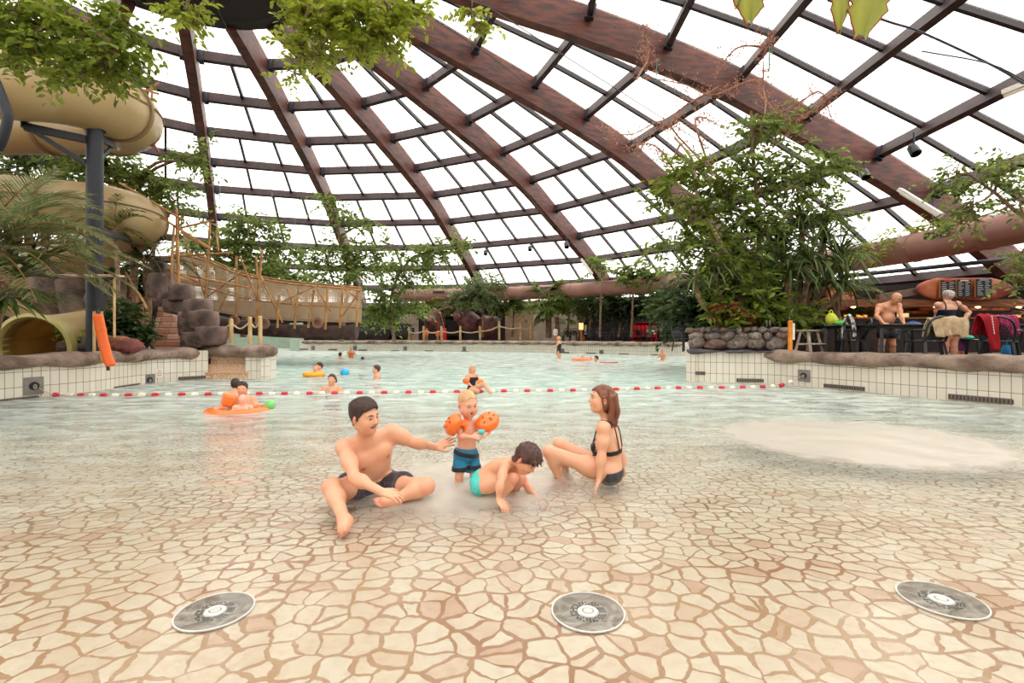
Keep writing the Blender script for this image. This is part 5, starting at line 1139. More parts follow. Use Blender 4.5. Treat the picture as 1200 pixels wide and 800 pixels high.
# -- hanging fig branches from the trees rooted left of the frame
tree('fig_tree', 'fig tree whose leafy branches fill the top left corner above the slide', V3(-8.9, 3.2, .5), cl((18, 12, 5.2, 42, 42), (60, 38, 5.2, 40, 44), (106, 32, 5.0, 36, 38), (120, 72, 5.0, 26, 24), (40, 62, 5.4, 34, 28), (95, 84, 5.1, 22, 18), (140, 62, 4.9, 20, 18), (150, 28, 5.0, 18, 12), (15, 40, 5.4, 28, 18)), .085, 'fig', [V3(-8.9, 3.2, .5), V3(-8.4, 3.8, 3), V3(-7, 4.6, 5.2), V3(-5.6, 5.1, 5.4), at(60, 10, 5.1), at(110, 30, 5.0)], tr=.14, length=.3, per=10, seed=1, ntw=.2)
tree('fig_tree', 'pale leafy fig branches hanging from above at the top centre left', V3(-9.0, 1.0, .5), cl((355, 8, 5.6, 26, 26), (350, 55, 5.6, 14, 9), (345, 85, 5.6, 10, 6), (380, 28, 5.6, 30, 34), (415, 22, 5.6, 34, 40), (445, 42, 5.6, 24, 26), (455, 12, 5.6, 26, 28), (375, 62, 5.6, 14, 10), (480, 12, 5.6, 16, 10), (418, 55, 5.6, 16, 10), (217, 12, 5.6, 16, 14), (226, 28, 5.6, 8, 5)), .085, 'lime', [V3(-9, 1, .5), V3(-8.4, 1.6, 4), V3(-6.4, 3.2, 6.4), V3(-4.2, 5.2, 6.4), at(300, -60, 5.6), at(400, -30, 5.6)], tr=.07, length=.26, per=10, seed=2, ntw=.25)
tree('fig_tree', 'small separate leafy twig hanging in at the top centre', at(560, -140, 5.5), cl((553, 14, 5.5, 10, 7), (562, 26, 5.5, 8, 5)), .085, 'lime', [at(560, -140, 5.5), at(556, -40, 5.5), at(553, 8, 5.5)], tr=.012, length=.2, per=8, seed=3, branches=False)
# -- left side: shrubs behind the slide, palms
tree('leafy_tree', 'tree with drooping green foliage behind the steel column and slide', at(150, 400, 15.5), cl((150, 205, 15.5, 26, 40), (190, 215, 15.5, 22, 34), (225, 190, 15, 16, 16), (240, 178, 15, 8, 6), (205, 235, 15.5, 18, 18), (120, 190, 15.5, 28, 40), (90, 165, 15.5, 30, 40), (60, 150, 15.5, 26, 30)), .17, 'mid', [at(150, 400, 15.5), at(158, 300, 15.5), at(150, 210, 15.5)], tr=.14, length=.7, seed=4)
tree('leafy_tree', 'bushy tree at the far left seen under the upper slide loop', at(30, 400, 18), cl((30, 165, 18, 34, 50), (70, 190, 18, 30, 40), (10, 200, 18, 34, 45), (100, 215, 18, 28, 34)), .2, 'deep', [at(30, 400, 18), at(34, 300, 18), at(30, 180, 18)], tr=.2, length=.8, seed=5)
tree('leafy_tree', 'dark dense shrubbery filling the gap behind the brick steps', at(150, 400, 21), cl((135, 318, 21, 24, 50), (160, 330, 21, 24, 50), (180, 345, 21, 20, 40), (115, 345, 21, 24, 50), (150, 360, 21, 26, 50), (60, 330, 21, 30, 50)), .26, 'dark', [at(150, 400, 21), at(150, 350, 21), at(148, 320, 21)], tr=.1, length=.9, seed=61, hexa=False)
rngp = random.Random(4)
def fanspecs(n, a0, a1, el0, el1, L0, L1, dr, rr):
    out = []
    for i in range(n):
        a = math.radians(a0 + (a1 - a0) * (i + rr.random() * .6) / n); el_ = math.radians(rr.uniform(el0, el1)); out.append(((math.sin(a) * math.cos(el_), -math.cos(a) * math.cos(el_), math.sin(el_)), rr.uniform(L0, L1), dr * rr.uniform(.8, 1.2)))
    return out
feather_palm('date_palm', 'large grey-green feather palm at the left edge in front of the slide', V3(-9.5, 7.6, .5), at(-28, 300, 7.6), fanspecs(22, 20, 175, 5, 70, 1.7, 2.3, 1.3, rngp), 'palm', 1, tr=.16, leaflet=.42, n=44, w=.012)
feather_palm('date_palm', 'second feather palm with lighter fronds low at the left edge', V3(-9.9, 9.0, .5), at(20, 262, 8.9), fanspecs(14, 60, 200, 0, 60, 1.2, 1.6, 1.5, rngp), 'grey', 2, tr=.12, leaflet=.36, n=38, w=.012)
fan_palm('fan_palm', 'dark fan palm with drooping pleated leaves over the slide exit', V3(-9.2, 8.6, .5), at(0, 330, 8.3), [(.9, -.3, .1), (.8, -.5, -.5), (.3, -.8, -.6), (.9, .1, .45), (.5, -.8, .3), (.1, -.9, -.1), (.95, -.1, -.3)], 'deep', 3, R_=.85, pet=.5, tr=.12, w=.03, droop=.7)
feather_palm('areca_palm', 'slim dark palm standing just right of the steel column', at(134, 400, 12.6), at(134, 268, 12.6), fanspecs(12, 0, 360, 10, 80, .9, 1.2, 1.6, rngp), 'deep', 4, tr=.05, leaflet=.26, n=26, w=.014)
feather_palm('areca_palm', 'dark arching palm between the lower slide loop and the brick steps', at(172, 400, 14.8), at(170, 312, 14.8), fanspecs(14, 0, 360, 5, 75, 1.2, 1.7, 1.9, rngp), 'dark', 5, tr=.08, leaflet=.34, n=30, w=.018)
tree('shrub', 'glossy dark green shrub between the column and the brick steps', at(150, 408, 11.6), cl((146, 378, 11.6, 16, 26), (134, 388, 11.6, 12, 16), (158, 388, 11.6, 11, 14), (140, 360, 11.8, 10, 10)), .2, 'dark', None, tr=.03, length=.4, seed=6, cat='shrub', asp=.3)
tree('shrub', 'yellow-green low shrub beside the exit of the slide', at(88, 408, 10.9), cl((82, 388, 10.9, 10, 14), (96, 394, 10.9, 12, 16), (76, 380, 10.9, 7, 6), (104, 398, 10.9, 8, 8)), .1, 'yel', None, tr=.02, length=.25, seed=7, cat='shrub', asp=.5)
# -- greenery over the bridge and beyond
tree('leafy_tree', 'spreading green tree behind the bamboo bridge, left half', at(285, 395, 23), cl((270, 275, 23, 22, 34), (300, 262, 23, 22, 34), (330, 290, 23, 22, 34), (290, 300, 23, 26, 40), (250, 300, 23, 20, 26), (320, 318, 22, 22, 32), (345, 325, 22, 16, 20), (225, 285, 22, 14, 14)), .24, 'mid', [at(285, 395, 23), at(290, 330, 23), at(295, 280, 23)], tr=.15, length=.9, seed=8)
tree('climbing_tree', 'tall thin tree with tufts of leaves before the second roof rib', at(400, 400, 25), cl((385, 232, 25, 10, 8), (398, 246, 25, 10, 9), (410, 262, 25, 12, 12), (400, 285, 25, 20, 24), (370, 300, 25, 20, 24), (430, 300, 25, 20, 22), (410, 318, 25, 24, 32), (375, 322, 25, 18, 20), (455, 290, 25, 16, 14), (435, 258, 25, 8, 4)), .24, 'mid', [at(400, 400, 25), at(408, 320, 25), at(396, 270, 25), at(386, 225, 25)], tr=.12, length=.9, seed=9)
tree('leafy_tree', 'flat-topped leafy branch reaching right above the far deck', at(470, 400, 27), cl((455, 310, 27, 16, 20), (490, 298, 27, 16, 22), (515, 292, 27, 16, 20), (540, 284, 27, 10, 10), (500, 318, 27, 18, 18), (470, 330, 27, 16, 18), (450, 345, 27, 20, 26), (455, 365, 27, 18, 26), (435, 368, 27, 16, 20), (488, 355, 27, 14, 14)), .26, 'mid', [at(462, 400, 27), at(458, 350, 27), at(480, 305, 27), at(530, 287, 27)], tr=.1, length=.9, seed=10)
for i, (x, y, r_, n_, key, lb, Y) in enumerate([(565, 336, 24, 46, 'grey', 'grey-green bushy tree on the far deck, left of the fan palm', 37.5), (535, 348, 16, 20, 'mid', 'green bush on the far deck above the rope posts', 40.5), (600, 350, 18, 26, 'mid', 'green bush between the grey-green tree and the fan palm on the far deck', 38), (690, 346, 18, 28, 'deep', 'dark bushy tree right of the fan palm on the far deck', 37),
                                          (725, 352, 18, 30, 'dark', 'dark dense shrub before the duct on the far deck', 34), (760, 350, 18, 30, 'dark', 'dark dense shrub above the red cabinet', 33), (790, 348, 18, 28, 'deep', 'green shrub left of the tall trees on the stone planter', 29), (500, 343, 12, 14, 'lime', 'light green tree top above the dark rock cave', 40.5), (665, 340, 14, 18, 'deep', 'green crown behind the fan palm leaves', 38.5), (740, 315, 16, 18, 'mid', 'green climber along the brown duct, left part', 31.5), (775, 318, 16, 16, 'mid', 'green climber along the brown duct, right part', 30.5), (703, 305, 9, 7, 'mid', 'small green tuft at the foot of the fourth roof rib', 33)]):
    b = at(x, 395, Y); tree('leafy_tree' if y > 330 else 'climber', lb, b, cl((x, y, Y, r_, n_), (x - r_ * .7, y + 8, Y, r_ * .7, n_ // 2), (x + r_ * .7, y + 7, Y, r_ * .7, n_ // 2), (x, y + 9, Y, r_ * .8, n_ // 2)), .34, key, [b, at(x + 2, y + 20, Y), at(x, y, Y)], tr=.09, length=1.0, seed=20 + i, cat='tree' if y > 330 else 'climber', hexa=False)
rr4 = random.Random(9)
fan_palm('fan_palm', 'bright green fan palm standing in the middle of the far deck', at(643, 396, 36.2), at(643, 352, 36.2), [(rr4.uniform(-1, 1), rr4.uniform(-1, .6), rr4.uniform(-.5, 1)) for _ in range(26)], 'mid', 5, R_=1.15, pet=1.15, w=.06, tr=.22, droop=1.3)
fan_palm('fan_palm', 'lower fan palm with light leaves just left of the bar tables area', at(655, 396, 35.8), at(652, 372, 35.8), [(rr4.uniform(-1, 1), rr4.uniform(-1, .6), rr4.uniform(-.3, 1)) for _ in range(12)], 'fig', 6, R_=1.1, pet=.7, w=.06, tr=.16, droop=1.0)
# -- the planter group at right
YP = 12.9
tree('tall_tree', 'tall slender tree rising from the stone planter to the roof ribs', at(884, 384, YP), cl((884, 150, YP, 18, 14), (905, 140, YP, 20, 18), (870, 185, YP, 16, 14), (890, 215, YP, 24, 26), (850, 225, YP, 26, 26), (820, 240, YP, 22, 18), (865, 255, YP, 28, 32), (835, 285, YP, 26, 22), (905, 255, YP, 22, 22), (925, 190, YP, 24, 20), (960, 195, YP, 24, 22), (985, 190, YP, 12, 8), (930, 225, YP, 22, 18), (965, 240, YP, 20, 14), (985, 250, YP, 14, 7), (800, 290, YP, 18, 12), (770, 285, YP, 12, 8), (880, 295, YP, 26, 28), (850, 320, YP, 24, 22), (905, 310, YP, 20, 16)), .17, 'mid', [at(884, 384, YP), at(889, 330, YP), at(888, 250, YP), at(882, 180, YP), at(880, 130, YP)], tr=.085, length=.6, per=12, seed=40, asp=.36, ntw=.5)
tree('leafy_tree', 'pale-barked leaning tree left in the stone planter', at(868, 384, 12.6), cl((805, 195, 12.6, 18, 14), (790, 215, 12.6, 16, 10), (835, 205, 12.6, 20, 16), (780, 235, 12.8, 14, 8), (815, 260, 12.6, 22, 18), (840, 300, 12.6, 20, 16), (855, 340, 12.6, 18, 16)), .2, 'fig', [at(868, 384, 12.6), at(862, 320, 12.6), at(820, 240, 12.6), at(812, 190, 12.6), at(790, 160, 12.6)], tr=.07, length=.6, seed=41, asp=.32, bark=mat('pale_bark', (188, 166, 134), .8, (150, 126, 98), 8))
rr5 = random.Random(12)
strap_plant('screw_pine', 'big screw pine with long dark arching strap leaves in the right of the planter', at(935, 390, 13.1), [at(940, 270, 13.1), at(965, 285, 12.9), at(915, 290, 13.0), at(950, 310, 12.6), at(985, 305, 13.0), at(925, 325, 12.6), at(965, 335, 12.6), at(990, 335, 12.8)], 'deep', 1, L=1.25, W=.026, n=70, droop=2.0, tr=.07, up=.7)
strap_plant('screw_pine', 'smaller strap-leaved plant left of the trunks in the stone planter', at(845, 385, 12.5), [at(840, 320, 12.5), at(815, 335, 12.5), at(865, 345, 12.4)], 'palm', 2, L=.95, W=.02, n=50, droop=1.9, tr=.05, up=.6)
tree('leafy_tree', 'light green leafy shrub mass in the middle of the stone planter', at(890, 388, 12.4), cl((870, 350, 12.4, 22, 26), (900, 360, 12.4, 22, 26), (925, 365, 12.3, 20, 20), (880, 330, 12.4, 18, 14), (850, 365, 12.3, 16, 14), (945, 372, 12.2, 14, 12)), .22, 'fig', None, tr=.03, length=.5, seed=43, cat='shrub', asp=.28)
tree('croton', 'red and orange leaved croton low in the stone planter', at(868, 388, 12.2), cl((860, 370, 12.2, 14, 18), (878, 374, 12.2, 12, 14), (845, 360, 12.2, 8, 6)), .14, 'red', None, tr=.02, length=.3, seed=44, cat='shrub', asp=.35)
tree('leafy_tree', 'dark background foliage behind the stone planter trees', at(830, 395, 17), cl((820, 340, 17, 28, 50), (860, 310, 17, 30, 54), (900, 330, 17, 30, 54), (940, 345, 17, 30, 54), (800, 365, 17, 22, 36), (850, 365, 17, 26, 44), (975, 350, 17, 20, 30), (920, 290, 17, 26, 36)), .26, 'dark', [at(870, 395, 17), at(870, 340, 17), at(880, 300, 17)], tr=.1, length=.9, seed=45, hexa=False)
strap_plant('flax_plant', 'pale striped leafy plant at the right end of the stone planter', at(905, 386, 12.0), [at(900, 376, 12.0), at(925, 378, 12.0)], 'grey', 3, L=.42, W=.022, n=40, droop=1.3, tr=.02, up=.4)
# dried climber reaching over the roof rib
def dry():
    e = empty('dried_climber', at(884, 384, 13.2), 0, 'dried pinkish leafless climber sprawling from the planter up over the roof ribs', 'climber'); rng = np.random.default_rng(77); mb = MB(); P = []; D = []; L = []
    runs = [[(884, 384), (872, 300), (868, 230), (885, 150), (898, 95), (895, 60), (900, 40)], [(868, 230), (835, 200), (800, 165), (770, 150), (745, 150), (705, 158)], [(835, 200), (812, 150), (830, 130), (852, 150)], [(868, 230), (815, 215), (775, 178), (760, 165), (742, 168)], [(885, 150), (930, 125), (960, 110), (985, 130)], [(895, 90), (870, 100), (835, 110), (800, 100), (745, 95)], [(898, 95), (925, 140), (950, 130), (978, 105)], [(885, 150), (910, 165), (930, 150)], [(745, 95), (762, 60), (750, 35)], [(835, 110), (800, 125), (780, 155)], [(900, 60), (870, 50), (850, 70)], [(800, 165), (790, 185), (770, 190)]]
    for r_ in runs:
        c = spline([at(x, y, 13.2) + V3(0, rng.normal(0, .25), 0) for x, y in r_], 8); mb.tube(c, [.035 * (1 - .75 * i / len(c)) for i in range(len(c))], 5)
        for p in c[4:]:
            for _ in range(2):
                q = V3(*rng.normal(0, 1, 3)).normalized(); l_ = rng.uniform(.15, .5); m_ = p + q * l_ * .5 + V3(0, 0, -.04); t_ = p + q * l_; mb.tube([p, m_, t_], [.009, .006, .003], 3, caps=False)
                for s_ in range(9): P.append(np.array(p.lerp(t_, rng.uniform(.3, 1.05))) + rng.normal(0, .04, 3)); D.append(rng.normal(0, 1, 3)); L.append(rng.uniform(.03, .08))
    mb.build('branches', mat('dry_bark', (192, 144, 122), .8, (150, 104, 88), 9), e, smooth=True); V, Fq, T = leafpts(np.array(P), np.array(D), np.array(L), .5, rng, hexa=False); npmesh('withered_leaves', V, Fq, lm('dry'), e, smooth=False, tint=T); reparent0(e)
dry()
tree('ficus', 'leafy branches coming in at the right edge in front of the duct', V3(11.2, 7.4, .62), cl((1150, 212, 8.5, 28, 16), (1120, 202, 8.5, 18, 8), (1185, 188, 8.5, 28, 16), (1140, 240, 8.5, 18, 12), (1195, 230, 8.5, 20, 14), (1100, 215, 8.7, 8, 4), (1125, 260, 8.6, 12, 8), (1200, 300, 8.4, 14, 10), (1190, 320, 8.4, 12, 8)), .095, 'mid', [V3(11.2, 7.4, .62), V3(10.6, 8.0, 2.4), at(1215, 260, 8.4), at(1165, 225, 8.5), at(1130, 200, 8.5)], tr=.05, length=.4, seed=50, asp=.45, ntw=.4)
tree('climber', 'thin green climber trailing along the top of the brown duct', at(1045, 280, 18.2), cl((1010, 296, 18.6, 14, 10), (1040, 280, 18.2, 14, 10), (1070, 272, 17.8, 14, 11), (1100, 268, 17.4, 12, 8), (1125, 262, 17, 10, 7), (990, 308, 19, 12, 8)), .17, 'lime', [at(985, 306, 19.4), at(1040, 284, 18.4), at(1130, 262, 17)], tr=.03, length=.7, seed=51, cat='climber', branches=False)
feather_palm('date_palm', 'palm with a drooping frond between the screw pine and the old man', at(985, 400, 14), at(978, 345, 14), [((.9, -.3, .35), 1.5, 1.0), ((.7, .2, .7), 1.3, 1.3), ((.9, -.1, .1), 1.2, .9), ((.6, -.6, .5), 1.1, 1.2), ((.2, -.7, .6), 1.0, 1.4), ((-.5, -.5, .6), 1.0, 1.4)], 'palm', 9, tr=.07, leaflet=.4, n=24, w=.02)
strap_plant('yucca', 'dry-tipped yucca at the right edge beside the bar tables', V3(9.6, 8.7, .62), [at(1212, 305, 8.8), at(1214, 370, 8.8)], 'dry', 7, L=.5, W=.014, n=50, droop=.8, tr=.05, up=.3)
def banana():
    e = empty('banana_plant', V3(2.2, -.6, .0), 0, 'banana-like plant whose big ragged yellow-green leaf tips hang in at the top right', 'plant'); rng = np.random.default_rng(3)
    MB().tube(spline([V3(2.2, -.6, 0), V3(2.15, -.5, 1.8), V3(2.0, 0, 3.3), V3(1.9, .7, 3.7)], 6), [.07 - .002 * i for i in range(19)], 10).build('stem', BARK, e, smooth=True)
    def leaf(pts, widths, nm='leaf'):
        V = []; c = spline([V3(*p) for p in pts], 8); n = len(c)
        for i, p in enumerate(c):
            t = i / (n - 1); w_ = np.interp(t, np.linspace(0, 1, len(widths)), widths); side = V3(1, .1, 0); jag = 1 + .12 * math.sin(i * 2.7) + .08 * math.sin(i * 5.1)
            for s_ in (-1, -.5, 0, .5, 1): V.append(p + side * s_ * w_ * jag + V3(0, .02 * abs(s_) , .012 * math.sin(s_ * 9)))
        Fs = [[i * 5 + j, i * 5 + j + 1, (i + 1) * 5 + j + 1, (i + 1) * 5 + j] for i in range(n - 1) for j in range(4)]
        tip = [1.0 if i >= n - 2 else .0 for i in range(n) for _ in range(5)]; T = [min(1, max(0, .35 + .2 * math.sin(j * 2.2 + i * .3))) for i in range(n) for j in range(5)]
        o = npmesh(nm, V, Fs, lm('yel'), e, tint=T)
        ed = MB().tube([V3(*V[i * 5]) for i in range(max(0, n - 9), n)] + [V3(*V[i * 5 + 4]) for i in range(n - 1, max(0, n - 9), -1)], .0035, 5); ed.build('brown_edge', mat('brown_edge', (150, 70, 40), .8), o)
    Y = 2.2
    leaf([V3(1.9, .7, 3.7), at(900, -160, Y), at(884, -20, Y), at(880, 26, Y)], [.03, .1, .085, .012]); leaf([V3(1.9, .7, 3.7), at(1000, -160, Y), at(990, -20, Y), at(986, 36, Y)], [.03, .1, .06, .006]); leaf([V3(1.9, .7, 3.7), at(1040, -160, Y), at(1026, -20, Y), at(1012, 42, Y)], [.03, .13, .12, .03])
    leaf([V3(1.9, .7, 3.7), at(880, -140, Y), at(868, -30, Y), at(866, 6, Y)], [.02, .05, .03, .01])
    reparent0(e)
banana()
# ---------------------------------------------------------------- stone planter on the right wall
def planter():
    path = [p for p in PR if p[0] < 6.3]; path = dense(path, .05); rr = random.Random(8); k = 0
    lab = ['grey-brown rounded stone in the %s course of the planter wall, %s'];
    led = coping('trim_5', [p for p in path], zt=.79, hh=.09, wd=.5, seed=12, off=.12, m=mat('slate_ledge', (92, 84, 92), .7, (70, 62, 70), 4))
    L = [0]
    for a, b in zip(path, path[1:]): L.append(L[-1] + math.hypot(b[0] - a[0], b[1] - a[1]))
    def pos(s_):
        s_ = min(max(s_, 0), L[-1] - 1e-4)
        for i in range(len(path) - 1):
            if L[i + 1] >= s_: t = (s_ - L[i]) / (L[i + 1] - L[i]); a, b = path[i], path[i + 1]; d = Vector((b[0] - a[0], b[1] - a[1], 0)).normalized(); return Vector((a[0] + (b[0] - a[0]) * t, a[1] + (b[1] - a[1]) * t, 0)), d
    rows = [(.8, .3, 'bottom'), (1.03, .21, 'middle'), (1.2, .13, 'top')]
    prot = [MB().ball((0, 0, 0), (1, .8, .62), 12, 9, nz=.42, seed=i * 3.3 + 1).build('wall_stone', m_, smooth=True) for i, m_ in enumerate([STONE, mat('brown_stone', (132, 104, 88), .7, (90, 70, 62), 3, bump=.4), mat('dark_stone', (92, 86, 86), .7, (62, 56, 58), 3, bump=.4), STONE, mat('pale_stone', (166, 154, 142), .7, (124, 112, 102), 3, bump=.4)])]
    used = set()
    for z, h_, nm in rows:
        s_ = -.05 if h_ < .2 else .05
        while s_ < L[-1] - .1:
            w_ = h_ * rr.uniform(1.0, 2.0); p, d = pos(s_ + w_ / 2); nr = Vector((-d.y, d.x, 0)); i = rr.randrange(5)
            if i in used: o = prot[i].copy(); COL.objects.link(o)
            else: o = prot[i]; used.add(i)
            o.location = p + nr * rr.uniform(.12, .2) + Vector((0, 0, z + h_ * .45)); o.scale = (w_ * .54, .2 + .05 * rr.random(), h_ * .86); o.rotation_euler = (rr.uniform(-.2, .2), rr.uniform(-.25, .25), math.atan2(d.y, d.x))
            setp(o, 'rounded grey stone in the %s course of the stone planter wall' % nm, 'stone', 'stones in the %s course of the planter wall' % nm); s_ += w_ * .92
    mb = MB(); q = [p for p in path[::8]]; V = []
    for x, y in q: V += [(x, y, .6), (x, y, 1.3)]
    back = [(8.2, 13.2), (7.6, 15.0), (5.8, 14.6)]
    poly = [(x + .12, y + .12) for x, y in q] + [(9.6, 12.6), (9.2, 14.8), (6.2, 14.6)]
    b = slab('ground_planter', poly, 1.28, mat('soil', (62, 46, 38), .9, (44, 32, 28), 6, bump=.4), th=.7)
planter()
# ---------------------------------------------------------------- plastic chairs, tables, stool
def arc_pts(c, rx, rz, a0, a1, n): return [c + V3(rx * math.cos(a0 + (a1 - a0) * i / n), 0, rz * math.sin(a0 + (a1 - a0) * i / n)) for i in range(n + 1)]
def make_chair(label, m=GREENP, cat='chair', group=None):
    """facing -Y; seat .44 high"""
    e = empty('garden_chair', (0, 0, 0), 0, label, cat, group)
    MB().box((0, 0, .43), (.46, .44, .025), bev=.01).build('seat', m, e)
    for sx in (-1, 1):
        for sy in (-1, 1): MB().beam((sx * .2, sy * .19, .43), (sx * .25, sy * .25, 0), .05, .04).build('leg', m, e)
        MB().tube(spline([V3(sx * .25, -.25, .43), V3(sx * .28, -.2, .63), V3(sx * .28, 0, .66), V3(sx * .25, .24, .66)], 5), .02, 7).build('armrest', m, e, smooth=True)
    b = MB(); b.tube(spline([V3(-.22, .2, .43), V3(-.25, .26, .66), V3(-.2, .32, .86), V3(0, .34, .94), V3(.2, .32, .86), V3(.25, .26, .66), V3(.22, .2, .43)], 5), .022, 7)
    bk = b.build('back_frame', m, e, smooth=True); lt = MB()
    for i in range(-5, 6):
        x = i * .034; lt.beam((x - .05, .23, .47), (x + .04, .31, .84 - .1 * abs(i) / 5), .018, .012, (0, 1, 0)); lt.beam((x + .05, .23, .47), (x - .04, .31, .84 - .1 * abs(i) / 5), .018, .012, (0, 1, 0))
    lt.build('back_lattice', m, bk); return e
chair0 = make_chair('temp'); cused = [0]
def chair(x, y, z, rz, label, group=None, s=1):
    o = chair0 if not cused[0] else copy_tree(chair0); cused[0] = 1; o.location = (x, y, z); o.rotation_euler = (0, 0, rz); o.scale = (s, s, s * .93); o['label'] = label
    if group: o['group'] = group
    elif 'group' in o: del o['group']
    return o
DZ = .62
def onfl(x, Y): return (x - 600) / F * Y
def table(x, Y, label, w_=1.2, d_=.8, m=BLACKP, rz=0, z=DZ, group=None):
    e = empty('cafe_table', (onfl(x, Y), Y, z), rz, label, 'table', group); MB().box((0, 0, .73), (w_, d_, .035), bev=.012).build('tabletop', m, e); MB().box((0, 0, .69), (w_ - .12, d_ - .12, .05)).build('apron', m, e)
    for sx in (-1, 1):
        for sy in (-1, 1): MB().beam((sx * (w_ / 2 - .1), sy * (d_ / 2 - .1), .7), (sx * (w_ / 2 - .05), sy * (d_ / 2 - .05), 0), .06, .06).build('leg', m, e)
    return e
table(1052, 10.4, 'dark plastic table where the bald man leans', 1.35, .85); table(1200, 10.6, 'dark plastic table behind the chair with the red towel', 1.2, .8)
table(974, 11.4, 'small dark table with bags left of the patterned towel chair', .7, .6)
table(1010, 13.2, 'dark table in the background beside the bar counter', 1.1, .8)
chair(onfl(998, 10.95), 10.95, DZ, -2.0, 'dark green lattice-back chair with a patterned towel, left of the bald man\'s table')
chair(onfl(1084, 9.75), 9.75, DZ, .12 + PI, 'dark chair carrying the tan towel in front of the table', )
chair(onfl(1172, 9.7), 9.7, DZ, 2.2, 'dark chair with the red towel hung over its back, at the right')
chair(onfl(1140, 12), 12.0, DZ, .4, 'dark chair behind the woman in the navy swimsuit'); chair(onfl(1064, 11.6), 11.6, DZ, .3, 'dark chair standing behind the bald man\'s table')
def drape(name, label, m, prof, width, loc, rz, thick=.014, seed=0, folds=.02, taper=None, extra=None):
    """cloth over a rail: prof = (y, z) path, folds across x"""
    P = spline([V3(0, a, b) for a, b in prof], 6); n = 22; V = []
    for i, p in enumerate(P):
        t = i / (len(P) - 1); wd = width * (taper(t) if taper else 1)
        for j in range(n + 1):
            u = j / n - .5; f_ = folds * math.sin(u * 26 + seed) * (.3 + abs(t - .45) * 1.6) + folds * .6 * mnoise.noise(Vector((u * 4, t * 3, seed))); V.append((u * wd + .02 * mnoise.noise(Vector((u * 3, t * 5, seed + 4))), p.y + f_, p.z - .12 * abs(u) ** 2 * width + .03 * mnoise.noise(Vector((u * 5, seed, 0))) * (t * 2)))
    Fs = [[i * (n + 1) + j, i * (n + 1) + j + 1, (i + 1) * (n + 1) + j + 1, (i + 1) * (n + 1) + j] for i in range(len(P) - 1) for j in range(n)]
    o = npmesh(name, V, Fs, m); md = o.modifiers.new('t', 'SOLIDIFY'); md.thickness = thick; o.location = loc; o.rotation_euler = (0, 0, rz); return setp(o, label, 'towel')
drape('towel', 'tan towel spread over the back of a dark chair before the table', TOWEL_T, [(.12, .5), (.08, .7), (.04, .82), (0, .86), (-.05, .8), (-.09, .66), (-.11, .5)], .7, (onfl(1094, 9.75), 9.42, DZ + .0), -.1, seed=1, folds=.035, taper=lambda t: 1 - .5 * max(0, t - .6))
o = drape('towel', 'bright red towel with faint white lettering hanging over a dark chair back', REDM, [(.1, .5), (.05, .76), (0, .88), (-.06, .8), (-.1, .5), (-.13, .22)], .55, (onfl(1152, 9.5), 9.45, DZ + .03), .35, seed=5, taper=lambda t: 1 - .75 * max(0, t - .5) * 2 * .8)
mb = MB()
for i in range(7): a = V3(-.1 + .012 * i, -.135, .84 - .05 * i); mb.tube(spline([a, a + V3(.03, -.004, .01), a + V3(.015, -.004, -.02), a + V3(.04, -.002, -.03)], 3), .006, 4)
c_ = mb.build('white_lettering', WHITEP, o)
drape('towel', 'black and white patterned towel over the lattice-back chair', mat('patterned_towel', (236, 236, 232), .9, (24, 26, 30), 9, detail=1), [(.14, .45), (.08, .8), (0, .95), (-.06, .8), (-.1, .5)], .5, (onfl(1001, 10.6), 10.75, DZ + .0), .9, seed=8)
drape('towel', 'magenta towel over the chair at the right edge', mat('magenta_cloth', (150, 24, 84), .9), [(.1, .5), (.04, .8), (0, .9), (-.06, .8), (-.1, .5)], .5, (onfl(1178, 10.05), 10.05, DZ + .02), .2, seed=9)
for x, y, Y, c_, w_, h_, lb in [(1070, 379.5, 10.6, (60, 84, 140), .3, .09, 'small blue bag lying on the bald man\'s table'), (974, 374, 11.3, (196, 200, 60), .22, .3, 'yellow-green bag beside the patterned towel chair'), (984, 378.5, 11.2, (90, 180, 70), .3, .12, 'green bag lying right beside the yellow-green one'), (1131, 394.5, 11.9, (60, 190, 170), .34, .1, 'mint green swim float behind the woman\'s legs'), (1183, 412, 10.6, (30, 130, 190), .28, .4, 'blue bag standing below the table at the right edge')]:
    p = at(x, y, Y); e = empty('bag', p - V3(0, 0, h_ / 2), 0, lb, 'bag'); G = Field([-.4, -.3, -.35], [.4, .3, .35], .02); G.ell(V3(0, 0, h_ / 2 - .0), (w_ / 2, .13, h_ / 2), k=.02); G.ell(V3(.03, 0, h_ / 2 - .03), (w_ / 2 * .9, .15, h_ / 2 * .7), k=.03); V, Fq = G.mesh(); npmesh('body', V, Fq, mat('bag%d' % x, c_, .6), e)
    MB().tube(arc_pts(V3(0, 0, h_ * .85), w_ * .22, h_ * .35, 0, PI, 8), .01, 5).build('handle', mat('bag%d' % x, c_, .6), e, smooth=True)
def stool():
    Y = 10.6; e = empty('step_stool', (onfl(948, 11.25), 11.25, DZ), .5, 'weathered wooden step stool on the deck beside the orange post', 'stool'); W = mat('grey_wood', (176, 160, 144), .8, (140, 122, 108), 10)
    MB().box((0, 0, .62), (.5, .3, .035), bev=.01).build('seat', W, e); MB().box((0, -.16, .32), (.46, .2, .03), bev=.01).build('step', W, e)
    for sx in (-1, 1):
        for sy in (-1, 1): MB().beam((sx * .18, sy * .08, .61), (sx * .24, sy * .2, 0), .05, .05).build('leg', W, e)
        MB().beam((sx * .2, -.12, .32), (sx * .22, .14, .32), .03, .04).build('rail', W, e)
stool()
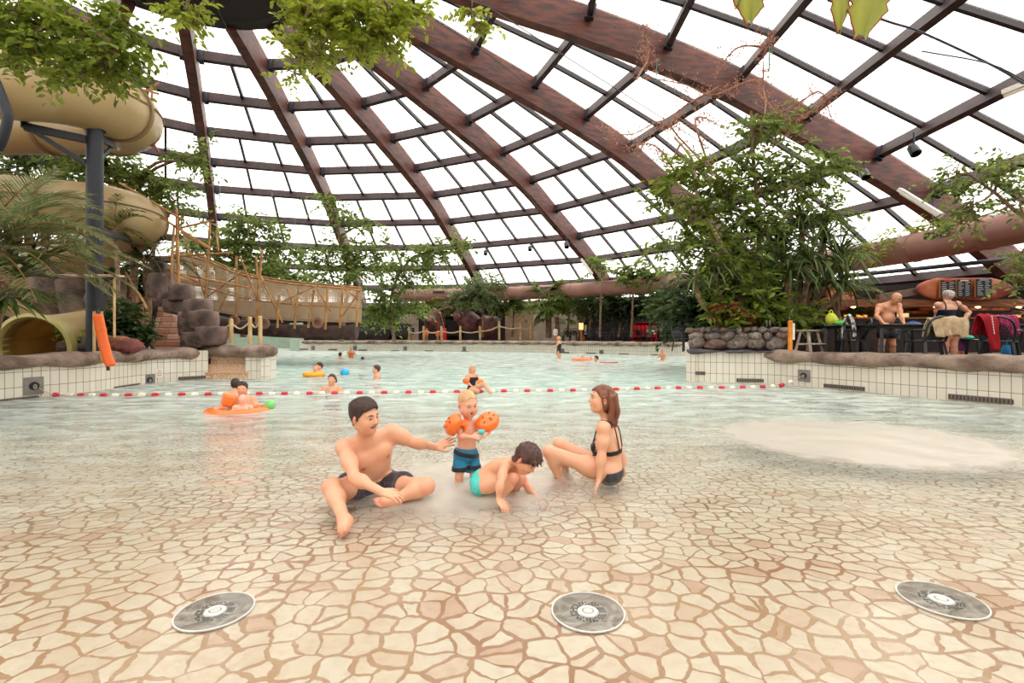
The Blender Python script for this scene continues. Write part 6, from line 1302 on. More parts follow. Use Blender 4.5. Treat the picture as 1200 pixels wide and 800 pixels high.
p = at(926, 404, 10.8); e = empty('marker_post', (p.x, p.y, .8), 0, 'upright orange-yellow square post on the right coping', 'post'); MB().box((0, 0, .33), (.075, .075, .66), bev=.01).build('shaft', mat('orange_post', (236, 150, 50), .5, (214, 124, 36), 6), e); MB().box((.07, 0, .42), (.05, .03, .36)).build('notice_board', WHITEP, e)
# ---------------------------------------------------------------- snack bar
def bar():
    Y = 15.2; zc = lambda y: at(0, y, Y).z; xx = lambda x: onfl(x, Y)
    e = empty('snack_bar', (xx(1100), Y, DZ), 0, 'dark timber snack bar with warm downlights and menu boards at the right', 'kiosk')
    DW = mat('bar_dark', (40, 26, 24), .6, (26, 18, 18), 2); PLK = mat('bar_plank', (150, 92, 50), .6, (112, 64, 36), 5, stretch=(.3, 3, 3)); WM = mat('warm_shelf', (190, 100, 44), .6, (90, 44, 26), 4)
    x0, x1 = xx(965), xx(1215)
    MB().box(((x0 + x1) / 2, Y + 3.2, (zc(355) + DZ) / 2), (x1 - x0, .15, zc(352) - DZ)).build('back_wall', DW, e)
    MB().box((x0 + .05, Y + 1.6, (zc(355) + DZ) / 2), (.15, 3.2, zc(355) - DZ)).build('side_wall', DW, e)
    MB().box(((x0 + x1) / 2, Y + 1.5, zc(353)), (x1 - x0 + .5, 3.6, .1)).build('ceiling_board', PLK, e)
    MB().box(((x0 + x1) / 2, Y - .35, zc(356)), (x1 - x0 + .5, .08, .2)).build('fascia', PLK, e)
    MB().box(((x0 + x1) / 2, Y - .1, DZ + .5), (x1 - x0, .5, 1.0)).build('counter', DW, e); MB().box(((x0 + x1) / 2, Y - .1, DZ + 1.03), (x1 - x0 + .1, .62, .05)).build('countertop', PLK, e)
    MB().beam(V3(xx(1020), Y - .3, zc(350)), V3(xx(1118), Y - .3, zc(333)), .16, .2).build('roof_spar', mat('spar', (120, 96, 84), .7), e)
    MB().box((xx(1100), Y + .4, zc(336)), (x1 - x0, .3, .12)).build('roof_beam', DW, e)
    rr = random.Random(3)
    for k, (x, y, w_, h_, c_) in enumerate([(985, 366, 34, 5, 0), (1010, 360, 60, 4, 0), (1000, 374, 28, 10, 1), (1100, 362, 50, 3, 0), (1058, 373, 9, 12, 2), (1095, 380, 36, 12, 0), (1180, 375, 26, 12, 1), (1150, 362, 60, 3, 0), (1075, 366, 22, 3, 0)]):
        p = at(x, y, Y + 2.9); m_ = [WM, mat('lit_cabinet', (255, 170, 70), .5, emit=.9), mat('lit_screen', (236, 220, 150), .5, emit=.6)][c_]; MB().box(p, (w_ / F * (Y + 2.9), .2, h_ / F * (Y + 2.9))).build(['shelf', 'lit_cabinet', 'lit_panel'][c_], m_, e)
    reparent0(e)
    # downlights
    for i, (x, y) in enumerate([(1000, 355), (1097, 352.5), (1146, 352), (1194, 355)]):
        p = at(x, y, Y + .25); p.z = zc(353) - .1; l_ = empty('downlight', p, 0, 'warm round downlight under the bar roof, %s' % ['leftmost, near the pizza sign', 'above the woman\'s head', 'right of the woman under the menu boards', 'at the right edge'][i], 'lamp', 'downlights under the bar roof')
        MB().lathe([(.001, -.05), (.07, -.05), (.08, 0), (.07, .05), (.001, .05)], (0, 0, 0), 14).build('housing', STL, l_, smooth=True); MB().ball((0, 0, -.06), (.065, .065, .03), 12, 6).build('bulb', mat('warm_bulb', (255, 214, 150), .5, emit=9), l_, smooth=True)
        la = bpy.data.lights.new('downlight_glow', 'POINT'); la.energy = 16; la.color = (1, .6, .28); la.shadow_soft_size = .08; lo = bpy.data.objects.new('lamp_light', la); COL.objects.link(lo); lo.location = (0, 0, -.16); lo.parent = l_
    # sign with three menu boards
    s = empty('menu_sign', at(1125, 340, Y - .5), 0, 'long orange-brown painted sign with three black menu boards above the bar', 'sign'); Ys = Y - .5
    G = Field(list(at(1070, 360, Ys) - V3(0, .3, 0)), list(at(1205, 315, Ys) + V3(0, .3, 0)), .03); c = at(1130, 338.5, Ys); G.ell(c, (1.45, .09, .4), k=.01); G.D = np.maximum(G.D, (np.abs((G.lo[2] + G.h * np.arange(G.n[2]))[None, None, :] - c.z) - .33).astype(np.float32)); V, Fq = G.mesh()
    npmesh('painted_board', V, Fq, mat('painted_sign', (196, 112, 70), .5, (132, 52, 40), 2.5, detail=5), s)
    rr = random.Random(1)
    for i, (x, hd_) in enumerate(((1109.5, 1), (1128.5, 0), (1151.5, 2))):
        c = at(x, 338.5 - .6 * i, Ys - .16); w_ = 16 / F * Ys * (1.12 if i == 2 else 1); h_ = 20.5 / F * Ys; b = MB().box(c, (w_ + .03, .06, h_ + .03), bev=.01).build('menu_board', mat('sign_frame', (170, 110, 60), .6), s); MB().box(c - V3(0, .035, 0), (w_, .02, h_)).build('panel', mat('menu_black', (24, 26, 34), .5), b)
        wr = MB()
        for r_ in range(8):
            z = c.z + h_ * (.34 - r_ * .105)
            for q in range(2): L_ = w_ * rr.uniform(.2, .38); wr.box((c.x - w_ * .43 + q * w_ * .5 + L_ / 2, c.y - .05, z), (L_, .008, .016))
        wr.build('menu_lines', mat('chalk', (200, 198, 190), .7), b); MB().box((c.x, c.y - .05, c.z + h_ * .44), (w_ * .6, .008, .035)).build('heading', mat('head%d' % hd_, [(220, 210, 200), (200, 50, 50), (120, 160, 210)][hd_], .6), b)
    reparent0(s)
    p = at(985, 346, Y - .3); z = empty('pizza_sign', p, 0, 'round red pizza-shaped sign above the left end of the bar', 'sign'); MB().lathe([(.001, -.03), (.4, -.03), (.43, 0), (.4, .03), (.36, .02), (.001, .02)], (0, 0, 0), 30, R=Matrix.Rotation(PI / 2, 3, 'X')).build('disc', mat('pizza', (196, 60, 50), .5, (222, 150, 110), 9), z, smooth=True)
    MB().tube([V3(.42 * math.cos(a), 0, .42 * math.sin(a)) for a in np.linspace(0, 2 * PI, 37)[:-1]], .035, 8, closed=True).build('crust', mat('crust', (160, 50, 44), .6), z, smooth=True)
bar()
# ---------------------------------------------------------------- guests on the right deck
def oldman():
    Y = 11.3; e = top('person', at(1040, 420, Y), 'bald bare-chested man in black trunks leaning over a dark table')
    J = dict(pelvis=at(1039, 382, Y), chest=at(1038, 364, Y - .05), neck=at(1045, 354, Y - .12), head=at(1050.5, 349.5, Y - .25), hf=V3(.35, -.75, -.55), hu=V3(.25, -.45, .85), shR=at(1030, 359, Y - .02), shL=at(1053, 358, Y - .1), elR=at(1027, 370, Y - .15), wrR=at(1036, 379, Y - .4), hdR=V3(.5, -.7, -.3), hnR=V3(-.3, -.3, .9), elL=at(1056, 371, Y - .3), wrL=at(1060, 381, Y - .45), hdL=V3(.7, -.4, -.1), hnL=V3(0, 0, 1),
             hiL=at(1044, 386, Y), knL=at(1046, 404, Y - .05), anL=at(1046, 424, Y), toL=at(1047, 426, Y - .2), hiR=at(1035, 386, Y), knR=at(1033, 404, Y - .05), anR=at(1032, 424, Y), toR=at(1031, 426, Y - .2), tf=V3(.3, -1, 0))
    fd, hd, sp, fr = human(J, 1.0, .012, 1.05, headkw=dict(nose=1.1), belly=.05, feet=False); skin_mesh(fd, e, sp, (222, 160, 124)); P, f, u, r = hd; eyes(e, P, f, u, r, 1)
    p = J['pelvis']; G = region(fd, .012, (p + V3(0, 0, .06), V3(0, 0, 1)), (p - V3(0, 0, .28), V3(0, 0, -1))); X = (G.lo[0] + G.h * np.arange(G.n[0]))[:, None, None]; G.D = np.maximum(G.D, (np.abs(X - p.x) - .25).astype(np.float32)); Yg = (G.lo[1] + G.h * np.arange(G.n[1]))[None, :, None]; G.D = np.maximum(G.D, ((p.y - .22) - Yg).astype(np.float32)); gmesh(G, 'trunks', BLACKF, e)
    MB().ball(P(.07, 0, -.085), (.035, .03, .035), 10, 8).build('goatee', HAIR_G, e, smooth=True); reparent0(e)
def oldwoman():
    Y = 11.2; e = top('person', at(1112, 421, Y), 'grey-haired woman in a navy swimsuit seen from behind, hand on hip')
    J = dict(pelvis=at(1114, 383, Y), chest=at(1110, 364, Y), neck=at(1110, 353, Y), head=at(1111, 346.5, Y), hf=V3(-.1, 1, 0), hu=V3(0, 0, 1), shL=at(1099, 357, Y), shR=at(1122, 356, Y), elL=at(1097, 371, Y + .1), wrL=at(1101, 382, Y - .1 + .35), hdL=V3(.3, .5, -.6), hnL=V3(-1, 0, 0), elR=at(1136, 366, Y + .05), wrR=at(1126, 379, Y - .1), hdR=V3(-.85, .1, -.25), hnR=V3(.2, -.9, .2),
             hiL=at(1109, 388, Y), knL=at(1108, 405, Y), anL=at(1107, 423, Y + .05), toL=at(1106, 425, Y + .2), hiR=at(1119, 388, Y), knR=at(1118, 405, Y), anR=at(1117, 423, Y), toR=at(1117, 425, Y + .2), tf=V3(-.05, 1, 0))
    fd, hd, sp, fr = human(J, .95, .012, 1.16, sex='f', feet=False, headkw=dict(s=.95)); skin_mesh(fd, e, sp, (230, 172, 142)); P, f, u, r = hd; eyes(e, P, f, u, r, .95)
    H = skull_hair(fd, P, f, u, r, .95, .025, top=.01); hairmesh(H, HAIR_G, e, .02, 40)
    c = J['chest']; p = J['pelvis']; G = region(fd, .009, (p - V3(0, 0, .1), V3(0, 0, -1)), (c - V3(0, 0, -.02), V3(0, 0, 1))); ax = [G.lo[i] + G.h * np.arange(G.n[i]).reshape([-1 if j == i else 1 for j in range(3)]) for i in range(3)]; mx_ = (c.x + p.x) / 2
    G.D = np.maximum(G.D, (np.abs(ax[0] - (c.x + (p.x - c.x) * np.clip((c.z - ax[2]) / (c.z - p.z), 0, 1))) - .225).astype(np.float32)); su = gmesh(G, 'swimsuit', NAVYF, e)
    for q, sh in ((-1, J['shL']), (1, J['shR'])): MB().tube(spline([V3(c.x + q * .15, c.y - .12, c.z - .02), V3(c.x + q * .14, c.y - .13, c.z + .09), sh.lerp(J['neck'], .45) + V3(0, -.03, .045), V3(c.x + q * .13, c.y + .1, c.z + .08)], 5), .013, 6).build('shoulder_strap', NAVYF, su, smooth=True)
    reparent0(e)
def purplekid():
    Y = 12.0; e = top('person', at(1124, 418, Y), 'small child in a purple swimsuit half hidden behind the grey-haired woman')
    J = dict(pelvis=at(1124, 406, Y), chest=at(1124, 398, Y), neck=at(1124, 393, Y), head=at(1124, 388, Y), hf=V3(.3, 1, 0), hu=V3(0, 0, 1), shL=at(1120, 395, Y), shR=at(1128, 395, Y), elL=at(1118, 401, Y), wrL=at(1118, 407, Y - .1), elR=at(1130, 401, Y), wrR=at(1131, 406, Y), hiL=at(1122, 408, Y), knL=at(1121, 415, Y), anL=at(1121, 422, Y), hiR=at(1126, 408, Y), knR=at(1127, 415, Y), anR=at(1127, 422, Y), tf=V3(.2, 1, 0))
    fd, hd, sp, fr = human(J, .52, .012, 1.1, feet=False, hands=False, muscle=0, headkw=dict(child=1, s=.8)); skin_mesh(fd, e, sp); P, f, u, r = hd; H = skull_hair(fd, P, f, u, r, .8, .015); hairmesh(H, HAIR_B, e, .006, 50)
    c = J['chest']; p = J['pelvis']; G = region(fd, .012, (p - V3(0, 0, .1), V3(0, 0, -1)), (c + V3(0, 0, .08), V3(0, 0, 1))); gmesh(G, 'swimsuit', PURPF, e); reparent0(e)
oldman(); oldwoman(); purplekid()
# ---------------------------------------------------------------- the brown air duct round the dome
def duct():
    C2 = V3(DC.x, DC.y, 0); e = empty('air_duct', C2 + V3(24.6, 0, 4.3), 0, 'long thick brown-pink ventilation duct curving under the glazing', 'duct'); P = []; zz = 4.25
    for a in np.linspace(math.radians(2), math.radians(104), 70): P.append(C2 + V3(math.sin(a) * 24.8, math.cos(a) * 24.8, zz))
    MB().tube(P, .5, 20).build('duct_tube', DUCT, e, smooth=True)
    for i in range(3, 68, 4):
        q = (P[i + 1] - P[i]).normalized().to_track_quat('Z', 'Y').to_matrix(); MB().lathe([(.5, -.04), (.53, -.03), (.53, .03), (.5, .04)], P[i], 20, R=q, caps=False).build('joint_ring', DUCT, e, smooth=True)
    for i in (6, 20, 33, 45, 52, 57):
        t = (P[i + 1] - P[i]).normalized(); inw = (C2 - P[i]); inw.z = 0; inw.normalize(); c = P[i] + inw * .44 + V3(0, 0, .2); R = Matrix((t, -inw, V3(0, 0, 1))).transposed(); v = MB().box(c, (.95, .16, .24), R=R).build('vent_slot', mat('vent_brown', (120, 84, 76), .6), e); mb = MB()
        for k in range(8): mb.box(c + inw * .085 + t * (-.4 + k * .114), (.07, .02, .17), R=R)
        mb.build('slats', mat('vent_dark', (60, 42, 40), .7), v)
    for i in range(2, 68, 6): MB().tube([P[i] + V3(0, 0, .5), P[i] + V3(0, 0, 1.6)], .02, 5).build('hanger', STEEL_D, e)
    reparent0(e)
duct()
# low bar over the bar glazing
e = empty('sprinkler_pipe', at(1050, 318, 17), 0, 'thin dark pipe running level under the duct above the bar', 'pipe'); MB().tube([at(985, 324, 17.5), at(1180, 304, 15.5)], .07, 8).build('pipe', STEEL_D, e, smooth=True); reparent0(e)
# ---------------------------------------------------------------- lamps, spotlights, cables on the ribs
def tube_lamp(a, b, label):
    a = V3(a); b = V3(b); e = empty('fluorescent_lamp', a.lerp(b, .5), 0, label, 'lamp'); MB().beam(a, b, .16, .09).build('housing', WHITEP, e); MB().tube([a.lerp(b, .03) - V3(0, 0, .07), a.lerp(b, .97) - V3(0, 0, .07)], .035, 8).build('tube', mat('lamp_tube', (252, 246, 230), .4), e, smooth=True); reparent0(e)
tube_lamp(at(1054, 222, 12.2), at(1103, 252, 11.4), 'long white fluorescent lamp fixed along the big right roof rib'); tube_lamp(at(681, 303, 24), at(694, 321, 24), 'white fluorescent lamp at the foot of the fourth roof rib'); tube_lamp(at(1176, 109, 9.5), at(1203, 98, 9.2), 'white fluorescent lamp below a purlin at the right edge')
def spot(x, y, Y, label, d=(0, -.5, -.8), s=1):
    c = at(x, y, Y); e = empty('spotlight', c, 0, label, 'spotlight'); q = V3(*d).normalized().to_track_quat('Z', 'Y').to_matrix(); MB().lathe([(.06 * s, -.16 * s), (.1 * s, -.1 * s), (.11 * s, .12 * s), (.09 * s, .12 * s), (.08 * s, .02 * s), (.001, .02 * s)], c, 14, R=q).build('housing', BLACKP, e, smooth=True); MB().tube([c + V3(0, 0, .05), c + V3(0, 0, .4 * s)], .02, 6).build('bracket', STEEL_D, e); MB().tube([c + V3(.13 * s * math.cos(a), 0, .13 * s * math.sin(a)) for a in np.linspace(0, PI, 9)], .012, 5).build('yoke', STEEL_D, e); reparent0(e)
for x, y, Y, lb, s_ in [(963, 214, 14, 'dark spotlight hanging left of the big rib above the planter', 1), (1013, 204, 13.5, 'dark spotlight hanging just below the big rib', 1.1), (1071, 176, 11, 'dark spotlight on the big rib where the purlin meets it', 1), (1121, 222, 10.5, 'dark spotlight on the right end of the big rib', 1), (664, 287, 25, 'dark spotlight hanging beside the fourth roof rib', 1.2), (621, 291, 27, 'small lamp hanging between the third and fourth ribs', 1), (569, 296, 27, 'small dark lamp near the foot of the third rib', 1), (472, 298, 27, 'small dark lamp above the leafy branch', 1)]: spot(x, y, Y, lb, s=s_)
def cable(pts, label, r=.012, m=STEEL_D, sleeve=None):
    P = spline([at(*p) for p in pts], 5) if len(pts) > 2 else [at(*p) for p in pts]; e = empty('cable', P[0], 0, label, 'cable', 'thin cables under the roof'); MB().tube(P, r, 5).build('wire', m, e); reparent0(e)
for i, pts in enumerate([[(250, 0, 16), (300, 110, 19), (335, 235, 24)], [(350, 60, 17), (400, 145, 20), (450, 250, 25)], [(415, 60, 17), (500, 160, 21), (570, 300, 28)], [(495, 75, 15), (560, 150, 19), (650, 270, 25)], [(505, 20, 12), (600, 85, 14), (720, 190, 17)], [(560, 0, 10), (700, 90, 12), (850, 185, 15)], [(1080, 60, 8), (1160, 75, 8), (1210, 100, 8)]]): cable(pts, 'thin cable strung under the roof glazing between the ribs')
cable([(970, 0, 8), (1040, 25, 8.3), (1080, 38, 8.6), (1160, 75, 8.4), (1200, 98, 8.2)], 'dark cable crossing the panes at the top right corner', .02)
for i, (x, y0, y1, Y) in enumerate([(258, 218, 238, 19), (319, 225, 245, 24), (346, 256, 275, 24), (372, 258, 276, 24), (902, 55, 85, 12.5), (770, 70, 95, 13)]):
    e = empty('green_ribbon', at(x, y0, Y), 0, 'thin green strip hanging under the roof, %s' % ['beside the left thin rib', 'between the first two ribs, upper', 'left of the climbing tree', 'right beside the climbing tree', 'over the big rib among the dry climber', 'below the big rib left of the dry climber'][i], 'ribbon'); p0 = at(x, y0, Y); p1 = at(x - 1, y1, Y); MB().beam(p0, p1, .05 + .0 * i, .01).build('strip', mat('green_strip', (70, 150, 120), .6), e); reparent0(e)
# ---------------------------------------------------------------- far deck: dark rock block, cave rocks, building, furniture
def farthings():
    Yf = 39
    # dark stone block wall behind the bridge end
    e = empty('rock_wall', at(450, 398, 37), 0, 'dark cut-rock wall and cave mouth between the bridge and the far rope posts', 'rock wall')
    rr = random.Random(6); mb = MB()
    for k, (x, y, w_, h_) in enumerate([(432, 372, 26, 22), (450, 376, 22, 30), (470, 388, 18, 14), (425, 390, 30, 16), (400, 392, 40, 12), (445, 392, 26, 12), (380, 394, 40, 10)]):
        p = at(x, y, 36.8); o = blockrock('rock_block', p, (w_ / F * 38, 1.4, h_ / F * 38 * 1.2), 'x', k * 2.3, DARKW); 
        for q in ('label', 'category'): del o[q]
        o.parent = e
    reparent0(e)
    RB = mat('red_boulder', (136, 84, 78), .6, (84, 50, 50), 2.2, bump=.5, bscale=5)
    for k, (x, y, w_, h_, lb) in enumerate([(510, 376, 12, 13, 'round reddish boulder left of the dark cave mouth on the far deck'), (549, 378, 13, 13, 'round mottled boulder right of the dark cave mouth on the far deck'), (572, 382, 14, 14, 'large reddish-brown boulder at the right end of the cave group'), (538, 372, 8, 9, 'smaller tan boulder directly at the right side of the cave mouth')]):
        p = at(x, y, 39); boulder('boulder', p, (w_ / F * 39, 1.0, h_ / F * 39), lb, 30 + k, RB, 'red boulders of the far cave')
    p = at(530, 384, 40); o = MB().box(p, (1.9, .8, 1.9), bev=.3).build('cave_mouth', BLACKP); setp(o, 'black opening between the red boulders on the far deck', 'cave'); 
    for x in (529.5, 534): o2 = MB().ball(at(x, 369, 39.4), .1, 10, 8).build('lamp_disc', mat('cave_lamp', (230, 224, 214), .4), o, smooth=True)
    th = MB(); p = at(530, 362, 39.3); th.beam(p - V3(1.1, 0, .1), p + V3(0, 0, .25), .8, .12); th.beam(p + V3(0, 0, .25), p + V3(1.1, 0, -.1), .8, .12); o = th.build('thatch', mat('thatch', (176, 140, 110), .9, (130, 96, 74), 8), None); setp(o, 'small thatch canopy over the cave mouth', 'canopy')
    # rendered rear building behind the palms
    for k, (x0, x1, y0, c_, lb) in enumerate([(592, 625, 358, (196, 160, 136), 'rear_building'), (625, 678, 356, (214, 196, 178), 'rear_building'), (678, 696, 356, (176, 112, 78), 'rear_building'), (696, 722, 358, (206, 188, 172), 'rear_building'), (722, 745, 368, (160, 104, 74), 'rear_building'), (452, 490, 368, (200, 184, 166), 'rear_building')]):
        Y = 41.5; a = at(x0, y0, Y); b = at(x1, 398, Y); e = empty(lb, V3((a.x + b.x) / 2, Y, .62), 0, ['pinkish wall panel of the rear building left of the fan palm', 'pale wall panel of the rear building behind the fan palm', 'orange-brown wall panel with a window box in the rear building', 'pale wall panel of the rear building with a small picture', 'brown wall panel of the rear building beside the red cabinet', 'pale wall panel behind the dark rock wall with a glass door'][k], 'building panel')
        MB().box(((0, 0, (a.z - .62) / 2)), (b.x - a.x, .3, a.z - .62)).build('panel', mat('render%d' % k, c_, .8, tuple(int(v * .88) for v in c_), 2), e)
        if k == 2: MB().box((.3, -.2, .95), (1.0, .06, .8)).build('window', mat('cream_blind', (226, 216, 190), .6), e); MB().box((.3, -.18, 1.0), (1.2, .05, 1.15)).build('window_frame', BLACKP, e)
        if k in (1, 3): MB().ball((.4, -.18, 1.7), (.45, .03, .28), 12, 8, nz=.4).build('wall_picture', mat('green_picture', (120, 140, 110), .8, (190, 176, 150), 7), e)
        if k == 5: MB().box((.1, -.2, .75), (1.3, .06, 1.3)).build('door_frame', BLACKP, e); MB().box((.1, -.24, .75), (1.05, .04, 1.05)).build('door_glass', mat('teal_glass', (130, 170, 166), .2), e)
    # red cabinet with rows of life vests
    Y = 36.5; a = at(741, 374, Y); b = at(768, 398, Y); w_ = b.x - a.x; e = empty('red_rack', V3((a.x + b.x) / 2, Y, .62), 0, 'red framed rack with two rows of red swim vests on the far deck', 'rack')
    for sx in (-1, 1): MB().box((sx * w_ / 2, 0, (a.z - .62) / 2), (.08, .5, a.z - .62)).build('upright', REDP, e)
    MB().box((0, .24, (a.z - .62) / 2), (w_, .04, a.z - .62)).build('back_panel', mat('dark_back', (60, 30, 34), .7), e)
    for z in (.12, .75, 1.4): MB().box((0, 0, z), (w_, .5, .05)).build('shelf', REDP, e)
    for r_, z in enumerate((.78, .28)):
        for i in range(6):
            o = MB().box((0, 0, 0), (w_ / 6.6, .22, .46), bev=.08).build('swim_vest', mat('vest_red', (226, 30, 36), .6)); o.location = V3((a.x + b.x) / 2 - w_ / 2 + (i + .5) * w_ / 6, Y - .1, .62 + z + .24); setp(o, 'red swim vest hung in the %s row of the red rack' % ('upper', 'lower')[r_], 'vest', 'swim vests in the %s row' % ('upper', 'lower')[r_])
    p = at(763, 389, Y - .6); o = MB().ball(p, (.35, .25, .2), 12, 8, nz=.4).build('towel', WHITEP, None, smooth=True); setp(o, 'crumpled white towel on a chair before the red rack', 'towel')
    p = at(681, 399, 36.5); e = empty('lantern_post', V3(p.x, p.y, .62), 0, 'orange-lit wooden lantern post on the far deck', 'lantern'); MB().box((0, 0, .5), (.14, .14, 1.0)).build('post', mat('orange_post', (236, 150, 50), .5), e); MB().box((0, 0, 1.15), (.28, .28, .5)).build('lamp_box', mat('lantern_glow', (250, 196, 120), .5, emit=1.2), e); MB().lathe([(.25, 0), (.02, .22)], (0, 0, 1.4), 4).build('cap', BLACKP, e)
    rr = random.Random(2)
    for i, (x, Y) in enumerate([(664, 36.6), (672, 36.9), (694, 36.2), (704, 36.4), (714, 36.6), (724, 36), (735, 36.3), (752, 35.2), (756, 35.6), (778, 33), (786, 32.5), (794, 32.2)]):
        chair(onfl(x, Y), Y, .62, rr.uniform(0, 6.28), 'dark plastic chair among the tables of the far deck', 'dark chairs on the far deck', s=1.15)
    for i, (x, Y) in enumerate([(686, 37), (730, 36.9), (770, 33.6), (783, 33)]): table(x, Y, 'dark table among the chairs of the far deck', 1.0, .8, group='dark tables on the far deck')
    chair(onfl(801, 15.8), 15.8, .62, .4, 'dark chair just left of the stone planter')
farthings()
# ---------------------------------------------------------------- swimmers
def swimmer(x, yw, ytop, label, hf=(0, -1, 0), hair=HAIR_D, tone=TONE, cloth=None, s=1, long=0, show=None, hgt=None, arms=True, h=.016, sex='m', bald=False, lean=0):
    """person standing or sitting in the water: yw = waterline row, ytop = top of the head row"""
    Y = CH * F / (yw - HY); zt = at(x, ytop, Y).z; X = (x - 600) / F * Y; f = V3(*hf).normalized(); r = V3(f.y, -f.x, 0).normalized() * -1; e = top('person', V3(X, Y, 0), label)
    hs = s * .98; hc = V3(X, Y, zt - .125 * hs); nk = hc - V3(0, 0, .14 * hs) - f * .02; c = nk - V3(0, 0, .17 * s) - f * .01; pv = c - V3(0, 0, .32 * s); w_ = .165 * s
    J = dict(pelvis=pv, chest=c, neck=nk, head=hc, hf=f, hu=V3(0, 0, 1), shL=nk - V3(0, 0, .06 * s) + r * -w_, shR=nk - V3(0, 0, .06 * s) + r * w_, tf=f)
    J['elL'] = J['shL'] + V3(0, 0, -.2 * s) + r * -.08 * s + f * .08 * s; J['wrL'] = J['elL'] + f * .2 * s - V3(0, 0, .05) * s; J['elR'] = J['shR'] + V3(0, 0, -.2 * s) + r * .08 * s + f * .08 * s; J['wrR'] = J['elR'] + f * .2 * s - V3(0, 0, .05) * s
    if not arms: [J.pop(k) for k in ('elL', 'wrL', 'elR', 'wrR')]
    if sex != 'x':
        for n_, q in (('L', -1), ('R', 1)): J['hi' + n_] = pv + r * q * .09 * s - V3(0, 0, .05); J['kn' + n_] = J['hi' + n_] - V3(0, 0, .38 * s); J['an' + n_] = J['kn' + n_] - V3(0, 0, .36 * s)
    for k in ('kn', 'an'):
        for q in 'LR':
            if k + q in J and J[k + q].z < fz(Y) + .04: J[k + q].z = fz(Y) + .05; J[k + q] = J[k + q] + f * .12
    if pv.z < fz(Y) + .1: d = fz(Y) + .1 - pv.z; J['pelvis'] = V3(pv.x, pv.y, fz(Y) + .1) - f * .08
    for q in 'LR':
        if 'hi' + q in J and J['hi' + q].z < fz(Y) + .1: J['hi' + q].z = fz(Y) + .1
    fd, hd, sp, fr = human(J, s, h, 1, hands=False, feet=False, muscle=0, sex='m' if sex == 'x' else sex, headkw=dict(s=hs)); o = skin_mesh(fd, e, sp, tone); P, f, u, r = hd
    if not bald:
        H = skull_hair(fd, P, f, u, r, hs, .012)
        if long:
            for i in range(12): a = -1.2 + 2.4 * i / 11; x0 = P(-.02 - .08 * math.cos(a), .08 * math.sin(a), 0); H.cap(x0, x0 - V3(0, 0, long) - f * .01, .022, .014, k=.01)
        hairmesh(H, hair, e, .005, 50)
    if cloth: G = region(fd, .01, (c + V3(0, 0, .06 * s), V3(0, 0, 1)), (pv - V3(0, 0, .1), V3(0, 0, -1)), (c + r * .165 * s, r), (c - r * .165 * s, -r), (c + f * .15 * s, f)); gmesh(G, 'swimsuit', cloth, e)
    reparent0(e); return e, J
def ringfloat(c, R_, r_, label, m, seat=False, name='swim_ring'):
    e = empty(name, c, 0, label, 'swim ring'); MB().tube([V3(R_ * math.cos(a), R_ * .9 * math.sin(a), 0) for a in np.linspace(0, 2 * PI, 33)[:-1]], r_, 12, closed=True).build('ring', m, e, smooth=True)
    MB().tube([V3((R_ + r_) * math.cos(a), (R_ * .9 + r_) * math.sin(a), 0) for a in np.linspace(0, 2 * PI, 33)[:-1]], .006, 4, closed=True).build('seam', m, e)
    MB().tube([V3(R_ * .7, -R_ * .6, r_), V3(R_ * .7, -R_ * .6, r_ + .03)], .012, 6).build('valve', WHITEP, e)
    if seat: MB().box((-R_ * .42, .06, r_ + .09), (.2, .12, .2), R=(.1, .25, .2), bev=.04).build('backrest', m, e, smooth=True)
    return e
swimmer(284, 478, 447, 'dark-haired man smiling behind the orange baby ring at left', (.3, -1, -.1), h=.012, s=.9)
swimmer(284, 483, 462, 'bald baby sitting in the orange ring at left', (.2, -1, -.3), s=.62, bald=True, h=.01, tone=(240, 184, 160))
ringfloat(at(278, 484, 7.5) * 1.0 + V3(0, 0, .0), .37, .095, 'orange inflatable ring with a backrest at left, holding the baby', ORINF, True)
swimmer(276, 470, 443, 'person with dark brown hair seen behind the smiling man at left', (-.3, 1, 0), s=.85, cloth=mat('light_blue_cloth', (110, 190, 220), .6))
o = MB().ball((0, 0, 0), .085, 18, 12).build('ball', mat('green_vinyl', (124, 206, 120), .3), smooth=True); o.location = at(316, 474.5, 7.7); setp(o, 'small green ball beside the orange baby ring', 'ball')
swimmer(389, 458, 438, 'woman in a dark top sitting in the water just behind the float line', (0, -1, 0), hair=HAIR_K, cloth=BLACKF, s=.95, long=.06, sex='f')
e, J = swimmer(374, 440, 424.5, 'dark-haired man holding a baby beside a yellow ring', (-.6, -.7, 0), s=.95)
swimmer(369.5, 441.5, 428.5, 'baby in the small yellow ring with the dark-haired man', (.2, -1, 0), s=.6, bald=True)
ringfloat(at(368, 438.5, 13.6), .22, .08, 'small yellow-orange ring around the baby farther back', mat('yellow_vinyl', (246, 176, 50), .3))
def ballthing(x, y, Y, r_, c_, label):
    e = MB().ball((0, 0, 0), r_, 20, 14).build('ball', mat('ball%d' % x, c_, .3), smooth=True); e.location = at(x, y, Y); setp(e, label, 'ball'); MB().lathe([(.001, 0), (.02, 0), (.015, .008)], (0, 0, r_ - .002), 8).build('valve', WHITEP, e)
ballthing(404, 436.5, 14.2, .125, (50, 176, 232), 'sky-blue beach ball floating by the dark-haired swimmers')
swimmer(441, 443.5, 427.5, 'bearded man with brown hair in water to his shoulders right of the blue ball', (-.95, -.3, 0), hair=HAIR_K, s=.95)
e, J = swimmer(554, 458.5, 428, 'blond girl in a black swimsuit with orange armbands sitting by the float line', (.7, -.7, -.1), hair=HAIR_B, cloth=BLACKF, s=.66, long=.1, h=.011, sex='f')
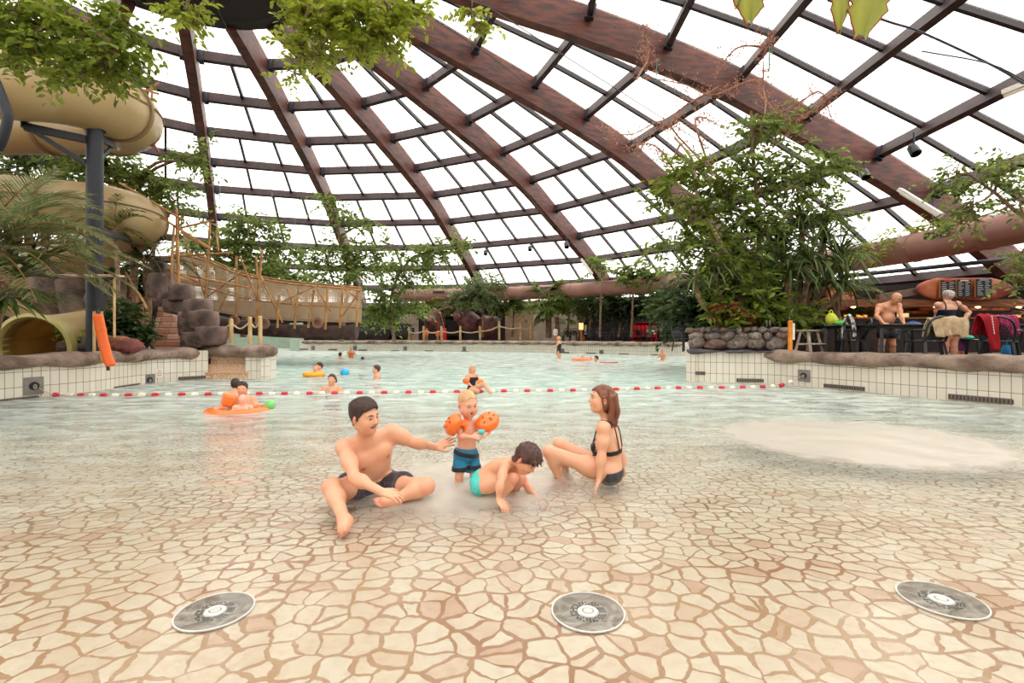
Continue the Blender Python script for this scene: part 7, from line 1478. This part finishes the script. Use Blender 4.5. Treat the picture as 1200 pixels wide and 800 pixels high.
armband('armband', 'orange armband on the left of the blond girl by the float line', at(547.5, 446, 9.9), V3(0, 0, 1), V3(-.6, -.7, 0), s=.8); armband('armband', 'orange armband on the right of the blond girl by the float line', at(562, 449, 9.8), V3(.6, -.2, -.5), V3(.3, -.7, .5), s=.8)
G = Field([at(545, 440, 9.7).x, 9.2, -.1], [at(582, 440, 9.7).x, 10.1, .5], .012)
G.cap(at(554, 456, 9.85), at(568, 450, 9.6), .06, .045, k=.03); G.cap(at(568, 450, 9.6), at(575, 460, 9.5), .042, .03, k=.03); G.cap(at(552, 457, 9.8), at(560, 458, 9.5), .055, .04, k=.03)
o = gmesh(G, 'thighs', mat('plain_skin', TONE, .5), e); 
if o: o.matrix_parent_inverse = Matrix.Translation(-Vector(e.location))
swimmer(398.7, 419.5, 412.5, 'dark-haired swimmer in deep water far back, left of the child with a float', (0, 1, 0), s=1, h=.03)
swimmer(411.5, 419, 406, 'child held up high with an orange float far back', (.5, -.8, 0), hair=HAIR_B, s=.8, h=.03, cloth=mat('orange_cloth', (236, 120, 60), .6)); swimmer(425, 421, 417.8, 'dark head of a swimmer low in the far water', (0, 1, 0), s=1, h=.03)
e, J = swimmer(318, 418, 410, 'child holding something yellow at the end of the left coping', (.3, -1, 0), s=.8, h=.03); ballthing(321, 412.5, 26, .2, (250, 206, 40), 'small yellow ball beside the left coping end')
e, J = swimmer(654.5, 419.8, 394, 'woman in a black swimsuit standing thigh-deep in the far water', (-.8, .3, 0), hair=HAIR_B, cloth=BLACKF, s=.95, h=.02, sex='f')
swimmer(683, 421, 415.5, 'baby in the orange ring far back at the centre', (0, -1, 0), s=.7, bald=True, h=.025); ringfloat(at(682, 421.8, 22.3), .38, .1, 'orange inflatable ring far back near the centre', ORINF)
swimmer(698.5, 424, 416.5, 'dark-haired man swimming beside the far orange ring', (-1, -.2, 0), s=1, h=.025)
e = empty('pool_noodle', at(714, 425, 20.2), 0, 'thin red pool noodle floating right of the far swimmer', 'pool noodle'); MB().tube(spline([at(703, 424.6, 20.4), at(713, 425, 20.2), at(724, 424.6, 20.3)], 4), .035, 8).build('foam', REDP, e, smooth=True); reparent0(e)
swimmer(776, 422.5, 408.5, 'child standing alone in the far water before the tiled wall at right', (-.6, -.7, 0), hair=HAIR_B, s=.72, h=.02)
def bystander(x, ytop, Y, label, hf, s, tone, cloth, hair=HAIR_D, h=.04, z0=.62):
    X = onfl(x, Y); f = V3(*hf).normalized(); r = V3(-f.y, f.x, 0) * -1; H = 1.72 * s; zb = z0; e = top('person', V3(X, Y, zb), label); hc = V3(X, Y, zb + H - .125 * s); nk = hc - V3(0, 0, .14 * s); c = nk - V3(0, 0, .17 * s); pv = c - V3(0, 0, .32 * s); J = dict(pelvis=pv, chest=c, neck=nk, head=hc, hf=f, hu=V3(0, 0, 1), tf=f)
    for n_, q in (('L', 1), ('R', -1)):
        J['sh' + n_] = nk - V3(0, 0, .06 * s) + r * q * -.165 * s; J['el' + n_] = J['sh' + n_] - V3(0, 0, .27 * s) - r * q * .06 * s; J['wr' + n_] = J['el' + n_] - V3(0, 0, .2 * s) + f * .12 * s; J['hi' + n_] = pv - r * q * .09 * s - V3(0, 0, .05); J['kn' + n_] = J['hi' + n_] - V3(0, 0, .4 * s); J['an' + n_] = V3(J['kn' + n_].x, J['kn' + n_].y, zb + .06)
    fd, hd, sp, fr = human(J, s, h, 1, hands=False, feet=False, muscle=0); skin_mesh(fd, e, sp, tone); P, f, u, r = hd; hairmesh(skull_hair(fd, P, f, u, r, s, .02), hair, e, .004, 40); G = region(fd, .02, (c + V3(0, 0, .12), V3(0, 0, 1)), (pv - V3(0, 0, .18), V3(0, 0, -1))); gmesh(G, 'clothes', cloth, e); reparent0(e)
bystander(651, 388, 34.5, 'dark-haired person in white on the far deck behind the standing woman', (0, 1, 0), .62, TONE, WHITEP)
bystander(500, 386, 37.6, 'child with orange armbands standing on the far deck beside the rope posts', (0, -1, 0), .6, TONE, mat('orange_cloth', (236, 120, 60), .6), HAIR_B); bystander(513, 387, 37.6, 'toddler with spread arms and orange vest on the far deck by the red pole', (0, -1, 0), .52, TONE, mat('orange_cloth', (236, 120, 60), .6), HAIR_B); bystander(484, 384, 38, 'person in dark clothes beside the glass door on the far deck', (1, 0, 0), .75, TONE, mat('navy_cloth', (40, 44, 70), .7))
p = at(521, 398, 37.4); e = empty('red_pole', V3(p.x, p.y, .62), 0, 'thick red padded pole on the far deck behind the rope', 'pole'); MB().lathe([(.16, 0), (.16, .95), (.12, 1.05), (.001, 1.08)], (0, 0, 0), 14).build('padding', REDP, e, smooth=True); MB().beam((0, 0, .9), (-.35, 0, 2.4), .05, .05).build('leaning_stick', BAMBOO, e)
